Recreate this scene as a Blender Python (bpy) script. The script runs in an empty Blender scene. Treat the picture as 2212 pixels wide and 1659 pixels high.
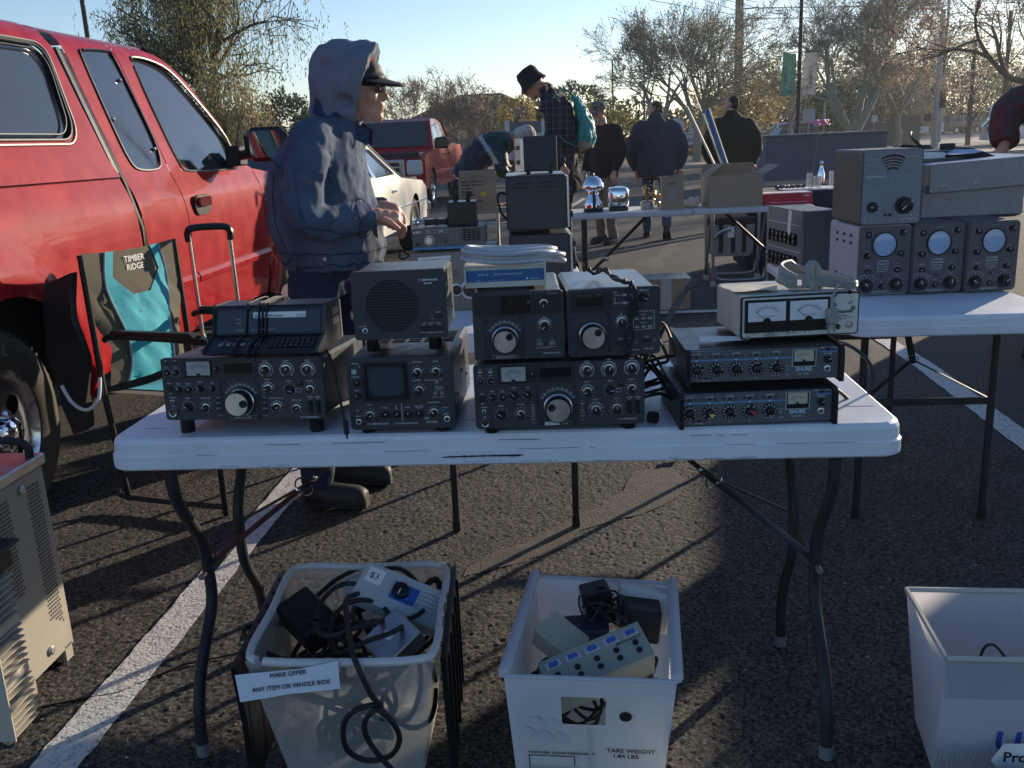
import bpy, bmesh, math, random
import numpy as np
from mathutils import Vector, Matrix, Euler, Quaternion, noise
from mathutils.geometry import delaunay_2d_cdt
rnd = random.Random(7)
S = bpy.context.scene
R = math.radians
PI = math.pi
sin, cos = math.sin, math.cos

# ---------------------------------------------------------------- camera
PITCH, ROLL, CAMZ = .257, .045, 1.32
camd = bpy.data.cameras.new('camera')
cam = bpy.data.objects.new('camera', camd)
S.collection.objects.link(cam)
camd.sensor_width = 36
camd.lens = 2000 / 2212 * 36
camd.clip_start = .05
camd.clip_end = 2000
F_ = Vector((0, cos(PITCH), -sin(PITCH)))
U0 = Vector((0, sin(PITCH), cos(PITCH)))
R0 = Vector((1, 0, 0))
RR = R0 * cos(ROLL) - U0 * sin(ROLL)
UU = U0 * cos(ROLL) + R0 * sin(ROLL)
m = Matrix((RR, UU, -F_)).transposed().to_4x4()
m.translation = Vector((0, 0, CAMZ))
cam.matrix_world = m
S.camera = cam

# ---------------------------------------------------------------- sky, sun, exposure
SUN_AZ, SUN_EL = R(44), R(12)          # azimuth from +Y towards +X
W = bpy.data.worlds.new('World')
S.world = W
W.use_nodes = True
wn = W.node_tree
bg = wn.nodes['Background']
sky = wn.nodes.new('ShaderNodeTexSky')
sky.sky_type = 'NISHITA'
sky.sun_disc = False
sky.sun_elevation = SUN_EL
sky.sun_rotation = SUN_AZ
sky.altitude = 400
sky.air_density = 1.0
sky.dust_density = .15
sky.ozone_density = 2.0
hs = wn.nodes.new('ShaderNodeHueSaturation')
hs.inputs['Saturation'].default_value = 1.08
wn.links.new(sky.outputs[0], hs.inputs['Color'])
tn = wn.nodes.new('ShaderNodeVectorMath')
tn.operation = 'MULTIPLY'
tn.inputs[1].default_value = (.97, .96, 1.07)
wn.links.new(hs.outputs[0], tn.inputs[0])
wn.links.new(tn.outputs[0], bg.inputs[0])
bg.inputs[1].default_value = .116
sd = bpy.data.lights.new('sun', 'SUN')
sd.energy = 5.0
sd.angle = R(.55)
sd.color = (1, .84, .64)
sun = bpy.data.objects.new('sun', sd)
S.collection.objects.link(sun)
sdir = Vector((sin(SUN_AZ) * cos(SUN_EL), cos(SUN_AZ) * cos(SUN_EL), sin(SUN_EL)))
sun.rotation_euler = sdir.to_track_quat('Z', 'Y').to_euler()
sun.location = sdir * 60
S.view_settings.view_transform = 'Standard'
S.view_settings.look = 'None'
S.view_settings.exposure = 0.62
S.view_settings.gamma = 1

# ---------------------------------------------------------------- materials
_M = {}


def mat(key, col, rough=.5, metal=0., var=0., vs=8., bump=0., bs=60., coat=0., col2=None, ps=None, trans=0., ior=1.45,
        alpha=1., sss=0., spec=.5, det=4, dist='noise', bd=.002, translucent=0., clear=0., em=None, lo=.4, hi=.65):
    """procedural principled material; var = brightness mottling, col2 = second colour in patches of scale ps"""
    if key in _M: return _M[key]
    mt = bpy.data.materials.new(key)
    mt.use_nodes = True
    nt = mt.node_tree
    N, L = nt.nodes, nt.links
    b = N['Principled BSDF']
    b.inputs['Base Color'].default_value = (*col, 1)
    b.inputs['Roughness'].default_value = rough
    b.inputs['Metallic'].default_value = metal
    b.inputs['IOR'].default_value = ior
    b.inputs['Coat Weight'].default_value = coat
    b.inputs['Coat Roughness'].default_value = .05
    b.inputs['Transmission Weight'].default_value = trans
    b.inputs['Alpha'].default_value = alpha
    b.inputs['Specular IOR Level'].default_value = spec
    if sss:
        b.inputs['Subsurface Weight'].default_value = sss
        b.inputs['Subsurface Radius'].default_value = (.02, .01, .006)
    if em:
        b.inputs['Emission Color'].default_value = (*em[:3], 1)
        b.inputs['Emission Strength'].default_value = em[3]
    tc = N.new('ShaderNodeTexCoord')

    def noi(s, d=det):
        n = N.new('ShaderNodeTexNoise')
        n.inputs['Scale'].default_value = s
        n.inputs['Detail'].default_value = d
        n.inputs['Roughness'].default_value = .6
        L.new(tc.outputs['Object'], n.inputs['Vector'])
        return n
    src = None
    if col2 is not None:
        n = noi(ps or vs, 5)
        r = N.new('ShaderNodeValToRGB')
        r.color_ramp.elements[0].position = lo
        r.color_ramp.elements[1].position = hi
        r.color_ramp.elements[0].color = (*col, 1)
        r.color_ramp.elements[1].color = (*col2, 1)
        L.new(n.outputs['Fac'], r.inputs[0])
        src = r.outputs[0]
    if var:
        n = noi(vs)
        mr = N.new('ShaderNodeMapRange')
        mr.inputs['From Min'].default_value = .25
        mr.inputs['From Max'].default_value = .75
        mr.inputs['To Min'].default_value = 1 - var
        mr.inputs['To Max'].default_value = 1 + var
        L.new(n.outputs['Fac'], mr.inputs['Value'])
        mx = N.new('ShaderNodeVectorMath')
        mx.operation = 'SCALE'
        if src: L.new(src, mx.inputs[0])
        else: mx.inputs[0].default_value = col
        L.new(mr.outputs[0], mx.inputs['Scale'])
        src = mx.outputs[0]
        m2 = N.new('ShaderNodeMapRange')
        m2.inputs['From Min'].default_value = .3
        m2.inputs['From Max'].default_value = .7
        m2.inputs['To Min'].default_value = max(0, rough - var * .3)
        m2.inputs['To Max'].default_value = min(1, rough + var * .3)
        L.new(n.outputs['Fac'], m2.inputs['Value'])
        L.new(m2.outputs[0], b.inputs['Roughness'])
    if src: L.new(src, b.inputs['Base Color'])
    if bump:
        n = noi(bs, 3)
        bp = N.new('ShaderNodeBump')
        bp.inputs['Strength'].default_value = bump
        bp.inputs['Distance'].default_value = bd
        L.new(n.outputs['Fac'], bp.inputs['Height'])
        L.new(bp.outputs[0], b.inputs['Normal'])
    if translucent:
        tl = N.new('ShaderNodeBsdfTranslucent')
        tl.inputs[0].default_value = (*[min(1, c * 1.2) for c in col], 1)
        ms = N.new('ShaderNodeMixShader')
        ms.inputs[0].default_value = translucent
        L.new(b.outputs[0], ms.inputs[1])
        L.new(tl.outputs[0], ms.inputs[2])
        L.new(ms.outputs[0], N['Material Output'].inputs[0])
    if clear:
        tr = N.new('ShaderNodeBsdfTransparent')
        mc = N.new('ShaderNodeMixShader')
        mc.inputs[0].default_value = clear
        L.new(N['Material Output'].inputs[0].links[0].from_socket, mc.inputs[1])
        L.new(tr.outputs[0], mc.inputs[2])
        L.new(mc.outputs[0], N['Material Output'].inputs[0])
    _M[key] = mt
    return mt


# ---------------------------------------------------------------- mesh builder
class MB:
    def __init__(s):
        s.v = []; s.f = []; s.mi = []; s.sm = []

    def add(s, vs, fs, mi=0, sm=False, M=None):
        o = len(s.v)
        if M is not None: vs = [M @ Vector(v) for v in vs]
        s.v.extend([tuple(v) for v in vs])
        for f in fs:
            s.f.append(tuple(i + o for i in f)); s.mi.append(mi); s.sm.append(sm)
        return s

    def box(s, x0, x1, y0, y1, z0, z1, b=0., mi=0, M=None):
        if b <= 0:
            vs = [(x, y, z) for z in (z0, z1) for y in (y0, y1) for x in (x0, x1)]
            fs = [(0, 2, 3, 1), (4, 5, 7, 6), (0, 1, 5, 4), (2, 6, 7, 3), (0, 4, 6, 2), (1, 3, 7, 5)]
            return s.add(vs, fs, mi, False, M)
        b = min(b, (x1 - x0) * .49, (y1 - y0) * .49, (z1 - z0) * .49)
        vs = []; ix = {}
        for k, (X, sx) in enumerate(((x0, 1), (x1, -1))):
            for j, (Y, sy) in enumerate(((y0, 1), (y1, -1))):
                for i, (Z, sz) in enumerate(((z0, 1), (z1, -1))):
                    for a in range(3):
                        p = [X + sx * b, Y + sy * b, Z + sz * b]
                        p[a] = (X, Y, Z)[a]
                        ix[(k, j, i, a)] = len(vs); vs.append(p)
        fs = []
        g = lambda k, j, i, a: ix[(k, j, i, a)]
        for k in (0, 1): fs.append([g(k, 0, 0, 0), g(k, 1, 0, 0), g(k, 1, 1, 0), g(k, 0, 1, 0)][::1 if k else -1])
        for j in (0, 1): fs.append([g(0, j, 0, 1), g(1, j, 0, 1), g(1, j, 1, 1), g(0, j, 1, 1)][::-1 if j else 1])
        for i in (0, 1): fs.append([g(0, 0, i, 2), g(1, 0, i, 2), g(1, 1, i, 2), g(0, 1, i, 2)][::1 if i else -1])
        for p in (0, 1):
            for q in (0, 1):
                t = 1 if p == q else -1
                fs.append([g(p, q, 0, 0), g(p, q, 1, 0), g(p, q, 1, 1), g(p, q, 0, 1)][::-t])
                fs.append([g(p, 0, q, 0), g(p, 1, q, 0), g(p, 1, q, 2), g(p, 0, q, 2)][::t])
                fs.append([g(0, p, q, 1), g(1, p, q, 1), g(1, p, q, 2), g(0, p, q, 2)][::-t])
        for k in (0, 1):
            for j in (0, 1):
                for i in (0, 1):
                    fs.append([g(k, j, i, 0), g(k, j, i, 1), g(k, j, i, 2)][::1 if (k + j + i) % 2 else -1])
        return s.add(vs, fs, mi, False, M)

    def lathe(s, prof, n=24, M=None, mi=0, sm=True, cap0=True, cap1=True, a0=0, a1=2 * PI):
        """profile [(r,z)...] round z"""
        full = abs(a1 - a0 - 2 * PI) < 1e-6
        vs = []; fs = []
        m_ = n if full else n + 1
        for r, z in prof:
            for k in range(m_):
                a = a0 + (a1 - a0) * k / n
                vs.append((r * cos(a), r * sin(a), z))
        for i in range(len(prof) - 1):
            for k in range(n):
                k2 = (k + 1) % m_ if full else k + 1
                fs.append((i * m_ + k, i * m_ + k2, (i + 1) * m_ + k2, (i + 1) * m_ + k))
        if cap0: fs.append(tuple(range(m_))[::-1])
        if cap1: fs.append(tuple(range((len(prof) - 1) * m_, len(prof) * m_)))
        return s.add(vs, fs, mi, sm, M)

    def cyl(s, p0, p1, r0, r1=None, n=12, mi=0, sm=True, caps=True):
        r1 = r0 if r1 is None else r1
        p0 = Vector(p0); p1 = Vector(p1)
        d = p1 - p0
        M = Matrix.Translation(p0) @ d.to_track_quat('Z', 'Y').to_matrix().to_4x4()
        return s.lathe([(r0, 0), (r1, d.length)], n, M, mi, sm, caps, caps)

    def tube(s, pts, r, n=8, mi=0, caps=True, sm=True, flat=1.):
        pts = [Vector(p) for p in pts]
        rs = r if isinstance(r, (list, tuple)) else [r] * len(pts)
        k = len(pts)
        T = []
        for i in range(k):
            t = (pts[min(i + 1, k - 1)] - pts[max(i - 1, 0)])
            T.append(t.normalized() if t.length > 1e-9 else Vector((0, 0, 1)))
        up = Vector((0, 0, 1)) if abs(T[0].z) < .9 else Vector((1, 0, 0))
        X = T[0].cross(up).normalized()
        vs = []; fs = []
        for i in range(k):
            if i:
                q = T[i - 1].rotation_difference(T[i]); X = (q @ X).normalized()
            Y = T[i].cross(X)
            for j in range(n):
                a = 2 * PI * j / n
                vs.append(pts[i] + (X * cos(a) + Y * sin(a) * flat) * rs[i])
        for i in range(k - 1):
            for j in range(n):
                j2 = (j + 1) % n
                fs.append((i * n + j, i * n + j2, (i + 1) * n + j2, (i + 1) * n + j))
        if caps:
            fs.append(tuple(range(n))[::-1]); fs.append(tuple(range((k - 1) * n, k * n)))
        return s.add(vs, fs, mi, sm)

    def prism(s, poly, a0, a1, axis='z', mi=0, M=None, sm=False):
        """extrude 2D polygon; axis z: (x,y); axis y: (x,z); axis x: (y,z)"""
        n = len(poly)
        f = {'z': lambda p, a: (p[0], p[1], a), 'y': lambda p, a: (p[0], a, p[1]), 'x': lambda p, a: (a, p[0], p[1])}[axis]
        vs = [f(p, a0) for p in poly] + [f(p, a1) for p in poly]
        fs = [(i, (i + 1) % n, n + (i + 1) % n, n + i) for i in range(n)]
        area = sum(poly[i][0] * poly[(i + 1) % n][1] - poly[(i + 1) % n][0] * poly[i][1] for i in range(n))
        c = (area > 0) == (axis != 'y')
        if (a1 > a0) != c: fs = [q[::-1] for q in fs]
        if c == (a1 > a0): fs += [tuple(range(n))[::-1], tuple(range(n, 2 * n))]
        else: fs += [tuple(range(n)), tuple(range(n, 2 * n))[::-1]]
        return s.add(vs, fs, mi, sm, M)

    def ball(s, c, r, n=14, mi=0, sz=1., sy=1., sx=1., M=None):
        k = max(4, n // 2)
        pr = [(max(1e-5, sin(PI * i / k)), -cos(PI * i / k)) for i in range(k + 1)]
        T = Matrix.Translation(Vector(c)) @ Matrix.Diagonal((r * sx, r * sy, r * sz, 1))
        if M is not None: T = M @ T
        return s.lathe(pr, n, T, mi, True, False, False)

    def sheet(s, outline, holes=(), fn=None, step=.08, mi=0, sm=True, thick=0., flip=False):
        """flat outline (a,b) with holes, triangulated and mapped by fn(a,b)->xyz; thick duplicates it along thickness via fn(a,b,t)"""
        pts = []; ed = []
        def loop(P, close=True):
            o = len(pts); Q = []
            n = len(P)
            for i in range(n):
                a = P[i]; b = P[(i + 1) % n]
                L = math.hypot(b[0] - a[0], b[1] - a[1]); k = max(1, int(L / step))
                for j in range(k): Q.append((a[0] + (b[0] - a[0]) * j / k, a[1] + (b[1] - a[1]) * j / k))
            pts.extend(Q)
            for i in range(len(Q)): ed.append((o + i, o + (i + 1) % len(Q)))
            return Q
        O = loop(outline); H = [loop(h) for h in holes]
        def inside(p, P):
            c = False; n = len(P); x, y = p
            for i in range(n):
                x1, y1 = P[i]; x2, y2 = P[i - 1]
                if (y1 > y) != (y2 > y) and x < (x2 - x1) * (y - y1) / (y2 - y1) + x1: c = not c
            return c
        xs = [p[0] for p in O]; ys = [p[1] for p in O]
        bd = [np.array(O)] + [np.array(h) for h in H]
        allb = np.concatenate(bd)
        x = min(xs) + step * .5
        while x < max(xs):
            y = min(ys) + step * .5
            while y < max(ys):
                if inside((x, y), O) and not any(inside((x, y), h) for h in H):
                    if np.min((allb[:, 0] - x) ** 2 + (allb[:, 1] - y) ** 2) > (step * .45) ** 2: pts.append((x, y))
                y += step
            x += step
        vo, eo, fo, *_ = delaunay_2d_cdt([Vector(p) for p in pts], ed, [], 0, 1e-6)
        fs = []
        for f in fo:
            c = (sum(vo[i][0] for i in f) / len(f), sum(vo[i][1] for i in f) / len(f))
            if inside(c, O) and not any(inside(c, h) for h in H): fs.append(tuple(f))
        if flip: fs = [f[::-1] for f in fs]
        if thick:
            n = len(vo)
            vs = [fn(v[0], v[1], 0) for v in vo] + [fn(v[0], v[1], thick) for v in vo]
            allf = fs + [tuple(i + n for i in f[::-1]) for f in fs]
            cnt = {}
            for f in fs:
                for i in range(len(f)):
                    e = (f[i], f[(i + 1) % len(f)])
                    if (e[1], e[0]) in cnt: del cnt[(e[1], e[0])]
                    else: cnt[e] = 1
            for a, b in cnt: allf.append((b, a, a + n, b + n))
            return s.add(vs, allf, mi, sm)
        return s.add([fn(v[0], v[1]) for v in vo], fs, mi, sm)

    def mesh(s, name='mesh'):
        me = bpy.data.meshes.new(name)
        me.from_pydata(s.v, [], s.f)
        return me

    def build(s, name, mats, parent=None, loc=None, rot=None, kind=None):
        if not isinstance(mats, (list, tuple)): mats = [mats]
        me = s.mesh(name)
        for q in mats: me.materials.append(q)
        me.polygons.foreach_set('material_index', s.mi)
        me.polygons.foreach_set('use_smooth', s.sm)
        if any(s.sm):
            me.update()
            try: me.set_sharp_from_angle(angle=R(38))
            except Exception: pass
        me.update()
        o = bpy.data.objects.new(name, me)
        S.collection.objects.link(o)
        if parent: o.parent = parent
        if loc is not None: o.location = loc
        if rot is not None: o.rotation_euler = rot
        if kind: o['kind'] = kind
        return o


def tag(o, label=None, cat=None, group=None, kind=None):
    if label: o['label'] = label
    if cat: o['category'] = cat
    if group: o['group'] = group
    if kind: o['kind'] = kind
    return o


def thing(name, label, cat, loc=(0, 0, 0), rz=0., group=None, rx=0., ry=0.):
    o = bpy.data.objects.new(name, None)
    o.empty_display_size = .05
    S.collection.objects.link(o)
    o.location = loc
    o.rotation_euler = (rx, ry, rz)
    return tag(o, label, cat, group)


def kids(o): return [c for c in bpy.data.objects if c.parent == o]


def dup(root, loc, rz=None, label=None, group=None, rx=None, ry=None):
    def cp(o, par):
        c = o.copy(); S.collection.objects.link(c); c.parent = par
        for k in kids(o): cp(k, c)
        return c
    r = cp(root, None)
    r.location = loc
    if rz is not None: r.rotation_euler.z = rz
    if rx is not None: r.rotation_euler.x = rx
    if ry is not None: r.rotation_euler.y = ry
    if label: r['label'] = label
    if group: r['group'] = group
    return r


def frame(o, x, y=None, z=None):
    """matrix with origin o, x axis, z axis"""
    x = Vector(x).normalized(); z = Vector(z).normalized(); y = z.cross(x).normalized(); z = x.cross(y)
    M = Matrix((x, y, z)).transposed().to_4x4(); M.translation = Vector(o)
    return M


def spl(P, k=8, closed=False):
    """catmull-rom through points"""
    P = [Vector(p) for p in P]; out = []
    n = len(P)
    rng = range(n if closed else n - 1)
    for i in rng:
        if closed: a, b, c, d = P[i - 1], P[i], P[(i + 1) % n], P[(i + 2) % n]
        else: a, b, c, d = P[max(i - 1, 0)], P[i], P[i + 1], P[min(i + 2, n - 1)]
        for j in range(k):
            t = j / k
            out.append(.5 * ((2 * b) + (c - a) * t + (2 * a - 5 * b + 4 * c - d) * t * t + (3 * b - a - 3 * c + d) * t ** 3))
    if not closed: out.append(P[-1])
    return out


def superball(s, c, sx, sy, sz, e=.45, n=28, mi=0):
    vs = []; fs = []; k = n // 2
    p = lambda v: math.copysign(abs(v) ** e, v)
    for i in range(k + 1):
        for j in range(n):
            a = PI * i / k; b = 2 * PI * j / n
            vs.append((c[0] + sx * p(sin(a)) * p(cos(b)), c[1] + sy * p(sin(a)) * p(sin(b)), c[2] - sz * p(cos(a))))
    for i in range(k):
        for j in range(n): fs.append((i * n + j, i * n + (j + 1) % n, (i + 1) * n + (j + 1) % n, (i + 1) * n + j))
    s.add(vs, fs, mi, True)


def rrect(x0, x1, y0, y1, r, n=5):
    P = []
    for cx, cy, a in ((x1 - r, y1 - r, 0), (x0 + r, y1 - r, PI / 2), (x0 + r, y0 + r, PI), (x1 - r, y0 + r, 1.5 * PI)):
        for i in range(n + 1):
            t = a + PI / 2 * i / n
            P.append((cx + r * cos(t), cy + r * sin(t)))
    return P


def circ(cx, cy, r, n=24, a0=0, ry=None):
    return [(cx + r * cos(a0 + 2 * PI * i / n), cy + (ry or r) * sin(a0 + 2 * PI * i / n)) for i in range(n)]


_T = {}


def glyphs(s, size, al='LEFT', sx=1., sh=0.):
    key = (s, al)
    if key not in _T:
        c = bpy.data.curves.new('t', 'FONT')
        c.body = s; c.size = 1; c.resolution_u = 2; c.align_x = al
        o = bpy.data.objects.new('t', c)
        S.collection.objects.link(o)
        dg = bpy.context.evaluated_depsgraph_get()
        me = o.evaluated_get(dg).to_mesh()
        _T[key] = ([tuple(v.co) for v in me.vertices], [tuple(p.vertices) for p in me.polygons])
        o.evaluated_get(dg).to_mesh_clear()
        bpy.data.objects.remove(o); bpy.data.curves.remove(c)
    v, f = _T[key]
    return [(x * size * sx + y * sh * size, y * size) for x, y, z in v], f


def text(mb, s, size, M, al='LEFT', sx=1., mi=0, bold=0., sh=0.):
    """lettering in the local xy plane of M"""
    v, f = glyphs(s, size, al, sx, sh)
    for dx, dy in ([(0, 0), (bold, 0), (0, bold), (bold, bold)] if bold else [(0, 0)]):
        mb.add([(x + dx, y + dy, (dx + dy) * .01) for x, y in v], f, mi, False, M)


# ---------------------------------------------------------------- palette
m_case = mat('case_paint', (.030, .032, .036), .42, var=.18, vs=30, bump=.25, bs=900, bd=.0004)
m_panel = mat('panel_plastic', (.042, .046, .053), .5, var=.10, vs=18, bump=.15, bs=1200, bd=.0003)
m_panel2 = mat('panel_dark', (.022, .024, .028), .38, var=.12, vs=18)
m_blk = mat('black_plastic', (.012, .012, .014), .35, var=.15, vs=40)
m_blkm = mat('black_matte', (.02, .02, .022), .7, var=.2, vs=30)
m_rub = mat('black_rubber', (.015, .015, .016), .6, var=.25, vs=20, bump=.2, bs=200)
m_ink = mat('white_ink', (.85, .87, .90), .6)
m_inkd = mat('grey_ink', (.42, .44, .47), .6)
m_inkb = mat('black_ink', (.015, .015, .018), .6)
m_chrome = mat('chrome', (.82, .83, .85), .05, 1.)
m_alu = mat('brushed_aluminium', (.72, .72, .72), .28, 1., var=.06, vs=60)
m_steel = mat('worn_steel', (.45, .45, .46), .4, 1., var=.2, vs=20)
m_dkst = mat('grey_painted_tube', (.030, .031, .035), .45, 0., var=.25, vs=12, bump=.1, bs=60, spec=.25)
m_tbl = mat('table_plastic', (.70, .74, .80), .42, var=.10, vs=5, bump=.35, bs=260, bd=.0006, col2=(.58, .60, .64), ps=3, lo=.5, hi=.8)
m_beige = mat('beige_case', (.52, .50, .44), .45, var=.10, vs=15)
m_grayc = mat('grey_cable', (.42, .44, .48), .45, var=.08, vs=10)
m_glass = mat('dark_glass', (.02, .022, .025), .06, coat=.5)
m_paper = mat('paper', (.78, .78, .76), .8, var=.05, vs=20)
m_card = mat('cardboard', (.36, .26, .17), .85, var=.12, vs=14, bump=.2, bs=120, col2=(.30, .215, .14), ps=9)
m_skin = mat('skin', (.52, .27, .19), .5, var=.12, vs=25, sss=.15, bump=.2, bs=120, bd=.001)
m_white = mat('white_paint', (.75, .76, .77), .45, var=.06, vs=6)
# ================================================================ ground
rg = np.random.default_rng(3)
_lat = rg.random((256, 256))


def vnoise(x, y, cell):
    u = x / cell + 57.3; v = y / cell + 91.7
    i = np.floor(u).astype(int); j = np.floor(v).astype(int)
    a = u - i; b = v - j
    a = a * a * (3 - 2 * a); b = b * b * (3 - 2 * b)
    g = lambda p, q: _lat[p % 256, q % 256]
    return (g(i, j) * (1 - a) + g(i + 1, j) * a) * (1 - b) + (g(i, j + 1) * (1 - a) + g(i + 1, j + 1) * a) * b


GX0, GX1, GY0, GY1 = -2.3, 2.2, 1.25, 5.6


def gh(x, y):
    x = np.asarray(x, float); y = np.asarray(y, float)
    n1 = vnoise(x, y, .0075); n2 = vnoise(x + 5 + y * .3, y - x * .3, .0125); n3 = vnoise(x, y + 9, .035); n4 = vnoise(x, y, .31); n5 = vnoise(x + 3, y, .10)
    h = .0036 * (n1 - .5) + .0024 * (n2 - .5) + .0008 * (n3 - .5) + .0012 * (n5 - .5) + .003 * (n4 - .5) - .0035
    # tan crack-seal band is smoother
    e = np.minimum.reduce([x - GX0, GX1 - x, y - GY0, GY1 - y])
    return h * np.clip(e / .3, 0, 1)


def grid_mesh(xs, ys, zf):
    X, Y = np.meshgrid(xs, ys)
    Zv = zf(X, Y)
    nx, ny = len(xs), len(ys)
    v = np.stack([X.ravel(), Y.ravel(), Zv.ravel()], 1)
    i = (np.arange(ny - 1)[:, None] * nx + np.arange(nx - 1)[None, :]).ravel()
    f = np.stack([i, i + 1, i + nx + 1, i + nx], 1)
    return v, f


def np_mesh(name, v, f, mats, kind=None, smooth=True, parent=None, mi=None):
    me = bpy.data.meshes.new(name)
    k = f.shape[1]
    me.vertices.add(len(v)); me.vertices.foreach_set('co', np.asarray(v, np.float32).ravel())
    me.loops.add(f.size); me.loops.foreach_set('vertex_index', f.astype(np.int32).ravel())
    me.polygons.add(len(f)); me.polygons.foreach_set('loop_start', np.arange(0, f.size, k, dtype=np.int32))
    me.polygons.foreach_set('loop_total', np.full(len(f), k, np.int32))
    for q in (mats if isinstance(mats, (list, tuple)) else [mats]): me.materials.append(q)
    if mi is not None: me.polygons.foreach_set('material_index', mi.astype(np.int32))
    me.polygons.foreach_set('use_smooth', np.full(len(f), smooth))
    me.update(calc_edges=True)
    o = bpy.data.objects.new(name, me)
    S.collection.objects.link(o)
    if parent: o.parent = parent
    if kind: o['kind'] = kind
    return o


def asphalt_mat():
    mt = bpy.data.materials.new('asphalt'); mt.use_nodes = True
    N, L = mt.node_tree.nodes, mt.node_tree.links
    b = N['Principled BSDF']
    tc = N.new('ShaderNodeTexCoord')
    def noi(s, d=4, r=.6):
        n = N.new('ShaderNodeTexNoise'); n.inputs['Scale'].default_value = s; n.inputs['Detail'].default_value = d
        n.inputs['Roughness'].default_value = r; L.new(tc.outputs['Object'], n.inputs['Vector']); return n
    g = noi(105, 5, .75); big = noi(.55, 5); mid = noi(6, 4)
    r = N.new('ShaderNodeValToRGB')
    r.color_ramp.elements[0].position = .42; r.color_ramp.elements[0].color = (.007, .007, .0075, 1)
    r.color_ramp.elements[1].position = .74; r.color_ramp.elements[1].color = (.23, .205, .175, 1)
    L.new(g.outputs['Fac'], r.inputs[0])
    mr = N.new('ShaderNodeMapRange'); mr.inputs['From Min'].default_value = .3; mr.inputs['From Max'].default_value = .7
    mr.inputs['To Min'].default_value = .7; mr.inputs['To Max'].default_value = 1.5
    ad = N.new('ShaderNodeMath'); ad.operation = 'ADD'; L.new(big.outputs['Fac'], ad.inputs[0]); L.new(mid.outputs['Fac'], ad.inputs[1])
    hv = N.new('ShaderNodeMath'); hv.operation = 'MULTIPLY'; hv.inputs[1].default_value = .5; L.new(ad.outputs[0], hv.inputs[0])
    L.new(hv.outputs[0], mr.inputs['Value'])
    vm = N.new('ShaderNodeVectorMath'); vm.operation = 'SCALE'; L.new(r.outputs[0], vm.inputs[0]); L.new(mr.outputs[0], vm.inputs['Scale'])
    L.new(vm.outputs[0], b.inputs['Base Color'])
    b.inputs['Roughness'].default_value = .82
    b.inputs['Specular IOR Level'].default_value = .3
    n2 = noi(130, 4, .75)
    bp = N.new('ShaderNodeBump'); bp.inputs['Strength'].default_value = 1.; bp.inputs['Distance'].default_value = .009
    L.new(n2.outputs['Fac'], bp.inputs['Height']); L.new(bp.outputs[0], b.inputs['Normal'])
    return mt


def paint_mat():
    mt = bpy.data.materials.new('line_paint'); mt.use_nodes = True
    N, L = mt.node_tree.nodes, mt.node_tree.links
    b = N['Principled BSDF']
    tc = N.new('ShaderNodeTexCoord')
    n = N.new('ShaderNodeTexNoise'); n.inputs['Scale'].default_value = 55; n.inputs['Detail'].default_value = 6; n.inputs['Roughness'].default_value = .75
    L.new(tc.outputs['Object'], n.inputs['Vector'])
    r = N.new('ShaderNodeValToRGB'); r.color_ramp.elements[0].position = .36; r.color_ramp.elements[0].color = (.07, .065, .058, 1)
    r.color_ramp.elements[1].position = .47; r.color_ramp.elements[1].color = (.60, .585, .55, 1)
    L.new(n.outputs['Fac'], r.inputs[0]); L.new(r.outputs[0], b.inputs['Base Color'])
    b.inputs['Roughness'].default_value = .7
    bp = N.new('ShaderNodeBump'); bp.inputs['Strength'].default_value = .7; bp.inputs['Distance'].default_value = .004
    n2 = N.new('ShaderNodeTexNoise'); n2.inputs['Scale'].default_value = 110; L.new(tc.outputs['Object'], n2.inputs['Vector'])
    L.new(n2.outputs['Fac'], bp.inputs['Height']); L.new(bp.outputs[0], b.inputs['Normal'])
    return mt


m_asph = asphalt_mat(); m_line = paint_mat()
ys = [GY0]
while ys[-1] < GY1: ys.append(ys[-1] + .0036 * max(1, ys[-1] / 1.7))
ys[-1] = GY1
v1, f1 = grid_mesh(np.linspace(GX0, GX1, 880), np.array(ys), gh)
o_ = len(v1)
E = 900
v2 = np.array([(-E, -E, 0), (E, -E, 0), (E, GY0, 0), (GX1, GY0, 0), (GX0, GY0, 0), (-E, GY0, 0), (-E, GY1, 0), (GX0, GY1, 0),
               (GX1, GY1, 0), (E, GY1, 0), (E, 36, 0), (-E, 36, 0), (E, E, 0), (-E, E, 0)], float)
f2 = [(0, 1, 2, 5), (5, 4, 7, 6), (3, 2, 9, 8), (6, 9, 10, 11), (11, 10, 12, 13)]
vv = np.concatenate([v1, v2]); ff = np.concatenate([f1, np.array(f2) + o_])
np_mesh('ground', vv, ff, m_asph, 'structure')


def line(name, pts, w, z=.004, mt=None):
    """painted stripe following the asphalt"""
    (x0, y0), (x1, y1) = pts
    L = math.hypot(x1 - x0, y1 - y0)
    n = int(L / .012) if L < 8 else int(L / .05)
    k = max(2, int(w / .012)) if L < 8 else 8
    d = np.array((x1 - x0, y1 - y0)) / L; p = np.array((d[1], -d[0]))
    s = np.linspace(0, L, n); t = np.linspace(-w / 2, w / 2, k)
    Sg, T = np.meshgrid(s, t)
    wob = (vnoise(Sg, Sg * 0, .05) - .5) * .008
    T2 = T + wob * np.sign(T) * (np.abs(T) > w * .45)
    X = x0 + d[0] * Sg + p[0] * T2; Y = y0 + d[1] * Sg + p[1] * T2
    inn = (X > GX0) & (X < GX1) & (Y > GY0) & (Y < GY1)
    Zv = np.where(inn, gh(X, Y), 0) * .8 + z
    v = np.stack([X.ravel(), Y.ravel(), Zv.ravel()], 1)
    i = (np.arange(k - 1)[:, None] * n + np.arange(n - 1)[None, :]).ravel()
    f = np.stack([i, i + n, i + n + 1, i + 1], 1)
    return np_mesh(name, v, f, mt or m_line, 'structure')


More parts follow.
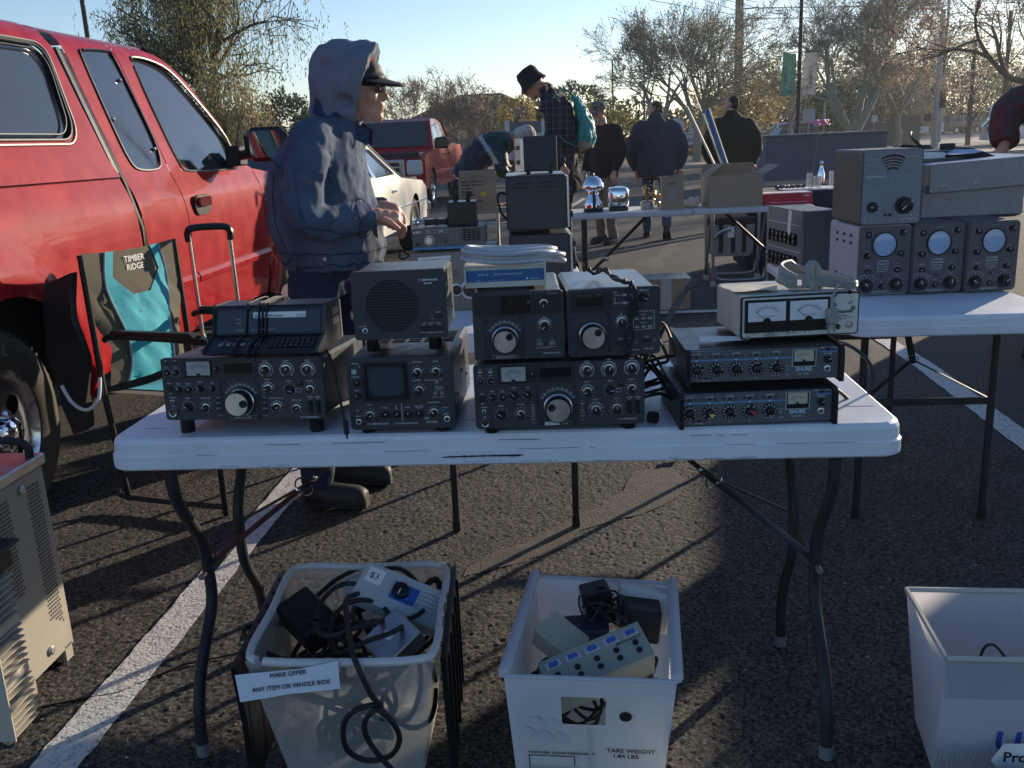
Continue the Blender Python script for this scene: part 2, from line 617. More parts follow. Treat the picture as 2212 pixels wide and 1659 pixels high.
line('parking_line', ((-1.150, .9), (-.80, 4.9)), .115)
line('parking_line', ((-.80, 4.9), (-.62, 6.9)), .115)
line('parking_line', ((1.945, 2.0), (2.31, 5.0)), .115)
line('parking_line', ((2.31, 5.0), (2.60, 9.0)), .115)
line('parking_line', ((-3.6, 7.25), (12, 6.2)), .10, .008)
line('parking_line', ((-8, 15.8), (16, 15.2)), .10, .008)
line('parking_line', ((1.0, 17), (1.8, 21)), .10)
line('parking_line', ((4.0, 17), (4.8, 21)), .10)
# tan crack sealing
m_seal = mat('crack_seal', (.085, .074, .062), .85, var=.5, vs=60, bump=1., bs=150, bd=.006, col2=(.12, .10, .08), ps=12)


def patch(P, z=.0012):
    mb = MB()
    def fn(a, b):
        h = float(gh(a, b)) if GX0 < a < GX1 and GY0 < b < GY1 else 0
        return (a, b, h * .7 + z)
    mb.sheet(P, (), fn, .03 if P[0][1] < 5 else .2)
    mb.build('asphalt_seal_patch', m_seal, kind='structure')


def wob(P, a=.03, k=4):
    Q = spl([(x, y, 0) for x, y in P], k, True)
    return [(p.x + a * (rnd.random() - .5), p.y + a * (rnd.random() - .5)) for p in Q]


patch(wob([(.50, 3.56), (.66, 3.54), (.60, 3.24), (.26, 3.02), (.16, 2.87), (.0, 2.755), (-.2, 2.66), (-.09, 2.82), (.087, 2.98), (.253, 3.15), (.42, 3.35)]))
patch(wob([(1.95, 11.1), (2.1, 11.05), (1.8, 10.3), (1.55, 9.47), (1.36, 9.7), (1.69, 10.35), (2.13, 11.8), (2.27, 11.7)], .1))
patch(wob([(.9, 5.9), (1.9, 5.7), (2.2, 6.3), (1.6, 6.6), (.9, 6.4)], .1))
# crack across the stall line
mb = MB()
P = [(-1.75, 1.93), (-1.5, 2.02), (-1.33, 2.0), (-1.2, 2.06), (-1.05, 2.10), (-.92, 2.22), (-.8, 2.26), (-.62, 2.40)]
mb.tube([(x + .01 * rnd.random(), y, .0) for x, y in P], .0026, 4)
mb.build('asphalt_crack', mat('crack', (.006, .006, .006), .9), kind='structure')

rs = random.Random(77); mb = MB()
for i in range(420):
    x, y = rs.uniform(-2.2, 2.1), rs.uniform(1.5, 5.2); s_ = rs.uniform(.0012, .0038)
    mb.ball((x, y, float(gh(x, y)) + s_ * .5), s_, 5, sx=rs.uniform(.7, 1.8), sz=.6)
mb.build('grit', mat('pale_grit', (.40, .37, .33), .9), kind='stuff')
# far side: kerb, walk, gravel, road
m_conc = mat('concrete', (.36, .30, .25), .85, var=.15, vs=1.2, bump=.3, bs=30)
m_grav = mat('gravel', (.17, .14, .115), .95, var=.3, vs=2, bump=.8, bs=14, bd=.03, col2=(.24, .20, .165), ps=.6)
m_road = mat('road_asphalt', (.13, .125, .125), .8, var=.15, vs=.4)


def slab(name, P, z0, z1, mt):
    mb = MB(); mb.prism(P, z0, z1); mb.build(name, mt, kind='structure')


slab('kerb', [(-60, 36.8), (90, 35.2), (90, 35.5), (-60, 37.1)], -.02, .13, m_conc)
slab('gravel_bed', [(-60, 37.1), (90, 35.5), (90, 52), (-60, 54)], -.02, .07, m_grav)
slab('sidewalk', [(-60, 39.0), (90, 37.2), (90, 39.2), (-60, 40.6)], .05, .075, m_conc)
slab('road', [(-90, 58), (160, 54), (160, 118), (-90, 122)], -.02, .012, m_road)
slab('far_kerb', [(-90, 122), (160, 118), (160, 118.4), (-90, 122.4)], -.02, .15, m_conc)
slab('far_verge', [(-140, 122.4), (260, 118.4), (260, 240), (-140, 240)], -.02, .1, m_grav)
slab('median', [(8, 71), (27, 70), (27, 71.5), (8, 72.5)], -.02, .14, m_conc)
line('road_line', ((-30, 88), (120, 86)), .25, .02)


# ================================================================ trees
def seg_mesh(name, segs, mt, parent, n=4):
    if not segs: return
    A = np.array([list(s[0]) + list(s[1]) + [s[2], s[3]] for s in segs], float)
    p0, p1, r0, r1 = A[:, :3], A[:, 3:6], A[:, 6], A[:, 7]
    d = p1 - p0; L = np.linalg.norm(d, axis=1, keepdims=True) + 1e-9; d /= L
    up = np.where(np.abs(d[:, 2:3]) < .9, np.array([[0, 0, 1.]]), np.array([[1., 0, 0]]))
    X = np.cross(d, up); X /= np.linalg.norm(X, axis=1, keepdims=True); Y = np.cross(d, X)
    vs = []
    for p, r in ((p0, r0), (p1, r1)):
        for j in range(n):
            a = 2 * PI * j / n
            vs.append(p + (X * cos(a) + Y * sin(a)) * r[:, None])
    V = np.stack(vs, 1).reshape(-1, 3)
    k = len(segs); o = np.arange(k) * 2 * n
    F = []
    for j in range(n):
        j2 = (j + 1) % n
        F.append(np.stack([o + j, o + j2, o + n + j2, o + n + j], 1))
    return np_mesh(name, V, np.concatenate(F), mt, parent=parent)


def leaf_mesh(name, pts, size, mt, parent, aspect=.5, droop=0., seed=1, spread=0., mts=None):
    g = np.random.default_rng(seed)
    P = np.array([list(p) for p in pts], float)
    k = len(P)
    if spread: P = P + g.normal(size=P.shape) * spread
    a = g.normal(size=(k, 3)); a[:, 2] -= droop * 2
    a /= np.linalg.norm(a, axis=1, keepdims=True)
    b = np.cross(a, g.normal(size=(k, 3))); b /= np.linalg.norm(b, axis=1, keepdims=True)
    s = size * (.6 + .8 * g.random((k, 1)))
    A = a * s; B = b * s * aspect
    V = np.stack([P - A * .5, P + B * .5, P + A * .5, P - B * .5], 1).reshape(-1, 3)
    F = np.arange(4 * k).reshape(-1, 4)
    return np_mesh(name, V, F, mts or mt, smooth=False, parent=parent, mi=(g.random(k) * len(mts)).astype(int) if mts else None)


def grow(p, d, L, r, lv, rs, segs, tips, prm):
    """recursive limb: prm = dict(n children, ang, ratio, wig, grav, sub)"""
    k = prm.get('seg', 4)
    q = Vector(p); d = Vector(d).normalized()
    rr = r
    for i in range(k):
        d = (d + Vector((rs.gauss(0, 1), rs.gauss(0, 1), rs.gauss(0, 1))) * prm['wig'] + Vector((0, 0, prm['grav'] * (1 if lv > 1 else prm.get('tipg', 1))))).normalized()
        q2 = q + d * L / k
        r2 = max(prm.get('rmin', .004), rr * (.9 if i < k - 1 else .8))
        segs.append((q.copy(), q2.copy(), rr, r2))
        if lv <= prm.get('leaflv', 0): tips.append(q2.copy())
        if lv > 0 and i >= prm.get('bare', 1):
            for c in range(prm['n'] if i < k - 1 else prm['n'] + 1):
                ax = Vector((rs.gauss(0, 1), rs.gauss(0, 1), rs.gauss(0, 1))).cross(d)
                if ax.length < 1e-3: continue
                d2 = Quaternion(ax.normalized(), prm['ang'] * (.6 + .8 * rs.random())) @ d
                if rs.random() < prm.get('prob', .6):
                    grow(q2, d2, L * prm['ratio'] * (.75 + .5 * rs.random()), r2 * .6, lv - 1, rs, segs, tips, prm)
        q, rr = q2, r2


def tree(name, label, x, y, trunk_h, crown, lv, prm, mt_b, mts_l=None, leaf=.12, nleaf=3, lean=(0, 0), seed=1, r0=.2, group='trees beyond the lot', stems=3, aspect=.5, droop=0, spread=.12, z0=0):
    t = thing(name, label, 'tree', (x, y, z0), group=group)
    rs = random.Random(seed)
    segs = []; tips = []
    top = Vector((lean[0], lean[1], trunk_h))
    prev = Vector((0, 0, -.1))
    for i in range(1, 5):
        q = top * (i / 4) + Vector((rs.gauss(0, .02), rs.gauss(0, .02), 0)) * trunk_h
        segs.append((prev, q, r0 * (1.15 - i * .07), r0 * (1.08 - i * .07))); prev = q
    tr = list(segs)
    for k in range(stems):
        a = 2 * PI * (k + rs.random() * .6) / stems
        sp = prm.get('open', .6)
        grow(prev, (cos(a) * sp, sin(a) * sp * .8, 1), crown, r0 * .62, lv, rs, segs, tips, prm)
    seg_mesh('trunk', [s for s in segs if s[2] > r0 * .25], mt_b, t, 6)
    seg_mesh('branches', [s for s in segs if s[2] <= r0 * .25], mt_b, t, 3)
    if mts_l and tips:
        P = []
        for q in tips:
            for j in range(nleaf): P.append(q)
        leaf_mesh('crown', P, leaf, None, t, aspect, droop, seed, spread, mts_l)
    return t, len(segs), len(tips)


def blob_tree(name, label, x, y, ell, n, leaf, mts, seed=1, mt_b=None, trunk=None, group='trees beyond the lot', spiky=.3, cat='tree', aspect=.5, droop=0):
    """dense crown: ell = list of (dx,dy,z,rx,ry,rz) leaf-filled lobes with ragged edge"""
    t = thing(name, label, cat, (x, y, 0), group=group)
    g = np.random.default_rng(seed)
    P = []
    for (dx, dy, z, rx, ry, rz) in ell:
        k = int(n * rx * rz)
        v = g.normal(size=(k, 3)); v /= np.linalg.norm(v, axis=1, keepdims=True)
        # lumpy radius
        lump = np.array([noise.noise(Vector(q) * 2.3 + Vector((dx, z, seed))) for q in v]) * spiky * 1.6 + np.array([noise.noise(Vector(q) * 7 + Vector((seed, z, dx))) for q in v]) * spiky
        rad = (1 + lump) * (.55 + .45 * g.random(k) ** .35)
        P.append(v * rad[:, None] * np.array((rx, ry, rz)) + np.array((dx, dy, z)))
    P = np.concatenate(P)
    P = P[P[:, 2] > .05]
    leaf_mesh('crown', P, leaf, None, t, aspect, droop, seed, 0, mts)
    # inner limbs
    rs = random.Random(seed); segs = []
    for (dx, dy, z, rx, ry, rz) in ell:
        for k in range(5):
            segs.append((Vector((0, 0, max(.3, z - rz))), Vector((dx + rs.uniform(-.6, .6) * rx, dy + rs.uniform(-.6, .6) * ry, z + rs.uniform(-.3, .6) * rz)), .05, .015))
    segs.append((Vector((0, 0, -.1)), Vector((0, 0, max(.4, ell[0][2]))), .14, .08))
    seg_mesh('trunk', segs, mt_b or m_bark, t, 5)
    return t


m_bark = mat('bark', (.085, .065, .05), .9, var=.25, vs=6)
m_barkp = mat('pale_bark', (.25, .25, .19), .85, var=.2, vs=4)
m_twig = mat('twig', (.28, .235, .18), .9, var=.2, vs=4)
m_twigd = mat('dark_twig', (.085, .06, .05), .9, var=.2, vs=4)
lf = lambda k, c: mat('leaf_' + k, c, .65, var=.25, vs=3, translucent=.45)
L_ol = [lf('olive', (.16, .16, .07)), lf('olive_light', (.30, .27, .13)), lf('olive_dark', (.075, .085, .04))]
L_yel = [lf('mustard', (.26, .18, .03)), lf('olive_light', (.30, .27, .13)), lf('olive', (.16, .16, .07))]
L_dk = [lf('deep', (.022, .040, .020)), lf('deep2', (.035, .055, .022)), lf('deep', (.022, .040, .020))]
L_dk2 = [lf('deep2', (.035, .055, .022)), lf('olive_dark', (.075, .085, .04)), lf('hedge_light', (.09, .11, .03))]
L_tan = [lf('tan', (.34, .25, .12)), lf('tan2', (.24, .18, .09)), lf('olive_light', (.30, .27, .13))]
L_red = [lf('russet', (.34, .25, .20)), lf('russet2', (.27, .20, .16)), lf('tan2', (.24, .18, .09))]
L_grn = [lf('sage', (.26, .25, .18)), lf('olive_dark', (.075, .085, .04)), lf('olive_light', (.30, .27, .13))]

# weeping tree at the left, hanging strands of leaves
t = thing('weeping_tree', 'tall weeping tree with hanging olive strands rising behind the near red truck', 'tree', (-8.6, 30, 0), group='trees beyond the lot')
rs = random.Random(5); segs = []; tips = []
prm = dict(n=2, ang=.75, ratio=.62, wig=.13, grav=.02, seg=5, prob=.62, open=.6, rmin=.012, leaflv=1)
segs.append((Vector((0, 0, 0)), Vector((-.3, 0, 2.2)), .24, .2))
grow((-.3, 0, 2.2), (.9, .1, 1.4), 2.6, .15, 3, rs, segs, tips, prm)
grow((-.3, 0, 2.2), (-.6, .2, 1.8), 2.8, .15, 3, rs, segs, tips, prm)
grow((-.3, 0, 2.2), (-.1, -.3, 2), 3.0, .16, 3, rs, segs, tips, prm)
grow((-.2, 0, 3.4), (-1.2, .2, 1.0), 2.2, .1, 3, rs, segs, tips, prm)
seg_mesh('trunk', segs, m_bark, t, 5)
P = []
for q in tips:
    if rs.random() < .55:
        n = rs.randint(6, 22); dx, dy = rs.gauss(0, .25), rs.gauss(0, .25)
        for j in range(n): P.append((q.x + dx + rs.gauss(0, .035), q.y + dy + rs.gauss(0, .04), q.z + .1 - j * .075))
leaf_mesh('crown', P, .11, None, t, .28, 1.2, 3, .015, L_ol[:2] + [L_dk[1]])
blob_tree('bushy_tree', 'low mustard-green weeping bush tree under the tall weeping tree', -7.7, 27,
          [(0, 0, 2.2, 1.0, .9, 1.6), (-.6, 0, 1.7, .85, .8, 1.3), (.55, .2, 1.8, .75, .7, 1.3)], 2600, .12, L_yel[1:] + [L_tan[1]], 4, aspect=.3, droop=1.)
blob_tree('round_tree', 'dark round evergreen tree left of the hooded man', -11.0, 50,
          [(0, 0, 2.3, 1.45, 1.3, 2.0), (-.8, 0, 1.6, .9, .9, 1.3), (.9, 0, 1.7, .9, .9, 1.5)], 1700, .16, L_dk, 6, spiky=.2, aspect=.6)
blob_tree('green_shrub', 'small olive shrub beside the truck mirror', -8.75, 40, [(0, 0, 1.0, .55, .5, 1.05), (-.5, 0, .8, .5, .5, .8)], 2600, .1, L_dk2, 8, cat='shrub', group='shrubs beyond the lot')
# middle: twiggy and mixed
bare = dict(n=2, ang=.6, ratio=.68, wig=.09, grav=.03, seg=4, prob=.6, open=.55, rmin=.010)
tree('bare_tree', 'thin pale twiggy bare tree in front of the red-roofed house', -4.9, 52, 1.0, 1.6, 4, dict(bare, rmin=.012), m_twig, [L_red[0], L_ol[2]], .09, 1, seed=3, r0=.09, stems=4)
tree('bare_tree', 'bare pinkish shrub tree covering the roof of the red-roofed house', -2.2, 50, .6, 1.5, 4, dict(bare, open=.9, rmin=.014), m_twig, [L_red[0], L_red[1]], .10, 1, seed=8, r0=.10, stems=5)
blob_tree('olive_tree', 'loose olive tree between the red-roofed house and the mustard tree', -.75, 51, [(0, 0, 2.3, 1.2, 1, 1.7), (.6, 0, 1.7, .9, .8, 1.2)], 900, .16, L_grn, 9, aspect=.35)
blob_tree('mustard_tree', 'mustard-yellow tree left of the bucket hat', .95, 50, [(0, 0, 2.5, .95, .8, 1.1), (-.4, 0, 1.6, .8, .7, .9)], 1400, .16, L_yel[:2], 10, aspect=.4)
blob_tree('clipped_evergreen', 'dark clipped evergreen behind the plaid shirt man', 3.7, 47, [(0, 0, 2.7, 1.5, 1.2, 1.25), (1.3, 0, 2.0, 1.2, 1, 1.2), (.2, 0, 1.2, 1.6, 1, 1.1), (-1.1, 0, 2.2, .9, .8, 1.3)], 1500, .15, L_dk2, 12, spiky=.14)
blob_tree('low_hedge', 'olive hedge lobe above the camouflage cap', 5.3, 44, [(0, 0, 1.3, 1.3, .9, 1.2), (-1.2, 0, 2.1, 1.2, .8, .7)], 1700, .12, [L_dk2[2], L_dk2[1], L_ol[1]], 13, spiky=.12, cat='hedge')
tree('bare_tree', 'large bare tree with dark spreading limbs left of the lamp posts', 6.3, 38, 1.5, 2.0, 5, dict(bare, prob=.50, ang=.5, rmin=.008), m_twig, [L_ol[2], L_grn[0]], .07, 1, seed=14, r0=.13, stems=4)
tree('palo_verde_tree', 'olive desert tree with pale forked trunk behind the grey hooded man', 8.6, 42, 1.4, 2.1, 4, dict(bare, prob=.66, ang=.55, rmin=.012), m_barkp, L_grn + [L_ol[0]], .10, 1, seed=15, r0=.2, stems=4, aspect=.3)
tree('bare_tree', 'wispy bare tree rising beside the tall utility pole', 9.9, 46, 2.0, 2.4, 4, dict(bare, prob=.6, rmin=.010, open=.5), m_twig, [L_grn[0]], .08, 1, seed=18, r0=.12, stems=4)
blob_tree('tan_tree', 'round tan-brown desert tree under the utility pole', 11.0, 44, [(0, 0, 2.6, 1.6, 1.3, 1.4), (-1.1, 0, 1.8, 1.1, 1, 1.3), (.9, 0, 2.4, 1.1, 1, 1.0)], 1150, .17, L_tan, 16, aspect=.25, spiky=.3)
tree('bare_tree', 'bare tree with fine twigs behind the street banners', 15.2, 50, 1.8, 2.3, 5, dict(bare, prob=.47, rmin=.009), m_twig, None, seed=19, r0=.14, stems=4)
tree('mesquite_tree', 'big mesquite with pale forked trunk between the banners and the signal pole', 13.25, 36, .9, 2.1, 5, dict(bare, prob=.52, ang=.55, rmin=.010, open=.75), m_barkp, L_grn[:1] + [L_red[1], L_ol[1]], .09, 1, seed=21, r0=.26, stems=4, aspect=.3)
tree('mesquite_tree', 'brown mesquite crown right of the forked trunk', 16.6, 40, 1.6, 2.2, 5, dict(bare, prob=.5, ang=.6, rmin=.010, open=.7), m_twig, L_red, .10, 2, seed=22, r0=.15, stems=4, aspect=.35)
# right edge tree with dark limbs reaching left
t = thing('mesquite_tree', 'russet tree with black crooked limbs reaching in from the right edge', 'tree', (17.6, 29, 0), group='trees beyond the lot')
rs = random.Random(23); segs = []; tips = []
prm = dict(n=2, ang=.6, ratio=.66, wig=.16, grav=.03, seg=4, prob=.5, rmin=.010, leaflv=1)
segs.append((Vector((0, 0, 0)), Vector((-.3, 0, 1.6)), .25, .2))
main = spl([(-.3, 0, 1.6), (-.9, 0, 2.25), (-1.6, .1, 2.35), (-2.3, 0, 2.5), (-2.9, .1, 3.1), (-3.3, 0, 3.6)], 4)
for i in range(len(main) - 1): segs.append((main[i], main[i + 1], .13 - i * .004, .126 - i * .004))
for b_, d_, L_, r_ in (((-1.6, .1, 2.35), (.1, 0, 1), 1.9, .09), ((-2.3, 0, 2.5), (-.5, .3, 1), 1.6, .07), ((-2.9, .1, 3.1), (-1, 0, .3), 1.5, .06), ((-3.3, 0, 3.6), (-.6, 0, 1), 1.4, .05),
                       ((-.9, 0, 2.25), (.5, .2, 1), 1.9, .1), ((-.3, 0, 1.6), (.8, .3, 1), 2, .1), ((-3.3, 0, 3.6), (-1, .3, -.2), 1.2, .04), ((-1.6, .1, 2.35), (-.5, -.5, 1.2), 1.5, .06)):
    grow(b_, d_, L_, r_, 3, rs, segs, tips, prm)
seg_mesh('trunk', [s for s in segs if s[2] > .03], m_twigd, t, 6)
seg_mesh('branches', [s for s in segs if s[2] <= .03], m_twigd, t, 3)
leaf_mesh('crown', [q for q in tips for _ in range(2)], .08, None, t, .5, 0, 5, .13, L_red)
for i, (x, y, h, w, lab) in enumerate(((21.9, 48, 6.9, 1.3, 'dark pine left of the street lamp arm'), (24.0, 49, 6.0, .9, 'slim dark pine right of the street lamp arm'), (26.2, 50, 7.4, 1.4, 'dark pine at the top right edge'))):
    blob_tree('pine_tree', lab, x, y, [(0, 0, h - .8, w * .5, w * .5, 1.1), (0, 0, h - 2.2, w * .9, w * .9, 1.3), (.2, 0, h - 3.8, w, w, 1.3)], 800, .16, L_dk, 30 + i, spiky=.5, aspect=.2)
# dark backdrop across the road
for i, (x, y, rx, rz, L_, lab) in enumerate(((24.5, 88, 4.2, 4.2, L_dk2, 'dark evergreen mass behind the parked dark cars'), (24.5, 66, 3.0, 3.0, L_dk, 'dark tree behind the forked mesquite trunk'),
                                      (43, 112, 4.6, 5.0, L_grn, 'grey-green tree behind the signal pole'), (41, 104, 4.6, 4.6, L_red, 'hazy brown tree across the road left of the far dark suv'),
                                      (52, 108, 5.4, 6.0, L_grn, 'hazy green tree across the road above the far dark suv'), (63, 106, 5.6, 6.4, L_red, 'hazy russet tree at the far right across the road'),
                                      (9, 62, 2.2, 2.2, L_dk2, 'dark shrub mass behind the white estate sign'), (13.2, 62, 1.9, 2.4, L_tan, 'tan shrub mass behind the dark jacket man'),
                                      (3.0, 66, 3.2, 2.6, L_dk2, 'dark green tree behind the notice board'), (36.5, 110, 4.8, 5.6, L_red, 'brown leafy tree right of the signal pole'), (47.5, 116, 4.0, 6.2, L_grn, 'sage green tree left of the signal pole'))):
    blob_tree('leafy_tree', lab, x, y, [(0, 0, rz * .7, rx, rx * .7, rz), (rx * .7, .5, rz * .5, rx * .7, rx * .6, rz * .75), (-rx * .7, 0, rz * .5, rx * .8, rx * .6, rz * .7)], 260, .34, L_, 40 + i, spiky=.35, aspect=.45)
# gravel bed shrubs
for i, (x, y, s_) in enumerate(((11.0, 39.5, .35), (8.9, 44, .6), (6.9, 41, .3))):
    blob_tree('dry_shrub', ('dry thorny shrub beside the blue-grey container', 'clipped round shrub in front of the white estate sign', 'small dry shrub near the grey hooded man')[i], x, y, [(0, 0, s_ * .6, s_ * 1.6, s_, s_ * .7)], 2000, .07, [L_tan[1], L_dk2[1]], 60 + i, cat='shrub', group='shrubs beyond the lot')
hb = MB(); hb.box(7.6, 13.2, 55.6, 56.6, 0, .62, .1)
h_ = hb.build('clipped_hedge', mat('hedge', (.035, .042, .02), .9, var=.4, vs=9, bump=1., bs=20, bd=.05)); tag(h_, 'low dark clipped hedge below the white estate sign', 'hedge')
# ================================================================ electronics kit
m_lcd = mat('display_window', (.012, .010, .012), .08, coat=.6)
m_scr = mat('scope_glass', (.035, .07, .085), .1, coat=.8)
m_mtr = mat('meter_face', (.42, .42, .40), .5)
m_mtrw = mat('meter_face_white', (.72, .74, .78), .45)
m_inkbl = mat('blue_ink', (.10, .32, .62), .6)
m_btng = mat('grey_button', (.20, .21, .22), .5)
m_btnl = mat('light_button', (.42, .43, .44), .5)
MY = Matrix.Rotation(PI / 2, 4, 'X')      # local z -> -y (out of a front panel)
_km = {}


def knob_mesh(style, r):
    k = (style, round(r, 4))
    if k in _km: return _km[k]
    mb = MB(); mats = [m_blk, m_alu, m_ink, m_blkm]
    if style == 'ken':
        mb.lathe([(r, 0), (r, r * .18), (r * .93, r * .26), (r * .8, r * .28)], 28, None, 1, cap0=False)
        mb.lathe([(r * .78, r * .25), (r * .74, r * 1.15), (r * .66, r * 1.22)], 24, None, 0, cap0=False)
        mb.box(-r * .06, r * .06, r * .1, r * .66, r * 1.22, r * 1.25, mi=2)
    elif style == 'plain':
        mb.lathe([(r, 0), (r * .96, r * .95), (r * .86, r * 1.05)], 24, None, 0, cap0=False)
        mb.box(-r * .07, r * .07, r * .1, r * .85, r * 1.05, r * 1.08, mi=2)
    elif style == 'point':                      # chicken-head pointer
        mb.lathe([(r, 0), (r, r * .2), (r * .9, r * .3)], 24, None, 0, cap0=False)
        mb.prism([(-r * .28, -r * .9), (r * .28, -r * .9), (r * .22, r * .7), (0, r * .98), (-r * .22, r * .7)], r * .3, r * 1.1, mi=0)
        mb.box(-r * .05, r * .05, 0, r * .9, r * 1.1, r * 1.13, mi=2)
    elif style == 'lobed':
        P = [(r * (1 + .04 * cos(9 * 2 * PI * i / 72)) * cos(2 * PI * i / 72), r * (1 + .04 * cos(9 * 2 * PI * i / 72)) * sin(2 * PI * i / 72)) for i in range(72)]
        mb.prism(P, 0, r * .5, mi=0)
        mb.lathe([(r * .8, r * .5), (r * .72, r * .95), (r * .6, r * 1.0)], 24, None, 0, cap0=False)
        mb.box(-r * .04, r * .04, r * .05, r * .7, r * 1.0, r * 1.02, mi=2)
    elif style == 'mixer':
        mb.lathe([(r, 0), (r, r * .12), (r * .97, r * .16)], 32, None, 3, cap0=False)
        mb.lathe([(r * .52, r * .15), (r * .48, r * .8), (r * .4, r * .86)], 20, None, 0, cap0=False)
        mb.box(-r * .06, r * .06, r * .05, r * .45, r * .86, r * .9, mi=0)
        for i in range(11):
            a = R(-150 + 300 * i / 10)
            M = Matrix.Translation((sin(a) * r * .76, cos(a) * r * .76, r * .165)) @ Matrix.Rotation(-a, 4, 'Z') @ Matrix.Translation((0, -r * .12, 0))
            text(mb, str(i), r * .42, M, 'CENTER', mi=2)
    me = mb.mesh('knob')
    for q in mats: me.materials.append(q)
    me.polygons.foreach_set('material_index', mb.mi)
    me.polygons.foreach_set('use_smooth', mb.sm)
    me.update(); me.set_sharp_from_angle(angle=R(38))
    _km[k] = me
    return me


class Dev:
    def __init__(s, name, label, cat, loc, W, H, D, pan, rz=0., rx=0., zb=0., group=None):
        s.o = thing(name, label, cat, loc, rz, group, rx)
        s.W, s.H, s.D, s.zb = W, H, D, zb
        s.x0, s.y0, s.x1, s.y1 = pan
        s.s = W / (s.x1 - s.x0); s.sz = H / (s.y1 - s.y0)
        s.ink = {}

    def q(s, x, y): return ((x - s.x0) * s.s, s.zb + (s.y1 - y) * s.sz)

    def imb(s, m): return s.ink.setdefault(m.name, (MB(), m))[0]

    def text(s, x, y, t, h, al='CENTER', m=None, off=.0006, sx=1., bold=0, sh=0, rot=0):
        X, Z = s.q(x, y)
        M = Matrix.Translation((X, -off, Z)) @ MY @ Matrix.Rotation(rot, 4, 'Z')
        text(s.imb(m or m_ink), t, h * s.s / .7, M, al, sx, 0, bold * s.s, sh)

    def line(s, P, w=2, m=None, off=.0006):
        mb = s.imb(m or m_ink); w = w * s.s / 2
        for i in range(len(P) - 1):
            a = Vector(s.q(*P[i])); b = Vector(s.q(*P[i + 1])); d = (b - a)
            if d.length < 1e-7: continue
            n = Vector((-d.y, d.x)).normalized() * w
            mb.add([(a.x + n.x, -off, a.y + n.y), (a.x - n.x, -off, a.y - n.y), (b.x - n.x, -off, b.y - n.y), (b.x + n.x, -off, b.y + n.y)], [(0, 1, 2, 3)])

    def ticks(s, x, y, r0, r1, a0, a1, n, w=2, m=None, off=.0006):
        for i in range(n):
            a = R(a0 + (a1 - a0) * i / max(1, n - 1))
            s.line([(x + sin(a) * r0, y - cos(a) * r0), (x + sin(a) * r1, y - cos(a) * r1)], w, m, off)

    def arc(s, x, y, r, a0, a1, w=2, m=None, off=.0006):
        n = 14
        s.line([(x + sin(R(a0 + (a1 - a0) * i / n)) * r, y - cos(R(a0 + (a1 - a0) * i / n)) * r) for i in range(n + 1)], w, m, off)

    def rect(s, x0, y0, x1, y1, m, d0=-.001, d1=.001, name=None, b=.0006):
        a = s.q(x0, y1); c = s.q(x1, y0)
        mb = MB(); mb.box(a[0], c[0], -d1, -d0, a[1], c[1], b)
        return mb.build(name or 'inset', m, s.o)

    def frame(s, x0, y0, x1, y1, w, m, d=.003, name='frame'):
        a = s.q(x0, y1); c = s.q(x1, y0); w *= s.s
        mb = MB()
        mb.box(a[0], c[0], -d, .0005, c[1] - w, c[1], .0004); mb.box(a[0], c[0], -d, .0005, a[1], a[1] + w, .0004)
        mb.box(a[0], a[0] + w, -d, .0005, a[1] + w, c[1] - w, .0004); mb.box(c[0] - w, c[0], -d, .0005, a[1] + w, c[1] - w, .0004)
        return mb.build(name, m, s.o)

    def knob(s, x, y, r, style='ken', ang=0, name='knob', off=0.):
        X, Z = s.q(x, y)
        o = bpy.data.objects.new(name, knob_mesh(style, r * s.s))
        S.collection.objects.link(o); o.parent = s.o
        o.matrix_local = Matrix.Translation((X, -.0008 - off, Z)) @ MY @ Matrix.Rotation(-R(ang), 4, 'Z')
        return o

    def btn(s, x, y, w, h, m=None, d=.003, name='button'): return s.rect(x - w / 2, y - h / 2, x + w / 2, y + h / 2, m or m_panel2, 0, d, name)

    def jack(s, x, y, r, name='jack', m=None):
        X, Z = s.q(x, y); r *= s.s; mb = MB()
        M = Matrix.Translation((X, 0, Z)) @ MY
        mb.lathe([(r, 0), (r, .003), (r * .75, .0035), (r * .62, .003)], 20, M, 0, cap0=False, cap1=False)
        mb.lathe([(r * .62, .003), (r * .6, -.001)], 16, M, 1, cap0=False)
        return mb.build(name, [m or m_alu, m_blk], s.o)

    def screws(s, P, r=5, m=None):
        for x, y in P:
            X, Z = s.q(x, y); mb = MB(); rr = r * s.s
            mb.lathe([(rr, 0), (rr * .9, rr * .5), (rr * .4, rr * .6)], 12, Matrix.Translation((X, -.0005, Z)) @ MY, 0, cap0=False)
            mb.build('screw', m or m_blk, s.o)

    def case(s, m=None, mp=None, inset=.003, b=.006, pt=.012, bp=.004, name='case'):
        mb = MB(); mb.box(inset, s.W - inset, pt, s.D, s.zb + inset, s.zb + s.H - inset, b)
        mb.build(name, m or m_case, s.o)
        mb = MB(); P = rrect(0, s.W, s.zb, s.zb + s.H, bp + .003, 4)
        mb.prism(P, 0, pt, 'y')
        return mb.build('front_panel', mp or m_panel, s.o)

    def feet(s, hf, hr, x=(.03, None), r=.014, m=None):
        x1 = s.W - x[0]
        for X in (x[0], x1):
            for Y, h in ((.03, hf), (s.D - .04, hr)):
                if h <= 0: continue
                mb = MB(); mb.lathe([(r * .92, 0), (r, .003), (r, h)], 18, Matrix.Translation((X, Y, s.zb - h)))
                mb.build('foot', m or m_blk, s.o)

    def done(s):
        for k, (mb, m) in s.ink.items():
            if mb.v: mb.build({'white_ink': 'lettering', 'blue_ink': 'blue_marking', 'black_ink': 'black_lettering'}.get(k, 'marking'), m, s.o)
        return s.o

    def ang(s, x, y, lab, h=11, dy=-52, **k): s.text(x, y + dy, lab, h, **k)


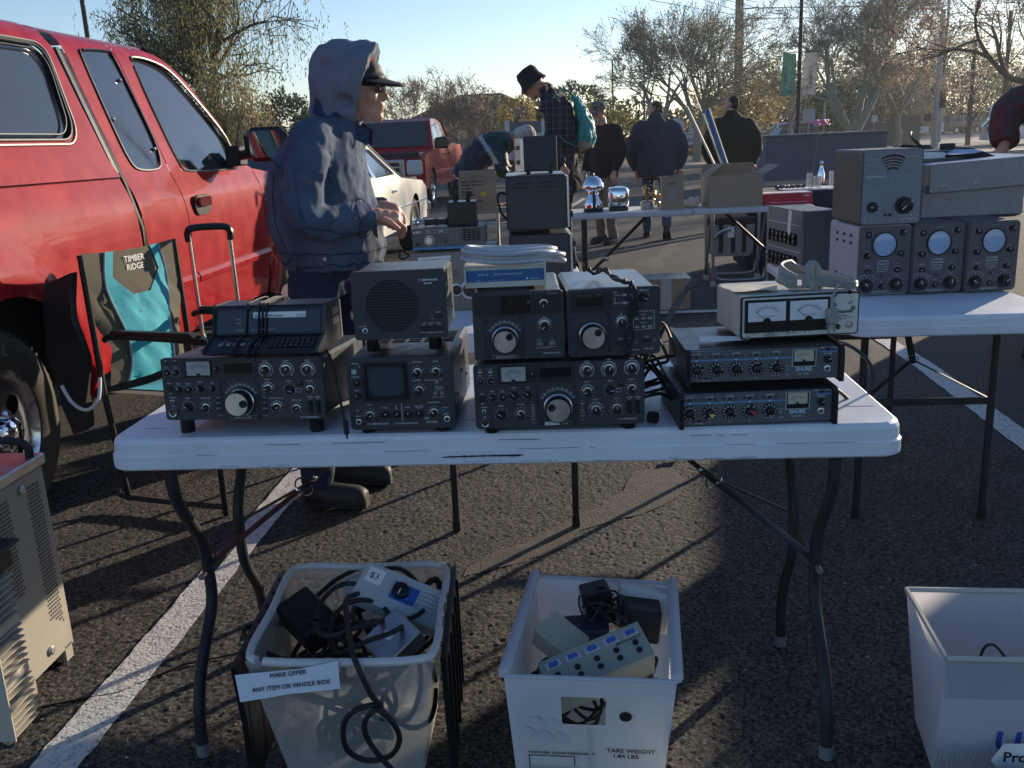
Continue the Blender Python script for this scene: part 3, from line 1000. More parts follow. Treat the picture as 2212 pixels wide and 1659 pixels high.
def meter(d, x0, y0, x1, y1, face, numerals='1 3 5 9 20 40 60', inkm=None, needle=-38, yc=None, name='meter', fw=6, bez=None):
    inkm = inkm or m_inkb
    d.rect(x0, y0, x1, y1, face, -.001, .0012, name)
    d.frame(x0 - fw, y0 - fw, x1 + fw, y1 + fw, fw, bez or m_blk, .004, name + '_frame')
    cx = (x0 + x1) / 2; h = y1 - y0; w = x1 - x0
    yc = yc or y1 + h * .05
    r = min(h * .72, w * .55)
    d.arc(cx, yc, r, -48, 48, h * .022, inkm, .0016)
    d.arc(cx, yc, r * .86, -46, 46, h * .015, inkm, .0016)
    d.ticks(cx, yc, r, r * 1.12, -46, 46, 13, h * .02, inkm, .0016)
    for i, t in enumerate(numerals.split()):
        a = R(-44 + 88 * i / (len(numerals.split()) - 1))
        d.text(cx + sin(a) * r * 1.2, yc - cos(a) * r * 1.17, t, h * .07, m=inkm, off=.0016)
    a = R(needle)
    d.line([(cx, yc), (cx + sin(a) * r * 1.1, yc - cos(a) * r * 1.1)], h * .02, inkm, .0022)
    X, Z = d.q(cx, y1 - h * .03); mb = MB()
    rr = h * .14 * d.s
    mb.prism([(X + rr * cos(PI * i / 12), Z + rr * sin(PI * i / 12)) for i in range(13)], -.0028, -.001, 'y')
    mb.build(name + '_hub', m_blk, d.o)


def vents(d, xs, ys, w, h, y, m=None):
    mb = MB()
    for x in xs:
        for yy in ys: mb.box(x, x + w, yy, yy + h, y, y + .001)
    mb.build('vent_slots', m or m_blkm, d.o)


# --------------------------------------------------------- the two transceivers
def transceiver(kind, label, loc, W, H, rz, rx, pan):
    A = kind == 'old'
    d = Dev('radio_transceiver', label, 'radio', loc, W, H, .32, pan, rz, rx, .034 if A else .016, 'amateur radio sets on the front table')
    d.case()
    d.feet(.034 if A else .016, .012, r=.015)
    # work in TS coordinates of the right set (a7) or left set (a6)
    if A:
        X = lambda x: x; Yv = lambda y: y
        k = 1.
    T = d.text
    if A:
        L = dict(row1=(225, 800, 745, 940), meter=(247, 818, 422, 918), disp=(520, 838, 722, 905), rp=(755, 800, 1200, 940), dial=(625, 1105, 100), dialbox=(487, 952, 755, 1228), kn1=[(818, 885, 40, 'LOAD'), (965, 885, 40, 'PLATE'), (1115, 885, 40, 'DRIVE')],
                 kn2=[(825, 1015, 37, 'RIT/XIT'), (975, 1025, 36, 'BAND'), (1120, 1025, 36, 'AF-O-RF'), (875, 1145, 37, 'IF SHIFT-O-NOTCH'), (1015, 1155, 34, 'VBT-O-TONE')],
                 sw=[(1112, 1150), (1168, 1150)], small=[(105, 895), (170, 895)], mid=[(178, 1015, 24, 'GAIN'), (248, 1015, 24, 'DELAY'), (335, 1010, 28, 'METER'), (425, 1010, 22, 'AGC')],
                 low=[(235, 1140, 34, 'MODE'), (365, 1145, 36, 'MIC-O-CAR')], ph=(125, 1098), mic=(127, 1175), btns=[(455, 1095), (455, 1132), (455, 1170)], btns2=[(790, 1098), (790, 1135), (790, 1175)],
                 send=(112, 1005), hf=(1100, 1218), badge=(540, 1205, 712, 1225), cal=(461, 875), face=-1, c=(60, 1215))
    else:
        L = dict(row1=(385, 1045, 940, 1180), meter=(398, 1058, 582, 1165), disp=(690, 1075, 910, 1140), rp=(955, 1035, 1440, 1165), dial=(810, 1360, 110), dialbox=(665, 1195, 948, 1495), kn1=[(1030, 1102, 42, 'LOAD'), (1190, 1100, 45, 'PLATE'), (1357, 1095, 44, 'DRIVE')],
                 kn2=[(1030, 1255, 42, 'RIT/XIT'), (1198, 1250, 40, 'BAND'), (1355, 1245, 40, 'AF-O-RF'), (1090, 1390, 46, 'IF SHIFT'), (1245, 1385, 44, 'NOTCH')],
                 sw=[(1337, 1380), (1400, 1378)], small=[(245, 1155), (322, 1155)], mid=[(327, 1275, 26, 'DELAY'), (404, 1275, 26, 'CAR'), (490, 1265, 32, 'METER'), (592, 1262, 30, 'AGC')],
                 low=[(388, 1405, 36, 'MODE'), (535, 1405, 40, 'MIC GAIN')], ph=(262, 1372), mic=(266, 1455), btns=[(625, 1358), (625, 1400), (625, 1442)], btns2=[(990, 1340), (990, 1386), (990, 1428)],
                 send=(252, 1282), hf=(1323, 1462), badge=(710, 1467, 905, 1490), cal=(627, 1118), face=1, c=(190, 1450))
    x0, y0, x1, y1 = L['row1']
    d.rect(x0, y0, x1, y1, m_panel2, 0, .0008, 'display_strip')
    d.frame(*L['rp'], 2, m_blk, .001, 'panel_groove')
    d.frame(*L['dialbox'], 2, m_blk, .001, 'panel_groove')
    meter(d, *L['meter'], m_mtr, yc=L['meter'][3])
    d.rect(*L['disp'], m_lcd, 0, .002, 'display_window')
    for i in range(5): T(L['disp'][0] + 20 + i * 42, L['disp'][1] - 10, ('VFO', 'FIX', 'RIT', 'XIT', 'NOTCH')[i], 5, m=m_inkd, off=.0012)
    d.knob(*L['cal'], 20, 'plain', 0)
    for x, y, r, t in L['kn1']:
        d.knob(x, y, r * .92, 'ken', rnd.randint(-60, 60)); T(x, y - r * 1.42, t, 9.5); d.ticks(x, y, r * 1.18, r * 1.32, -150, 150, 31, 2.2); d.arc(x, y, r * 1.16, -150, 150, 2.2)
    for x, y, r, t in L['kn2']:
        d.knob(x, y, r * .85, 'ken' if t != 'BAND' else 'point', rnd.randint(-120, 120)); T(x, y - r * 1.55, t, 8.5); d.ticks(x, y, r * 1.1, r * 1.32, -130, 130, 11, 2.2)
        if t.startswith(('RIT', 'IF')): d.arc(x, y, r * 1.12, -80, 80, 2.4)
    d.frame(L['kn2'][1][0] + 42, L['kn2'][1][1] - 8, L['kn2'][1][0] + 82, L['kn2'][1][1] + 18, 2, m_ink, .0007, 'marking')
    d.knob(L['kn2'][1][0] + 75, L['kn2'][1][1] - 45, 17, 'plain')
    for i, (x, y) in enumerate(L['sw']):
        d.rect(x - 16, y - 48, x + 16, y + 48, m_blk, 0, .001, 'switch_plate')
        mb = MB(); a = d.q(x, y)
        mb.prism([(-.001, -38 * d.s), (-.001, 38 * d.s), (-.006, 36 * d.s), (-.002, -34 * d.s)], -10 * d.s, 10 * d.s, 'x')
        mb.build('rocker_switch', m_blkm, d.o, (a[0], 0, a[1]))
        T(x, y - 68, ('HEATER', 'POWER')[i], 8.5); T(x, y - 54, 'ON', 7)
    for x, y in L['small']:
        d.knob(x, y, 20, 'plain', rnd.randint(-100, 100)); d.ticks(x, y, 24, 32, -140, 140, 11, 1.6); T(x, y - 38, ('MIC LVL', 'COMP LVL')[(x, y) == L['small'][1]], 6)
        d.btn(x, y - 65, 30, 13, m_btnl if not A else m_panel2); T(x, y - 80, ('NB', 'VOX')[(x, y) == L['small'][1]], 7.5)
    for x, y, r, t in L['mid']:
        st = 'point' if t in ('METER', 'AGC') else 'plain'
        d.knob(x, y, r * .95, st, rnd.randint(-60, 60)); T(x, y - r * 1.6, t, 8); d.ticks(x, y, r * 1.1, r * 1.4, -130, 130, 11 if st == 'plain' else 5, 1.8)
    for x, y, r, t in L['low']:
        d.knob(x, y, r * .9, 'point' if t == 'MODE' else 'ken', -50); T(x, y - r * 1.75, t, 9); d.ticks(x, y, r * 1.15, r * 1.4, -100, 100, 9, 2.2)
    d.frame(L['small'][0][0] - 38, L['row1'][1], L['row1'][0] - 8, L['row1'][3] - 4, 2, m_blk, .001, 'panel_groove')
    d.frame(L['small'][0][0] - 38, L['row1'][3] + 14, L['dialbox'][0] - 6, L['send'][1] + 46, 2, m_blk, .001, 'panel_groove')
    d.btn(*L['send'], 42, 38); T(L['send'][0], L['send'][1] - 32, 'SEND', 7.5); T(L['send'][0], L['send'][1] + 40, 'REC', 7.5)
    d.jack(*L['ph'], 15); T(L['ph'][0], L['ph'][1] - 24, 'PHONES', 8.5)
    x, y = L['mic']; X_, Z_ = d.q(x, y); r = 31 * d.s; mb = MB()
    M = Matrix.Translation((X_, 0, Z_)) @ MY
    mb.lathe([(r, 0), (r, .006), (r * .85, .008), (r * .7, .0075)], 24, M, 0, cap0=False, cap1=False)
    mb.lathe([(r * .7, .0075), (r * .68, .003)], 20, M, 1, cap0=False)
    for i in range(4): mb.cyl((X_ + r * .3 * cos(i * PI / 2 + .8), -.003, Z_ + r * .3 * sin(i * PI / 2 + .8)), (X_ + r * .3 * cos(i * PI / 2 + .8), -.006, Z_ + r * .3 * sin(i * PI / 2 + .8)), r * .1, n=8)
    mb.build('mic_socket', [m_alu, m_blk], d.o); T(x, y - 38, 'MIC', 8.5)
    for i, (x, y) in enumerate(L['btns']): d.btn(x, y, 30, 16, m_btng if not A else m_panel2); T(x, y - 17, ('NAR', 'PROC', 'RF ATT')[i], 7.5)
    for i, (x, y) in enumerate(L['btns2']): d.btn(x, y, 30, 16, m_btng if not A else m_panel2); T(x, y - 17, ('RIT', 'XIT', 'NOTCH')[i], 7.5)
    T(L['btns'][2][0], L['btns'][2][1] + 32, '\u25b2 OFF  \u25a0 ON'.replace('\u25b2', '').replace('\u25a0', ''), 5); T(L['btns2'][2][0], L['btns2'][2][1] + 32, 'OFF  ON', 5)
    T(L['hf'][0], L['hf'][1] + 5, 'HF TRANSCEIVER', 9.5, sx=1.25)
    bx0, by0, bx1, by1 = L['badge']
    d.rect(bx0, by0, bx1, by1, m_panel2 if A else m_mtrw, 0, .0012, 'badge'); d.frame(bx0 - 2, by0 - 2, bx1 + 2, by1 + 2, 2, m_mtr, .0016, 'badge_frame')
    T((bx0 + bx1) / 2, by1 - 5, 'KENWOOD  TS-830S' if A else 'KENWOOD', 9 if A else 10, m=m_ink if A else m_inkb, off=.0016, sx=1.05) if A else T(bx0 + 50, by1 - 7, 'KENWOOD', 8, m=m_inkb, off=.0016)
    if not A:
        d.rect(bx0 + 105, by0, bx1, by1, m_panel2, 0, .0015, 'badge'); T((bx0 + 105 + bx1) / 2, by1 - 7, 'TS-530SP', 8, off=.0018)
    big_dial(d, *L['dial'], L['face'], arc=True)
    x0, y0, x1, y1 = L['dialbox']
    d.screws([(x0 + 20, y0 + 20), (x1 - 20, y0 + 20), (x0 + 20, y1 - 20), (x1 - 20, y1 - 20)], 9)
    vents(d, [.03 + i * .03 for i in range(9)], [.12 + .02 * j for j in range(7)], .024, .006, d.zb + d.H - .0025)
    return d.done()


def big_dial(d, x, y, r, side=1, arc=True):
    X, Z = d.q(x, y); rr = r * d.s
    M = Matrix.Translation((X, 0, Z)) @ MY
    mb = MB()
    mb.lathe([(rr, 0), (rr, .004), (rr * .97, .006)], 48, M, 0, cap0=False)
    mb.lathe([(rr * .97, .006), (rr * .9, .008), (rr * .87, .008)], 48, M, 1, cap0=False, cap1=False)
    mb.lathe([(rr * .87, .006), (rr * .86, .026), (rr * .82, .028)], 48, M, 0, cap0=False)
    for i in range(60):
        a = 2 * PI * i / 60
        mb.box(-rr * .018, rr * .018, -rr * .012, rr * .012, .008, .026, M=M @ Matrix.Rotation(a, 4, 'Z') @ Matrix.Translation((0, rr * .868, 0)))
    o = mb.build('tuning_dial', [m_blk, m_alu], d.o)
    mb = MB(); mb.lathe([(rr * .80, .0275), (rr * .78, .0292)], 48, M, 0, cap0=False)
    mb.build('dial_face', mat('spun_aluminium', (.80, .80, .80), .3, 1., var=.1, vs=30), o)
    a = R(85 if side < 0 else -60 if side == 1 else 40)
    if side == 3: a = R(68)
    c = M @ Vector((sin(a) * rr * .5, cos(a) * rr * .5, 0)); mb = MB()
    mb.lathe([(rr * .27, .0285), (rr * .25, .034), (rr * .17, .035), (rr * .1, .0335)], 24, Matrix.Translation(c) @ MY, 0, cap0=False)
    mb.build('finger_knob', m_blk, o)
    if arc:
        d.ticks(x, y, r * 1.12, r * 1.28, -60, 60, 49, 1.8, m_inkd)
        d.ticks(x, y, r * 1.12, r * 1.34, -60, 60, 9, 3, m_ink)


TZ = .75
transceiver('old', 'left wide black transceiver on tall front feet with the keypad desk unit on top', (-.728, 1.868, TZ), .345, .131, R(-7), R(-3.6), (65, 795, 1215, 1230))
transceiver('new', 'wide black transceiver with a bright meter beneath the two square tuning units', (-.0755, 1.768, TZ), .336, .130, R(-2), R(-.6), (195, 1040, 1450, 1500))

# station monitor with screen
d = Dev('station_monitor', 'black station monitor with a square dark screen under the round-grille speaker', 'monitor', (-.332, 1.812, TZ), .215, .150, .32, (1330, 765, 2062, 1275), R(-4), R(-.4), .012)
d.case(m=mat('lid_paint', (.05, .05, .05), .35, var=.15, vs=30)); d.feet(.012, .010, r=.016)
d.rect(1440, 795, 1750, 1075, m_panel2, 0, .0008, 'screen_surround'); d.frame(1452, 810, 1738, 1055, 14, m_blk, .006, 'screen_bezel')
mb = MB(); a = d.q(1478, 1035); c = d.q(1725, 830)
mb.prism(rrect(a[0], c[0], a[1], c[1], .022, 8), -.001, .0005, 'y'); mb.build('screen', m_scr, d.o)
for i in range(1, 10):
    d.line([(1478 + i * 24.7, 840), (1478 + i * 24.7, 1028)], 1, m_blk, .0014)
    if i < 8: d.line([(1485, 830 + i * 25.6), (1718, 830 + i * 25.6)], 1, m_blk, .0014)
T = d.text
T(1395, 808, 'POWER', 9); d.btn(1384, 860, 34, 34, m_btnl); T(1390, 902, 'INTENSITY', 8.5); d.knob(1395, 940, 22, 'plain', 30); T(1390, 997, 'FOCUS', 8.5); d.knob(1393, 1035, 22, 'plain', -30)
T(1422, 822, 'ON', 6); T(1422, 834, 'OFF', 6)
for x, y, r, t in ((1822, 878, 36, 'FUNCTION'), (1950, 875, 34, 'RF ATT'), (1825, 1003, 35, 'TUNE'), (1470, 1175, 37, 'V.ATT'), (1918, 1165, 36, 'SWEEP RANGE')):
    d.knob(x, y, r * .92, 'ken', rnd.randint(-60, 70)); T(x, y - r * 1.95, t, 9); d.ticks(x, y, r * 1.15, r * 1.38, -90, 90, 7, 2.4)
for x, t in ((1575, 'V.GAIN'), (1655, '\u2195'), (1735, '\u25c4\u25ba'), (1812, '')):
    d.knob(x, 1170, 24, 'plain', rnd.randint(-40, 40))
T(1575, 1125, 'V.GAIN', 8); T(1815, 1118, 'SWEEP VARI/', 7.5); T(1815, 1131, 'EXT.GAIN', 7.5)
d.line([(1655, 1108), (1655, 1136)], 3); d.line([(1720, 1122), (1748, 1122)], 3)
d.line([(1694, 1095), (1694, 1215)], 3); d.line([(1345, 1083), (2040, 1083)], 3, m_blk)
T(1800, 938, 'TUNE -IN', 8); d.line([(1865, 933), (1952, 933), (1952, 945)], 2.5); d.jack(1952, 952, 11); T(1978, 934, 'OUT', 8)
T(1960, 984, 'SYNC.SCAN', 7.5); T(1960, 996, '75kHz WIDTH', 7.5); T(1960, 1008, '\u25bcON \u25a0OFF'.replace('\u25bc', '').replace('\u25a0', ''), 6); d.btn(1935, 1025, 24, 26, m_btng); d.btn(1980, 1025, 24, 26, m_btng); T(1955, 1058, 'EXT.CH  \u2014 INT.CH', 7)
d.line([(1757, 800), (1757, 1075)], 3, m_blk); d.line([(1436, 800), (1436, 1075)], 3, m_blk)
T(1385, 1182, 'V.INPUT', 8); d.jack(1387, 1217, 21); d.jack(2005, 1212, 23); T(2000, 1175, 'H.INPUT-', 7); T(2000, 1185, 'EXT.SYNC', 7)
T(1998, 1135, 'RTTY/EXT', 7); T(1978, 1152, 'TRAP', 7); T(1862, 1200, 'BAND', 7); T(1862, 1211, 'SCOPE', 7); T(1385, 1140, 'GND', 6.5)
d.jack(1457, 1234, 10, 'emblem', m_mtr); T(1535, 1241, 'KENWOOD', 13, sx=1.2); T(1718, 1240, 'STATION MONITOR', 9.5, sx=1.3); T(1898, 1237, 'SM-220', 13, sx=1.35)
vents(d, [.03 + i * .035 for i in range(5)], [.16 + .02 * j for j in range(6)], .028, .006, d.zb + d.H - .0025)
mb = MB()
for i in range(3): mb.lathe([(.004, 0), (.004, .0025), (.002, .003)], 10, Matrix.Translation((d.W - .003, .08 + .09 * i, d.zb + .05 + .03 * (i % 2))) @ Matrix.Rotation(PI / 2, 4, 'Y'))
mb.build('side_screws', m_steel, d.o)
d.done()

# speaker box
d = Dev('speaker_box', 'black speaker box with a round slatted grille standing on the station monitor', 'speaker', (-.312, 1.835, TZ + .012 + .150 + .003), .188, .138, .20, (1335, 190, 1958, 640), R(-2), R(-1.), .028)
d.case(m=mat('lid_paint', (.05, .05, .05), .35), pt=.016, bp=.003); d.feet(.028, .020, r=.0135)
cx, cy, r = 1595, 415, 178
X, Z = d.q(cx, cy); rr = r * d.s
mb = MB(); M = Matrix.Translation((X, 0, Z)) @ MY
mb.lathe([(rr, 0), (rr, .0025), (rr * .96, .003), (rr * .93, .0012)], 64, M, 0, cap0=False, cap1=False)
ring = mb.build('speaker_grille', m_panel, d.o)
mb = MB(); mb.lathe([(rr * .94, .0004)], 48, M, 0) if 0 else mb.prism(circ(X, Z, rr * .94, 48), -.0006, .0002, 'y'); mb.build('speaker_cone', m_blkm, ring)
mb = MB()
for i in range(17):
    zz_ = -rr * .86 + i * rr * .1075
    hw = math.sqrt(max(0, (rr * .93) ** 2 - zz_ ** 2)) 
    mb.box(X - hw, X + hw, -.0034, -.0006, Z + zz_ - rr * .026, Z + zz_ + rr * .026, .0006)
mb.build('grille_slats', m_panel, ring)
d.jack(1790, 258, 11, 'emblem', m_mtr); d.text(1858, 264, 'KENWOOD', 12, sx=1.15, bold=1); d.text(1845, 285, 'SP-230', 9, sx=1.5, bold=1)
d.jack(1407, 578, 19); d.text(1391, 552, 'PHONES', 8)
d.btn(1901, 495, 46, 26); d.text(1903, 475, 'INPUT', 8.5); d.text(1860, 490, 'A', 7); d.text(1860, 514, 'B', 7)
for i, x in enumerate((1799, 1851, 1904)): d.btn(x, 573, 44, 26); d.text(x, 555, ('LOW', 'HIGH 1', 'HIGH 2')[i], 6.5)
d.line([(1800, 545), (1800, 540), (1905, 540), (1905, 545)], 2); d.rect(1825, 535, 1880, 545, m_panel, 0, .0008, 'label_gap'); d.text(1852, 544, 'FILTERS', 8, off=.001)
d.line([(1777, 604), (1927, 604)], 2); d.text(1852, 609, 'PUSH ON', 6)
mb = MB()
for j in (.05, .15):
    for k_ in (.04, .1): mb.lathe([(.0035, 0), (.003, .002)], 10, Matrix.Translation((d.W - .003, j, d.zb + k_)) @ Matrix.Rotation(PI / 2, 4, 'Y'))
mb.build('side_screws', m_steel, d.o)
d.done()

# two square VFO units
vt = TZ + .016 + .130 - .002
d = Dev('tuning_unit', 'left square tuning unit with a plain strip, under the pale blue-fronted modem', 'radio', (-.071, 1.785, vt), .178, .134, .27, (190, 465, 855, 948), R(-1), R(.2), .008, 'square tuning units on the right transceiver')
d.case(m=mat('lid_silver', (.20, .20, .19), .3, .4, var=.1, vs=20)); d.feet(.008, .008)
T = d.text
d.rect(205, 488, 838, 628, m_panel2, 0, .0008, 'display_strip'); d.rect(400, 492, 612, 620, m_lcd, 0, .0012, 'blank_window')
for x, t in ((333, 'FIX'), (478, 'VFO')): T(x, 545, t, 6, m=m_inkd, off=.0014)
d.jack(598, 543, 9)
d.knob(712, 555, 32, 'ken', 200); d.ticks(712, 555, 38, 50, -60, 60, 5, 2.4); T(778, 494, 'FUNCTION', 10); T(655, 535, 'EXT-R', 7); T(765, 513, 'EXT-X', 7)
d.frame(272, 640, 558, 942, 2, m_blk, .001, 'panel_groove'); d.screws([(290, 668), (535, 660), (298, 926), (540, 918)], 11)
big_dial(d, 420, 800, 102, 2)
d.knob(712, 710, 40, 'ken', 210); d.ticks(712, 710, 46, 58, -130, 130, 13, 2.4); d.arc(712, 710, 46, -60, 60, 3); T(712, 655, '\u25c4 RIT \u25ba'.replace('\u25c4', '-').replace('\u25ba', '-'), 8)
d.btn(673, 843, 48, 28, m_btng); d.btn(765, 841, 48, 28, m_btng); T(670, 820, 'T-F SET', 8.5); T(765, 818, 'RIT', 8.5); d.line([(645, 874), (795, 868)], 2); T(722, 876, 'PUSH ON', 5)
T(758, 918, 'REMOTE VFO', 11, sx=1.3); d.frame(318, 917, 513, 940, 2, m_mtr, .0016, 'badge_frame'); T(415, 934, 'KENWOOD VFO-240', 10, m=m_ink, off=.001)
d.done()
d = Dev('tuning_unit', 'right square tuning unit with a silver lid and a twisted cord draped over it', 'radio', (.1135, 1.775, vt), .181, .134, .27, (880, 455, 1560, 935), R(1), R(.2), .008, 'square tuning units on the right transceiver')
d.case(m=mat('lid_silver', (.20, .20, .19), .3, .4)); d.feet(.008, .008)
T = d.text
d.rect(900, 478, 1192, 612, m_panel2, 0, .0008, 'display_strip'); d.rect(950, 512, 1145, 575, m_lcd, 0, .0014, 'display_window'); d.frame(1197, 462, 1545, 600, 2, m_blk, .001, 'panel_groove')
for x, t in ((980, 'RCV'), (1045, 'VFO'), (1117, 'MEMORY')): T(x, 500, t, 6.5, m=m_inkd, off=.001)
T(1230, 490, 'MAIN', 8); d.btn(1305, 507, 32, 18, m_btnl); d.btn(1305, 563, 32, 18, m_btnl); d.line([(1230, 497), (1230, 508), (1288, 508)], 2); d.line([(1288, 562), (1230, 562), (1230, 520)], 2); T(1232, 570, 'VFO', 7)
d.line([(1322, 508), (1358, 508), (1358, 560), (1322, 560)], 2.5); d.line([(1358, 534), (1395, 534)], 2.5)
d.knob(1438, 530, 32, 'point', 115); d.ticks(1438, 525, 38, 48, -80, 80, 7, 2.6); T(1440, 482, 'MEMORY CH', 9)
d.frame(890, 622, 1190, 930, 2, m_blk, .001, 'panel_groove'); d.screws([(930, 652), (1172, 640), (935, 908), (1180, 898)], 11)
big_dial(d, 1058, 780, 102, 2, False)
d.knob(1278, 698, 39, 'ken', -15); d.ticks(1278, 698, 45, 56, -130, 130, 11, 2.4); d.arc(1278, 698, 45, -60, 60, 3); T(1275, 642, 'RIT', 8)
T(1435, 633, 'FUNCTION', 9); d.line([(1395, 628), (1365, 628), (1365, 760), (1517, 752), (1517, 625), (1480, 628)], 2)
T(1435, 655, 'RECEIVE', 7.5); T(1435, 712, 'TRANSMIT', 7.5)
for i, x in enumerate((1388, 1437, 1484)):
    for y in (678, 736): d.btn(x, y, 34, 18, m_btng); T(x, y + 5, ('MAIN', 'VFO', 'MEMO')[i], 8, off=.0032)
d.btn(1266, 848, 48, 24); d.btn(1465, 836, 48, 26); T(1266, 822, 'T-F SET', 8.5); T(1463, 816, 'LOCK', 9); T(1518, 832, 'ON', 6.5); T(1518, 850, 'OFF', 6.5); T(1380, 838, 'ON', 6.5); T(1380, 856, 'OFF', 6.5); T(1335, 820, 'RIT', 8)
d.jack(1317, 902, 9, 'emblem', m_mtr); T(1365, 906, 'KENWOOD', 9, sx=1.2); T(1475, 902, 'VFO-230', 10.5, sx=1.3)
d.done()

# packet modem
m_kblue = mat('blue_faceplate', (.03, .12, .30), .35)
d = Dev('packet_modem', 'cream box with a blue front strip under the coiled grey cable', 'modem', (-.085, 1.83, vt + .008 + .134 - .002), .162, .044, .135, (148, 270, 692, 410), R(-1), 0, .006)
mb = MB(); mb.box(0, d.W, 0, d.D, d.zb, d.zb + d.H, .0015); mb.build('case', m_beige, d.o); d.feet(.006, .006, r=.01)
d.frame(150, 270, 690, 410, 11, m_beige, .004, 'front_lip'); d.rect(160, 302, 682, 376, m_kblue, 0, .001, 'faceplate')
d.text(275, 335, 'KPC-2', 13, sx=1.35, off=.0014); d.text(440, 334, 'PACKET COMMUNICATOR II', 9, sx=1.15, off=.0014)
for i, x in enumerate((240, 318, 356, 395, 432)): d.text(x, 370, ('POWER', 'XMT', 'RCV', 'CON', 'STA')[i], 6, off=.0014)
for x in (318, 356, 395, 432): d.rect(x - 9, 352, x + 9, 358, m_lcd, 0, .0016, 'indicator')
d.rect(558, 355, 572, 368, m_ink, 0, .0013, 'emblem'); d.text(612, 367, 'Kantronics', 9, off=.0014)
d.screws([(172, 340), (672, 334)], 6)
vents(d, [d.W - .001], [.03 + .012 * j for j in range(7)], .0015, .006, 0)
mb = MB()
for j in range(7): mb.box(d.W - .0003, d.W + .0006, .03 + .013 * j, .037 + .013 * j, d.zb + .012, d.zb + .034)
mb.build('side_vents', m_blkm, d.o)
d.done()


# two mixers
def mixer(label, loc, rz, ang):
    d = Dev('audio_mixer', label, 'mixer', loc, .312, .066, .235, (195, 1085, 1112, 1262), rz, 0, .004, 'stacked audio mixers')
    m_mx = mat('mixer_face', (.13, .14, .155), .4, .3, var=.08, vs=20)
    mb = MB(); mb.box(.006, d.W - .006, .006, d.D, d.zb, d.zb + d.H, .002); mb.build('case', m_blk, d.o)
    for x in (0, d.W - .009):
        mb = MB(); mb.prism([(-.012, d.zb - .004), (d.D, d.zb - .004), (d.D, d.zb + d.H), (d.D - .01, d.zb + d.H + .004), (-.004, d.zb + d.H + .004), (-.012, d.zb + d.H - .008)], x, x + .009, 'x')
        mb.build('side_cheek', m_blk, d.o)
    d.rect(222, 1088, 1085, 1258, m_mx, -.006, .001, 'front_panel')
    T = lambda *a, **k: d.text(*a, **dict(dict(off=.0014), **k))
    d.line([(222, 1138), (812, 1138)], 7, m_inkbl, .0014); d.line([(985, 1112), (1078, 1112)], 7, m_inkbl, .0014)
    for i, x in enumerate((260, 375, 492, 609, 725)):
        d.knob(x, 1190, 44, 'mixer', ang[i], off=.0005)
        if i < 5:
            T(x, 1108, 'LO CUT' if i < 4 else 'LIMITER', 9); d.btn(x, 1118, 22, 9, m_blk, .003, 'slide_switch'); d.screws([(x - 34, 1118), (x + 34, 1118)], 6)
        T(x, 1248 if i < 4 else 1234, ('1', '2', '3', '4', 'MASTER')[i], 9)
        d.line([(x - 6, 1133), (x, 1143), (x + 6, 1133)], 3, m_ink, .0018)
    d.frame(815, 1095, 955, 1190, 5, m_btnl, .004, 'meter_frame'); d.rect(820, 1163, 950, 1186, m_blk, 0, .003, 'meter_shroud')
    meter(d, 826, 1100, 945, 1162, mat('meter_face_tan', (.55, .50, .38), .5), '20 10 7 5 3 2 1 0 1 2 3', needle=-42, fw=4)
    T(886, 1152, 'VU', 7, m=m_inkb, off=.0018)
    T(885, 1214, 'SHURE', 22, bold=2.5, m=mat('pale_blue_ink', (.45, .60, .75), .6)); T(885, 1232, 'M267  SERIES', 8)
    T(790, 1187, 'BATT', 6.5); T(790, 1234, 'CHECK', 6.5); d.jack(790, 1208, 11, 'push_button', m_steel)
    T(990, 1083 + 12, 'OFF', 8); T(1056, 1083 + 12, 'ON', 8); d.btn(1022, 1100, 22, 12, m_blk, .004, 'toggle'); d.screws([(988, 1100), (1056, 1100)], 6)
    d.line([(990, 1120), (990, 1235)], 2); d.line([(1060, 1116), (1060, 1232)], 2); T(1022, 1127, 'PHONES', 8); d.knob(1022, 1153, 22, 'plain', 60, off=.001); d.jack(1022, 1207, 21)
    d.screws([(285, 1236), (345, 1236)], 6); d.btn(315, 1236, 24, 10, m_blk, .003, 'slide_switch'); T(315, 1253, 'INPUT LEVEL', 6)
    return d


d = mixer('lower of the two stacked black mixers, with a yellow and a red knob mark', (.328, 1.762, TZ), R(-1), (-35, 30, -50, -170, 20))
mk = MB(); X, Z = d.q(383, 1198); mk.prism([(X - .006, Z + .003), (X + .006, Z + .003), (X, Z - .006)], -.0145, -.0135, 'y'); mk.build('yellow_mark', mat('yellow_tape', (.75, .62, .12), .6), d.o)
mk = MB(); X, Z = d.q(622, 1192); mk.prism([(X - .006, Z + .003), (X + .006, Z + .002), (X + .002, Z - .005)], -.0145, -.0135, 'y'); mk.build('red_mark', mat('red_tape', (.55, .06, .10), .6), d.o)
d.done()
d = mixer('upper of the two stacked black mixers, under the cream two-meter set', (.348, 1.797, TZ + .0785), R(-2.0), (-120, -70, -60, -140, -170))
d.done()

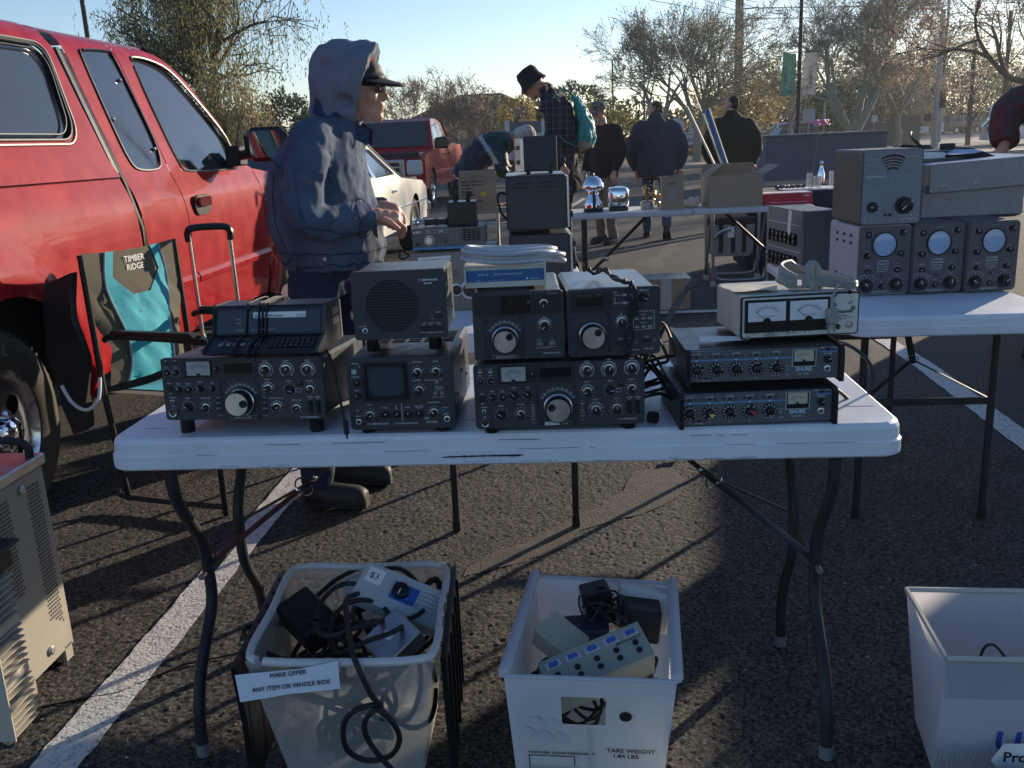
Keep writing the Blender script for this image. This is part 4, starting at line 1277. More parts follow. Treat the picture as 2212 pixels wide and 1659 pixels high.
# modulation monitor with two meters
d = Dev('modulation_meter', 'cream set with two white meters lying on the mixers', 'meter', (.470, 1.845, TZ + .157), .243, .087, .19, (565, 560, 1235, 800), R(2), R(0), 0)
mb = MB(); mb.box(0, d.W, .004, d.D, 0, d.H, .004); mb.build('case', mat('cream_vinyl', (.50, .49, .45), .5, var=.08, vs=30, bump=.4, bs=700), d.o)
mb = MB(); mb.prism(rrect(0, d.W, 0, d.H, .007, 5), 0, .008, 'y'); mb.build('front_frame', m_blk, d.o)
mb = MB(); mb.prism(rrect(.003, d.W - .003, .003, d.H - .003, .005, 5), -.001, .004, 'y'); mb.build('front_panel', mat('cream_panel', (.62, .62, .58), .5), d.o)
T = lambda *a, **k: d.text(*a, **dict(dict(off=.0016, m=m_inkb), **k))
for x0, nm in ((600, 'MODULATION DENSITY'), (836, 'PEAK DEVIATION')):
    d.rect(x0 - 16, 578, x0 + 226, 764, m_blk, 0, .006, 'meter_housing')
    o = d.s; d2 = d
    a = d.q(x0, 700); c = d.q(x0 + 212, 592)
    mb = MB(); mb.box(a[0], c[0], -.0075, -.006, a[1], c[1], .0005); mb.build('meter_face', m_mtrw, d.o)
    cx, yc, r = x0 + 106, 700, 78
    d.arc(cx, yc, r, -52, 52, 2, m_inkb, .0079); d.ticks(cx, yc, r, r + 12, -50, 50, 15, 2, m_inkb, .0079)
    d.text(cx, 675, nm, 7, m=m_inkb, off=.0079); d.line([(cx, yc), (cx - 62, yc - 58)], 2, m_inkb, .0082)
    for i in range(7):
        aa = R(-48 + 16 * i); d.text(cx + sin(aa) * (r + 19), yc - cos(aa) * (r + 17), str(i * 2), 6, m=m_inkb, off=.0079)
    a = d.q(cx, 700); mb = MB(); rr = 22 * d.s
    mb.prism([(a[0] + rr * cos(PI * i / 10), a[1] + rr * sin(PI * i / 10)) for i in range(11)], -.009, -.006, 'y'); mb.build('meter_hub', m_blk, d.o)
for x, y in ((1090, 572), (1175, 562), (1090, 627), (1198, 650)): d.jack(x, y, 11, 'indicator', m_blk)
for x, y in ((1180, 618), (605, 790), (833, 770), (1035, 755)):
    X, Z = d.q(x, y); mb = MB(); mb.lathe([(.0042, 0), (.0042, .002), (.003, .003)], 12, Matrix.Translation((X, -.001, Z)) @ MY, 0, cap0=False); mb.cyl((X, -.003, Z), (X + .001, -.012, Z + .004), .0013, .0018, 8); mb.build('toggle_switch', m_steel, d.o)
d.knob(1110, 750, 19, 'ken', 100, off=.001); d.jack(1180, 742, 21, 'jack', m_steel)
T(1145, 676, 'autopeak', 18, bold=1.5, sx=1.1); T(1120, 698, 'MODULATION', 11); T(1130, 714, 'MONITOR', 11); T(1192, 706, 'MM 801', 7)
T(735, 775, 'HELPER', 9); T(735, 785, 'INSTRUMENTS', 9); T(735, 795, 'COMPANY', 9); T(640, 778, 'SENS', 6); T(640, 797, '75Hz', 6); T(868, 760, '.5 kHz', 6); T(868, 778, '1.5 kHz', 6); T(1185, 590, 'off', 8)
d.line([(905, 770), (915, 752), (930, 775), (945, 750), (958, 772), (972, 748), (985, 765)], 4, m_inkb, .0016)
d.done()

# keypad desk unit (sloped) on left transceiver
t = thing('desk_scanner', 'black sloped keypad unit with a white price strip and its cord wrapped round it', 'radio', (-.622, 1.845, .923), R(-7))
Wd = .243
prof = [(0, 0), (-.012, .006), (-.008, .012), (.035, .030), (.047, .033), (.065, .085), (.072, .090), (.15, .088), (.16, .080), (.16, 0)]
mb = MB(); mb.prism([(y, z) for y, z in prof], .004, Wd - .004, 'x'); mb.build('case', m_blk, t)
for x in (0, Wd - .006):
    mb = MB(); mb.prism([(y - .003 * (y < .1), z + .002) for y, z in prof], x, x + .006, 'x'); mb.build('side_panel', m_blkm if x == 0 else mat('side_plastic', (.06, .055, .045), .5, var=.2, vs=60, bump=.4, bs=400), t)
# sloped faces: lower deck (-.008,.012)-(.035,.030), upper face (.047,.033)-(.065,.085)
def plane_on(p, q, off=.0008):
    u = Vector((0, q[0] - p[0], q[1] - p[1])).normalized(); x = Vector((1, 0, 0)); n = x.cross(u)
    M = Matrix((x, u, n)).transposed().to_4x4(); M.translation = Vector((0, p[0], p[1])) + n * off
    return M
ML = plane_on((-.008, .012), (.035, .030)); MU = plane_on((.047, .033), (.065, .085))
mb = MB(); mb.box(.012, Wd - .012, .004, .050, 0, .0006, M=MU); mb.build('display_window', m_lcd, t)
mb = MB()
for i in range(6): mb.box(.028 + i * .0155, .038 + i * .0155, .014, .024, 0, .0015, .0005, M=ML)
mb.build('preset_buttons', m_btng, t)
mb = MB()
for i in range(9):
    for j in range(3): mb.box(.135 + i * .0108, .143 + i * .0108, .008 + j * .0105, .016 + j * .0105, 0, .0025, .0006, M=ML)
mb.build('keypad', m_panel2, t)
mb = MB()
text(mb, 'PRIORITY', .004, ML @ Matrix.Translation((.03, .028, .0008))); text(mb, 'SEARCH  SPEED  DELAY  HOLD', .0035, ML @ Matrix.Translation((.06, .036, .0008)))
for i, (x, y, s_) in enumerate(((.05, .030, 'BAND'), (.05, .022, 'BANK'), (.05, .008, 'SQUELCH'), (.085, .008, 'LO  SCAN  BANK  CHAN'), (.070, .042, 'EXT   T'))): text(mb, s_, .0045, MU @ Matrix.Translation((x, y, .0012)))
mb.build('lettering', m_inkd, t)
mb = MB(); mb.box(.088, .200, .034, .046, .0008, .0014, M=MU); lab = mb.build('price_label', m_paper, t)
mb = MB(); text(mb, 'Kenwood NX scanner', .0068, MU @ Matrix.Translation((.091, .036, .0018)), bold=.0002); text(mb, '$ 25.00', .006, MU @ Matrix.Translation((.180, .036, .0018))); mb.build('lettering', m_inkb, lab)
mb = MB()
for i in range(3):
    for j in range(2): mb.box(Wd - .0005, Wd + .0008, .10 + i * .014, .108 + i * .014, .040 + j * .02, .054 + j * .02)
mb.build('side_vents', m_steel, t)
mb = MB()
for i, x in enumerate((.072, .098, .106, .114)):
    dx = (.0, .004, -.004, .003)[i]; e = .003
    lp = [(x - .004, -.016 - e, .004), (x - .006 + dx, -.012 - e, .014), (x, .033, .034), (x + .002, .043, .038), (x + .004, .062, .088), (x + .008, .072, .095), (x + .012, .155, .093), (x + .010, .165, .06), (x + .004, .165, .002), (x, .06, -.002), (x - .003, -.008, -.001)]
    mb.tube(spl(lp, 5, True), .0022, 6, caps=False)
c = mb.build('wrapped_cord', m_rub, None); c.parent = t
# ================================================================ tables
def bx(name, mt, x0, x1, y0, y1, z0, z1, b=.002, parent=None, M=None):
    mb = MB(); mb.box(x0, x1, y0, y1, z0, z1, b, M=M); return mb.build(name, mt, parent)


def tb(name, mt, P, r, parent=None, n=8, k=0, closed=False, flat=1.):
    mb = MB(); mb.tube(spl(P, k, closed) if k else P, r, n, flat=flat); return mb.build(name, mt, parent)


def tabletop(t, Wd, Dp, h, th=.045, r=.045, mt=None, seam=None):
    mb = MB(); n = 6
    lv = [(0, h - th), (-.004, h - th + .004), (-.004, h - th * .55), (-.001, h - th * .5), (0, h - .012), (.003, h - .004), (.009, h)]
    rings = [[(x, y, z) for x, y in rrect(i, Wd - i, i, Dp - i, r, n)] for i, z in lv]
    k = len(rings[0]); vs = [p for q in rings for p in q]; fs = []
    for i in range(len(lv) - 1):
        for j in range(k): fs.append((i * k + j, i * k + (j + 1) % k, (i + 1) * k + (j + 1) % k, (i + 1) * k + j))
    fs += [tuple(range(k))[::-1], tuple(range((len(lv) - 1) * k, len(lv) * k))]
    mb.add(vs, fs, 0, False)
    return mb.build('tabletop', mt or m_tbl, t)


t = main_table = thing('folding_table', 'white plastic folding table in front, carrying the black amateur radio sets', 'table', (-.856, 1.853, 0), R(-4.4), 'folding tables')
top = tabletop(t, 1.63, .60, .75, .068)
mb = MB()
for P in (((.71, .7005), (.80, .7015), (.87, .7005)), ((.72, .7015), (.83, .7025), (.875, .7025))): mb.tube([(x, -.0052, z) for x, z in P], .0011, 4)
mb.build('marker_strike', m_inkb, top)
mb = MB()
for i, ch in enumerate('LOPOMIN'): text(mb, ch, .014, Matrix.Translation((.728 + i * .02, -.0046, .6955)) @ MY, bold=.0005)
mb.build('faded_writing', m_inkd, top)
rs = random.Random(31); mb = MB()
for i in range(46):
    x, y, a, L_ = rs.uniform(.03, 1.56), rs.uniform(.02, .56), rs.uniform(-.5, .5), rs.uniform(.01, .07)
    mb.tube([(x, y, .7503), (x + L_ * cos(a), y + L_ * sin(a), .7503)], .0005, 3)
for i in range(30):
    x, L_, z = rs.uniform(.03, 1.5), rs.uniform(.01, .08), rs.choice((.687, .690, .715, .735))
    mb.tube([(x, -.0042, z), (x + L_, -.0042, z + rs.uniform(-.001, .001))], .0006, 3)
mb.build('scuff_marks', mat('grey_scuff', (.22, .21, .20), .8), top)
for side in (0, 1):
    X = .119 if side == 0 else 1.504
    sg = 1 if side == 0 else -1
    for front in (1, 0):
        y0 = .025 if front else .47; s_ = 1 if front else -1
        P = [(X, y0 + s_ * .0, .705), (X, y0 + s_ * .01, .60), (X, y0 + s_ * .10, .47), (X, y0 + s_ * .115, .40), (X, y0 + s_ * .11, .30), (X, y0 + s_ * .04 - .03 * front, .19), (X, y0 + s_ * .02 - .05 * front, .10), (X, y0 + s_ * .02 - .055 * front, 0.02)]
        l = tb('leg', m_dkst, P, .0135, t, 12, 5)
        mb = MB(); mb.cyl((X, y0 + s_ * .02 - .055 * front, 0), (X, y0 + s_ * .02 - .055 * front, .03), .0155, .0155, 12); mb.build('foot_cap', mat('grey_rubber', (.16, .165, .17), .6), l)
    bx('cross_rail', m_dkst, X - .004, X + .004, .13, .38, .365, .395, .002, t)
    mb = MB(); mb.cyl((X, .10, .385), (X, .121, .385), .007, .006, 12); mb.build('rivet', m_steel, t)
    # folding stay: two straps from the legs to a ring, one channel up to the top
    rg_ = Vector((X + sg * .215, .27, .545)); up_ = Vector((X + sg * .40, .30, .70))
    mb = MB()
    for a, b_ in (((X + sg * .005, .13, .40), rg_), ((X + sg * .005, .375, .41), rg_)):
        mb.tube([a, b_ + (Vector(b_) - Vector(a)).normalized() * .03], .015, 4, flat=.25)
    mb.tube([rg_ - (up_ - rg_) * .12, up_], .014, 4, flat=.45)
    mb.build('folding_stay', m_dkst, t)
    d_ = (up_ - rg_).normalized()
    mb = MB(); q = d_.cross(Vector((0, 1, 0))).normalized(); c_ = rg_ + d_ * -.012
    P = [c_ + q * (.024 * cos(a)) + Vector((0, 1, 0)) * (.016 * sin(a)) + d_ * (.01 * sin(a)) for a in [2 * PI * i / 16 for i in range(17)]]
    mb.tube(P, .0022, 6); mb.build('lock_ring', m_chrome, t)
    mb = MB()
    for f_ in (-.02, .03): mb.ball(rg_ + d_ * f_ + Vector((0, -.012, 0)), .006, 8)
    mb.build('stay_rivets', m_steel, t)


def end_table(label, loc, rz, L=1.5, mt=None):
    t = thing('folding_table', label, 'table', loc, rz, 'folding tables')
    tabletop(t, .62, L, .75, .062, mt=mt)
    for Y in (.23, L - .23):
        for X in (.10, .52):
            l = tb('leg', m_dkst, [(X, Y, .705), (X, Y, .02)], .0125, t, 10)
            mb = MB(); mb.cyl((X, Y, 0), (X, Y, .035), .015, .015, 10); mb.build('foot_cap', m_rub, l)
        bx('cross_rail', m_dkst, .10, .52, Y - .004, Y + .004, .40, .425, .002, t)
        s_ = 1 if Y < L / 2 else -1
        mb = MB()
        for X in (.11, .51): mb.tube([(X, Y + s_ * .01, .42), (.31, Y + s_ * .16, .52)], .009, 4, flat=.3)
        mb.tube([(.31, Y + s_ * .15, .51), (.31, Y + s_ * .32, .705)], .012, 4, flat=.4)
        mb.build('folding_stay', m_dkst, t)
        mb = MB(); mb.tube([(.31 + .02 * cos(a), Y + s_ * .16, .52 + .014 * sin(a)) for a in [2 * PI * i / 14 for i in range(15)]], .002, 5); mb.build('lock_ring', m_chrome, t)
    return t


end_table('white folding table behind the front table, carrying the tan meter set and the black tower', (-.32, 2.80, 0), R(-1))
end_table('white folding table at the right carrying the three round-screen analyzers', (1.055, 2.775, 0), R(-5.5))

# --------------------------------------------------------- right table gear
m_crkl = mat('crackle_dark', (.10, .095, .105), .5, var=.08, vs=20)
m_crkg = mat('crackle_grey', (.36, .39, .46), .45, var=.1, vs=12)
m_hamm = mat('hammertone', (.27, .28, .30), .35, .4, var=.12, vs=60, bump=.5, bs=160, bd=.001)
m_scrb = mat('round_tube_glass', (.33, .44, .62), .12, coat=.9)
m_inkp = mat('pale_ink', (.50, .50, .52), .6)


def analyzer(label, loc, rz, side):
    d = Dev('signal_analyzer', label, 'analyzer', loc, .178, .236, .29, (560, 815, 1075, 1500), rz, 0, .004, 'round-screen analyzers in a row')
    mb = MB(); P = rrect(0, d.W, .004, .004 + d.H, .016, 5); mb.prism(P, .004, d.D, 'y'); mb.build('case', side, d.o)
    mb = MB(); mb.prism(rrect(.0035, d.W - .0035, .0075, d.H, .013, 5), -.001, .006, 'y'); mb.build('front_panel', m_crkl, d.o)
    cx, cy, r = 815, 1003, 122
    X, Z = d.q(cx, cy); rr = r * d.s; M = Matrix.Translation((X, -.001, Z)) @ MY
    mb = MB(); mb.lathe([(rr, 0), (rr, .006), (rr * .93, .007), (rr * .91, .002)], 40, M, 0, cap0=False, cap1=False); mb.build('tube_bezel', m_blk, d.o)
    mb = MB(); mb.lathe([(rr * .92, .002), (rr * .7, .0035), (rr * .35, .0048), (.0001, .005)], 36, M, 0, cap0=False, cap1=False); mb.build('round_screen', m_scrb, d.o)
    K = lambda *a, **k: d.text(*a, **dict(dict(m=m_inkp, off=.0018), **k))
    K(820, 852, 'MODEL MM-2', 8); K(810, 1175, 'MULTIPHASE', 17, sx=.8, bold=1); K(810, 1203, 'RF ANALYZER', 17, sx=.8, bold=1)
    d.line([(755, 1222), (860, 1220), (852, 1262), (770, 1268), (755, 1222)], 4, m_inkp, .0018); d.line([(775, 1248), (800, 1238), (815, 1250), (845, 1238)], 4, m_inkp, .0018)
    for x, y, r_ in ((655, 905, 30), (985, 890, 30), (652, 1108, 30), (978, 1095, 28), (664, 1265, 26), (957, 1255, 28), (805, 1418, 26)): d.knob(x, y, r_, 'plain', rnd.randint(-90, 90), off=.001)
    for x, y in ((655, 1400), (945, 1400)):
        d.knob(x, y, 60, 'lobed', rnd.randint(-60, 60), off=.001); d.ticks(x, y, 72, 90, -75, 80, 7, 4, m_inkp, .0018)
    d.arc(655, 1400, 108, -50, 62, 3, m_inkp, .0018)
    for x, y in ((655, 905), (985, 890)):
        for s_ in (-1, 1): d.arc(x, y, 42, s_ * 55, s_ * 125, 3, m_inkp, .0018)
    for x, y, t in ((650, 1070, 'INTENSITY'), (975, 1056, 'FOCUS'), (662, 1212, 'HORIZONTAL'), (662, 1224, 'GAIN'), (655, 1305, 'FUNCTION'), (950, 1295, 'VERTICAL GAIN'), (950, 1312, 'OUTPUT'), (800, 1372, 'SWEEP'), (955, 1195, 'ON')): K(x, y, t, 9)
    d.ticks(955, 1255, 34, 48, -60, 60, 5, 3, m_inkp, .0018)
    d.jack(803, 1313, 15, 'indicator', m_blk); K(800, 1475, 'Central Electronics, Inc.', 17, sx=.75, sh=.3, bold=1)
    mb = MB(); mb2 = MB()
    for i, y in enumerate((.06, .13, .20)):
        for z in (.17, .195): mb.box(-.0015, .001, y, y + .022, z + .004 * (2 - i) * .3, z + .010 + .004 * (2 - i) * .3, .0004)
        for z in (.03, .055): mb.box(-.0015, .001, y, y + .022, z, z + .006, .0004)
    mb.build('side_louvres', m_blkm, d.o)
    return d.done()


analyzer('leftmost round-screen analyzer, with a pale grey louvred side', (1.191, 3.135, TZ), R(-1), m_crkg)
analyzer('middle of the three round-screen analyzers', (1.370, 3.12, TZ), R(1), m_crkl)
analyzer('rightmost round-screen analyzer at the photo edge', (1.548, 3.105, TZ), R(2), m_crkl)

d = Dev('band_converter', 'grey-panelled set with a fan-shaped dial and two black knobs on top of the analyzers', 'radio', (1.188, 3.12, TZ + .241), .202, .245, .26, (590, 40, 1185, 790), R(1), 0, .002)
mb = MB(); mb.prism(rrect(0, d.W, .002, .002 + d.H, .012, 5), .003, d.D, 'y'); mb.build('case', mat('dark_side', (.075, .072, .068), .55, var=.2, vs=15), d.o)
mb = MB(); mb.prism(rrect(.003, d.W - .004, .005, d.H - .001, .008, 4), -.001, .004, 'y'); mb.build('front_panel', mat('blue_grey_panel', (.20, .22, .26), .45, .2, var=.06, vs=9), d.o)
cx, cy = 882, 330
X, Z = d.q(cx, cy)
F = lambda r0, r1, a0, a1: [(X + sin(R(a0 + (a1 - a0) * i / 12)) * r1 * d.s, Z + cos(R(a0 + (a1 - a0) * i / 12)) * r1 * d.s) for i in range(13)] + [(X + sin(R(a1 + (a0 - a1) * i / 12)) * r0 * d.s, Z + cos(R(a1 + (a0 - a1) * i / 12)) * r0 * d.s) for i in range(13)]
mb = MB(); mb.prism(F(92, 232, -31, 31), -.0016, 0, 'y'); fan = mb.build('dial_window', m_blk, d.o)
for r in (122, 150, 180, 208):
    d.arc(cx, cy, r, -29, 29, 5, m_inkp, .002); d.ticks(cx, cy, r, r + 14, -27, 27, 9, 3, m_inkp, .002)
d.line([(600, 135), (735, 135), (800, 92), (880, 78), (960, 92), (1020, 125), (1150, 118)], 3, m_inkp, .0014)
K = lambda *a, **k: d.text(*a, **dict(dict(m=m_inkp, off=.0014), **k))
K(715, 315, '"Band-Hopper"', 22, sx=1.05, sh=.3, bold=1.5); K(1058, 310, 'Single-Sideband', 9); K(1058, 326, 'VFO', 9); K(702, 455, 'SENSITIVITY', 8); K(1005, 443, 'TUNING', 8); K(1062, 745, 'Central Electronics', 10, bold=1); K(1000, 758, 'Inc.', 8); K(780, 735, 'PHONES', 7); K(925, 728, 'KEY', 7)
d.knob(697, 608, 50, 'lobed', -90, off=.001); d.ticks(697, 608, 65, 82, -100, 100, 9, 3, m_inkp, .0014)
k_ = d.knob(1007, 600, 82, 'lobed', -130, off=.001); d.ticks(1007, 600, 98, 116, -160, 160, 13, 3, m_inkp, .0014)
X, Z = d.q(1060, 560); mb = MB(); mb.lathe([(.005, 0), (.004, .018), (.001, .02)], 14, Matrix.Translation((X, -.012, Z)) @ MY, 0); mb.build('crank_pin', m_steel, d.o)
d.screws([(650, 182), (1117, 160), (878, 327), (642, 487), (1105, 465), (635, 727), (1095, 707), (612, 225), (1152, 202), (600, 632), (1137, 607)], 8, m_steel)
for x, y in ((832, 643), (878, 643), (830, 735), (876, 735)): d.jack(x, y, 10, 'terminal', m_steel)
for x in (832, 880): d.btn(x, 692, 28, 26, m_blk, .004, 'socket')
d.done()

t = thing('metal_chassis', 'grey hammertone metal box stack, two overlapping sloped boxes right of the fan-dial set', 'metal box', (1.47, 3.28, .99), R(1))
M_ = Matrix.Rotation(R(-2.5), 4, 'Y')
bx('lower_box', m_hamm, 0, .365, .02, .30, .0, .112, .003, t)
bx('upper_box', m_hamm, .018, .42, -.002, .34, .085, .185, .003, t, M_)
mb = MB()
for x, z in ((.065, .105), (.18, .108), (.30, .112), (.025, .092)): mb.lathe([(.0035, 0), (.0025, .002)], 10, M_ @ Matrix.Translation((x, -.002, z + .002)) @ MY)
mb.build('rivets', m_alu, t)
bx('rear_cover', m_crkl, -.02, .03, .1, .32, .12, .20, .003, t)
t = thing('support_tray', 'dark flat tray holding the metal boxes above the analyzers', 'tray', (1.40, 3.25, .988)); bx('tray_plate', m_blkm, 0, .5, 0, .3, 0, -.001 + .002, 0, t)
bx('tray_rim', m_blkm, 0, .5, .3, .305, 0, .02, .001, t)
t = thing('black_console', 'flat black box with a loose power cord on it, behind the fan-dial set', 'console', (1.44, 3.62, 1.165), R(1)); bx('case', m_panel, 0, .36, 0, .2, 0, .045, .004, t); bx('front_strip', m_lcd, .06, .2, -.001, .001, .01, .028, 0, t)
bx('box_stand', m_crkl, .1, .3, .02, .2, -.17, 0, .003, t)
mb = MB(); mb.tube(spl([(1.42, 3.2, 1.235), (1.42, 3.3, 1.27), (1.46, 3.4, 1.285), (1.52, 3.5, 1.25), (1.58, 3.55, 1.225), (1.63, 3.6, 1.222)], 6), .004, 6)
for i in range(5): mb.tube(spl([(1.52, 3.6, 1.22 + .004 * i), (1.56, 3.58, 1.232), (1.62, 3.6, 1.23 - .002 * i), (1.60, 3.65, 1.225), (1.54, 3.66, 1.223)], 5, True), .005, 6, caps=False)
mb.box(1.66, 1.71, 3.58, 3.61, 1.213, 1.238, .004); mb.tube([(1.71, 3.6, 1.222), (1.76, 3.6, 1.215), (1.8, 3.62, 1.21)], .004, 6)
tag(mb.build('appliance_lead', m_rub), 'black power cord with a plug lying on the flat black box', 'cord')

# radio turned to the left with many knobs
d = Dev('tall_receiver', 'dark grey receiver turned left with rows of black knobs and a paper tag', 'radio', (1.125, 3.99, TZ), .34, .245, .16, (0, 0, 340, 245), R(-84), 0, .01)
d.case(m=mat('slate_case', (.09, .10, .11), .5, var=.08, vs=10), mp=mat('slate_panel', (.16, .17, .18), .45)); d.feet(.01, .01)
for j, y in enumerate((105, 128, 195, 222)):
    for i in range(7): d.knob(40 + i * 42, y, 13, 'plain', rnd.randint(-90, 90)); d.text(40 + i * 42, y - 16, 'LEVEL', 5, m=m_inkp)
for y in (60, 165): d.rect(4, y - 3, 336, y + 3, m_inkd, 0, .001, 'trim_strip')
d.done()
bx('paper_tag', m_paper, 0, .05, -.001, .001, -.09, 0, 0, d.o, Matrix.Translation((.30, -.035, .26)) @ Matrix.Rotation(R(8), 4, 'Y') @ Matrix.Rotation(R(-12), 4, 'Z'))
t = thing('open_manual', 'papers and open booklet lying on the metal boxes', 'papers', (1.62, 3.42, 1.19), R(10))
mb = MB(); mb.sheet([(0, 0), (.25, 0), (.25, .16), (0, .16)], (), lambda a, b: (a, b, .012 + .018 * sin(a * 22) * (a > .1)), .03, thick=0); mb.build('page', mat('bluish_paper', (.45, .53, .68), .7), t)
bx('cover', m_paper, -.13, -.01, .02, .13, 0, .02, .002, t)

# --------------------------------------------------------- gear on the table behind
m_tan = mat('khaki_case', (.20, .19, .165), .5, var=.08, vs=12)
t = thing('test_set', 'khaki-grey test set with two white-rimmed dials, beneath the small digital scanner', 'test set', (-.335, 3.215, TZ), R(-1))
bx('case', m_tan, 0, .30, 0, .30, 0, .208, .004, t)
bx('price_label', m_paper, .035, .150, -.0015, .001, .175, .190, 0, t, Matrix.Rotation(R(-2), 4, 'Y'))
mb = MB(); text(mb, 'Elec Set w/ Manuals good condition 65', .0075, Matrix.Translation((.04, -.002, .1805)) @ Matrix.Rotation(R(-2), 4, 'Y') @ MY); text(mb, '535', .008, Matrix.Translation((.15, -.001, .14)) @ MY); text(mb, 'Digital', .007, Matrix.Translation((.15, -.001, .128)) @ MY); mb.build('black_lettering', m_inkb, t)
for x, r in ((.158, .022), (.205, .034)):
    mb = MB(); mb.lathe([(r, 0), (r, .006), (r * .8, .007)], 28, Matrix.Translation((x, 0, .075)) @ MY, 0); mb.lathe([(r * .78, .005), (r * .7, .02)], 24, Matrix.Translation((x, 0, .075)) @ MY, 1); mb.build('dial', [m_mtrw, m_blk], t)
mb = MB(); mb.sheet([(.0, .0), (.28, .0), (.28, .12), (.0, .12)], (), lambda a, b: (a, b, .2095 + .003 * noise.noise(Vector((a * 20, b * 20, 1)))), .03); mb.build('cloth_cover', m_card, t)
tb('cord', m_rub, [(-.005, .03, .2), (-.03, .02, .215), (-.035, .01, .195), (-.02, -.005, .19), (.0, -.004, .2)], .0035, t, 6, 5)
d = Dev('digital_scanner', 'small dark scanner with round knob and keypad, on the khaki test set', 'radio', (-.322, 3.225, TZ + .214), .252, .074, .22, (168, 600, 960, 820), R(-2), 0, .002)
d.case(m=mat('slate_case', (.09, .10, .11), .5), mp=mat('warm_panel', (.10, .10, .10), .4), pt=.008)
d.text(218, 650, 'G-777', 22, bold=2, sh=.1); d.frame(280, 615, 553, 652, 3, m_inkp, .0012, 'display_frame'); d.text(345, 642, '8:88', 16); d.text(485, 642, '88888', 16); d.line([(418, 617), (418, 650)], 3)
X, Z = d.q(352, 723); mb = MB(); r = 48 * d.s; M = Matrix.Translation((X, 0, Z)) @ MY; mb.lathe([(r * 1.15, 0), (r * 1.15, .001)], 30, M, 0); mb.lathe([(r, .001), (r * .95, .01)], 30, M, 1); mb.lathe([(r * .85, .01), (r * .8, .012)], 30, M, 2, cap0=False); mb.build('tuning_knob', [m_ink, m_blk, m_alu], d.o)
for i in range(4):
    for j in range(5): d.btn(742 + i * 49, 632 + j * 25, 40, 18, m_blk, .002, 'key')
for j in range(5):
    for i in range(2): d.text(603 + i * 52, 625 + j * 33, 'AM', 9, m=m_inkp)
d.btn(228, 760, 42, 30, m_blk); d.btn(535, 742, 30, 24, m_blk); d.rect(170, 792, 800, 818, mat('blue_tape', (.06, .22, .45), .5), 0, .0015, 'blue_strip')
d.done()
t = thing('antenna_tuner_box', 'small black box with two upright terminals on the digital scanner', 'box', (-.196, 3.24, TZ + .291), R(-1)); bx('case', m_blk, 0, .098, 0, .12, .004, .082, .003, t); bx('base_plate', m_blkm, -.002, .1, -.004, .12, 0, .006, .001, t)
mb = MB()
for x in (.028, .072): mb.cyl((x, .03, .082), (x, .03, .098), .008, .007, 10); mb.lathe([(.007, 0), (.009, .004), (.009, .016), (.006, .02)], 10, Matrix.Translation((x, .03, .097)) @ Matrix.Rotation(.3, 4, 'Y'))
mb.build('terminals', m_rub, t)
t = thing('morse_paddle', 'black bracket with rods lying left on the digital scanner', 'bracket', (-.30, 3.27, TZ + .290)); bx('base', m_blk, .02, .10, 0, .05, .006, .026, .003, t)
mb = MB()
for z in (.012, .022): mb.cyl((-.015, .02, z), (.115, .022, z), .0035, .0035, 8)
for x in (.02, .06, .098): mb.cyl((x, .025, 0), (x, .025, .034), .005, .005, 8)
mb.build('rods', m_steel, t)
# black tower: three boxes, one upon another
m_slate = mat('slate_tower', (.035, .038, .043), .5, var=.12, vs=14, bump=.15, bs=500)
t = thing('black_cabinet', 'lower black cabinet at the bottom of the dark stack behind the modem', 'cabinet', (.012, 3.30, TZ), R(0)); bx('case', m_slate, 0, .215, 0, .32, .008, .245, .004, t); bx('side_panel', m_alu, .2155, .226, .005, .315, .012, .24, .002, t)
mb = MB()
for z in (.05, .12, .2):
    for y in (.06, .16, .26): mb.lathe([(.012, 0), (.011, .014)], 14, Matrix.Translation((.226, y, z)) @ Matrix.Rotation(PI / 2, 4, 'Y'))
mb.build('knobs', m_blk, t)
t = thing('black_cabinet', 'middle black cabinet with four vent slots at its top edge', 'cabinet', (.008, 3.30, TZ + .256), R(-1)); bx('case', m_slate, 0, .212, 0, .32, .006, .192, .005, t); bx('side_panel', m_alu, .2125, .222, .005, .315, .01, .186, .002, t)
mb = MB()
for x in (.026, .118):
    for z in (.165, .150): mb.box(x, x + .062, -.0006, .001, z, z + .006)
mb.build('vent_slots', m_blkm, t); bx('lid', mat('lid_silver', (.2, .2, .19), .3), .002, .21, .004, .316, .192, .195, .001, t)
mb = MB()
for z in (.05, .13):
    for y in (.06, .16, .26): mb.lathe([(.012, 0), (.011, .014)], 14, Matrix.Translation((.222, y, z)) @ Matrix.Rotation(PI / 2, 4, 'Y'))
mb.build('knobs', m_blk, t)
tb('cord', m_rub, [(.002, .05, .04), (-.02, .03, .07), (-.03, .03, .12), (-.02, .05, .135), (.002, .06, .13)], .004, t, 6, 5)
t = thing('black_cabinet', 'small black cabinet with a silver strip on its left, on top of the dark stack', 'cabinet', (.064, 3.33, TZ + .451), R(6)); bx('case', m_slate, .014, .132, 0, .16, .01, .130, .003, t); bx('side_strip', m_alu, .0, .0135, .002, .158, .012, .124, .001, t)
mb = MB()
for x in (.03, .11): mb.lathe([(.008, 0), (.007, .002)], 14, Matrix.Translation((x, 0, .026)) @ MY); mb.cyl((x, .02, 0), (x, .02, .011), .008, n=10)
mb.build('feet', m_blk, t)
mb = MB()
for z in (.035, .085): mb.box(-.006, .0005, .03, .13, z, z + .015, .002)
mb.build('side_handles', m_blk, t)

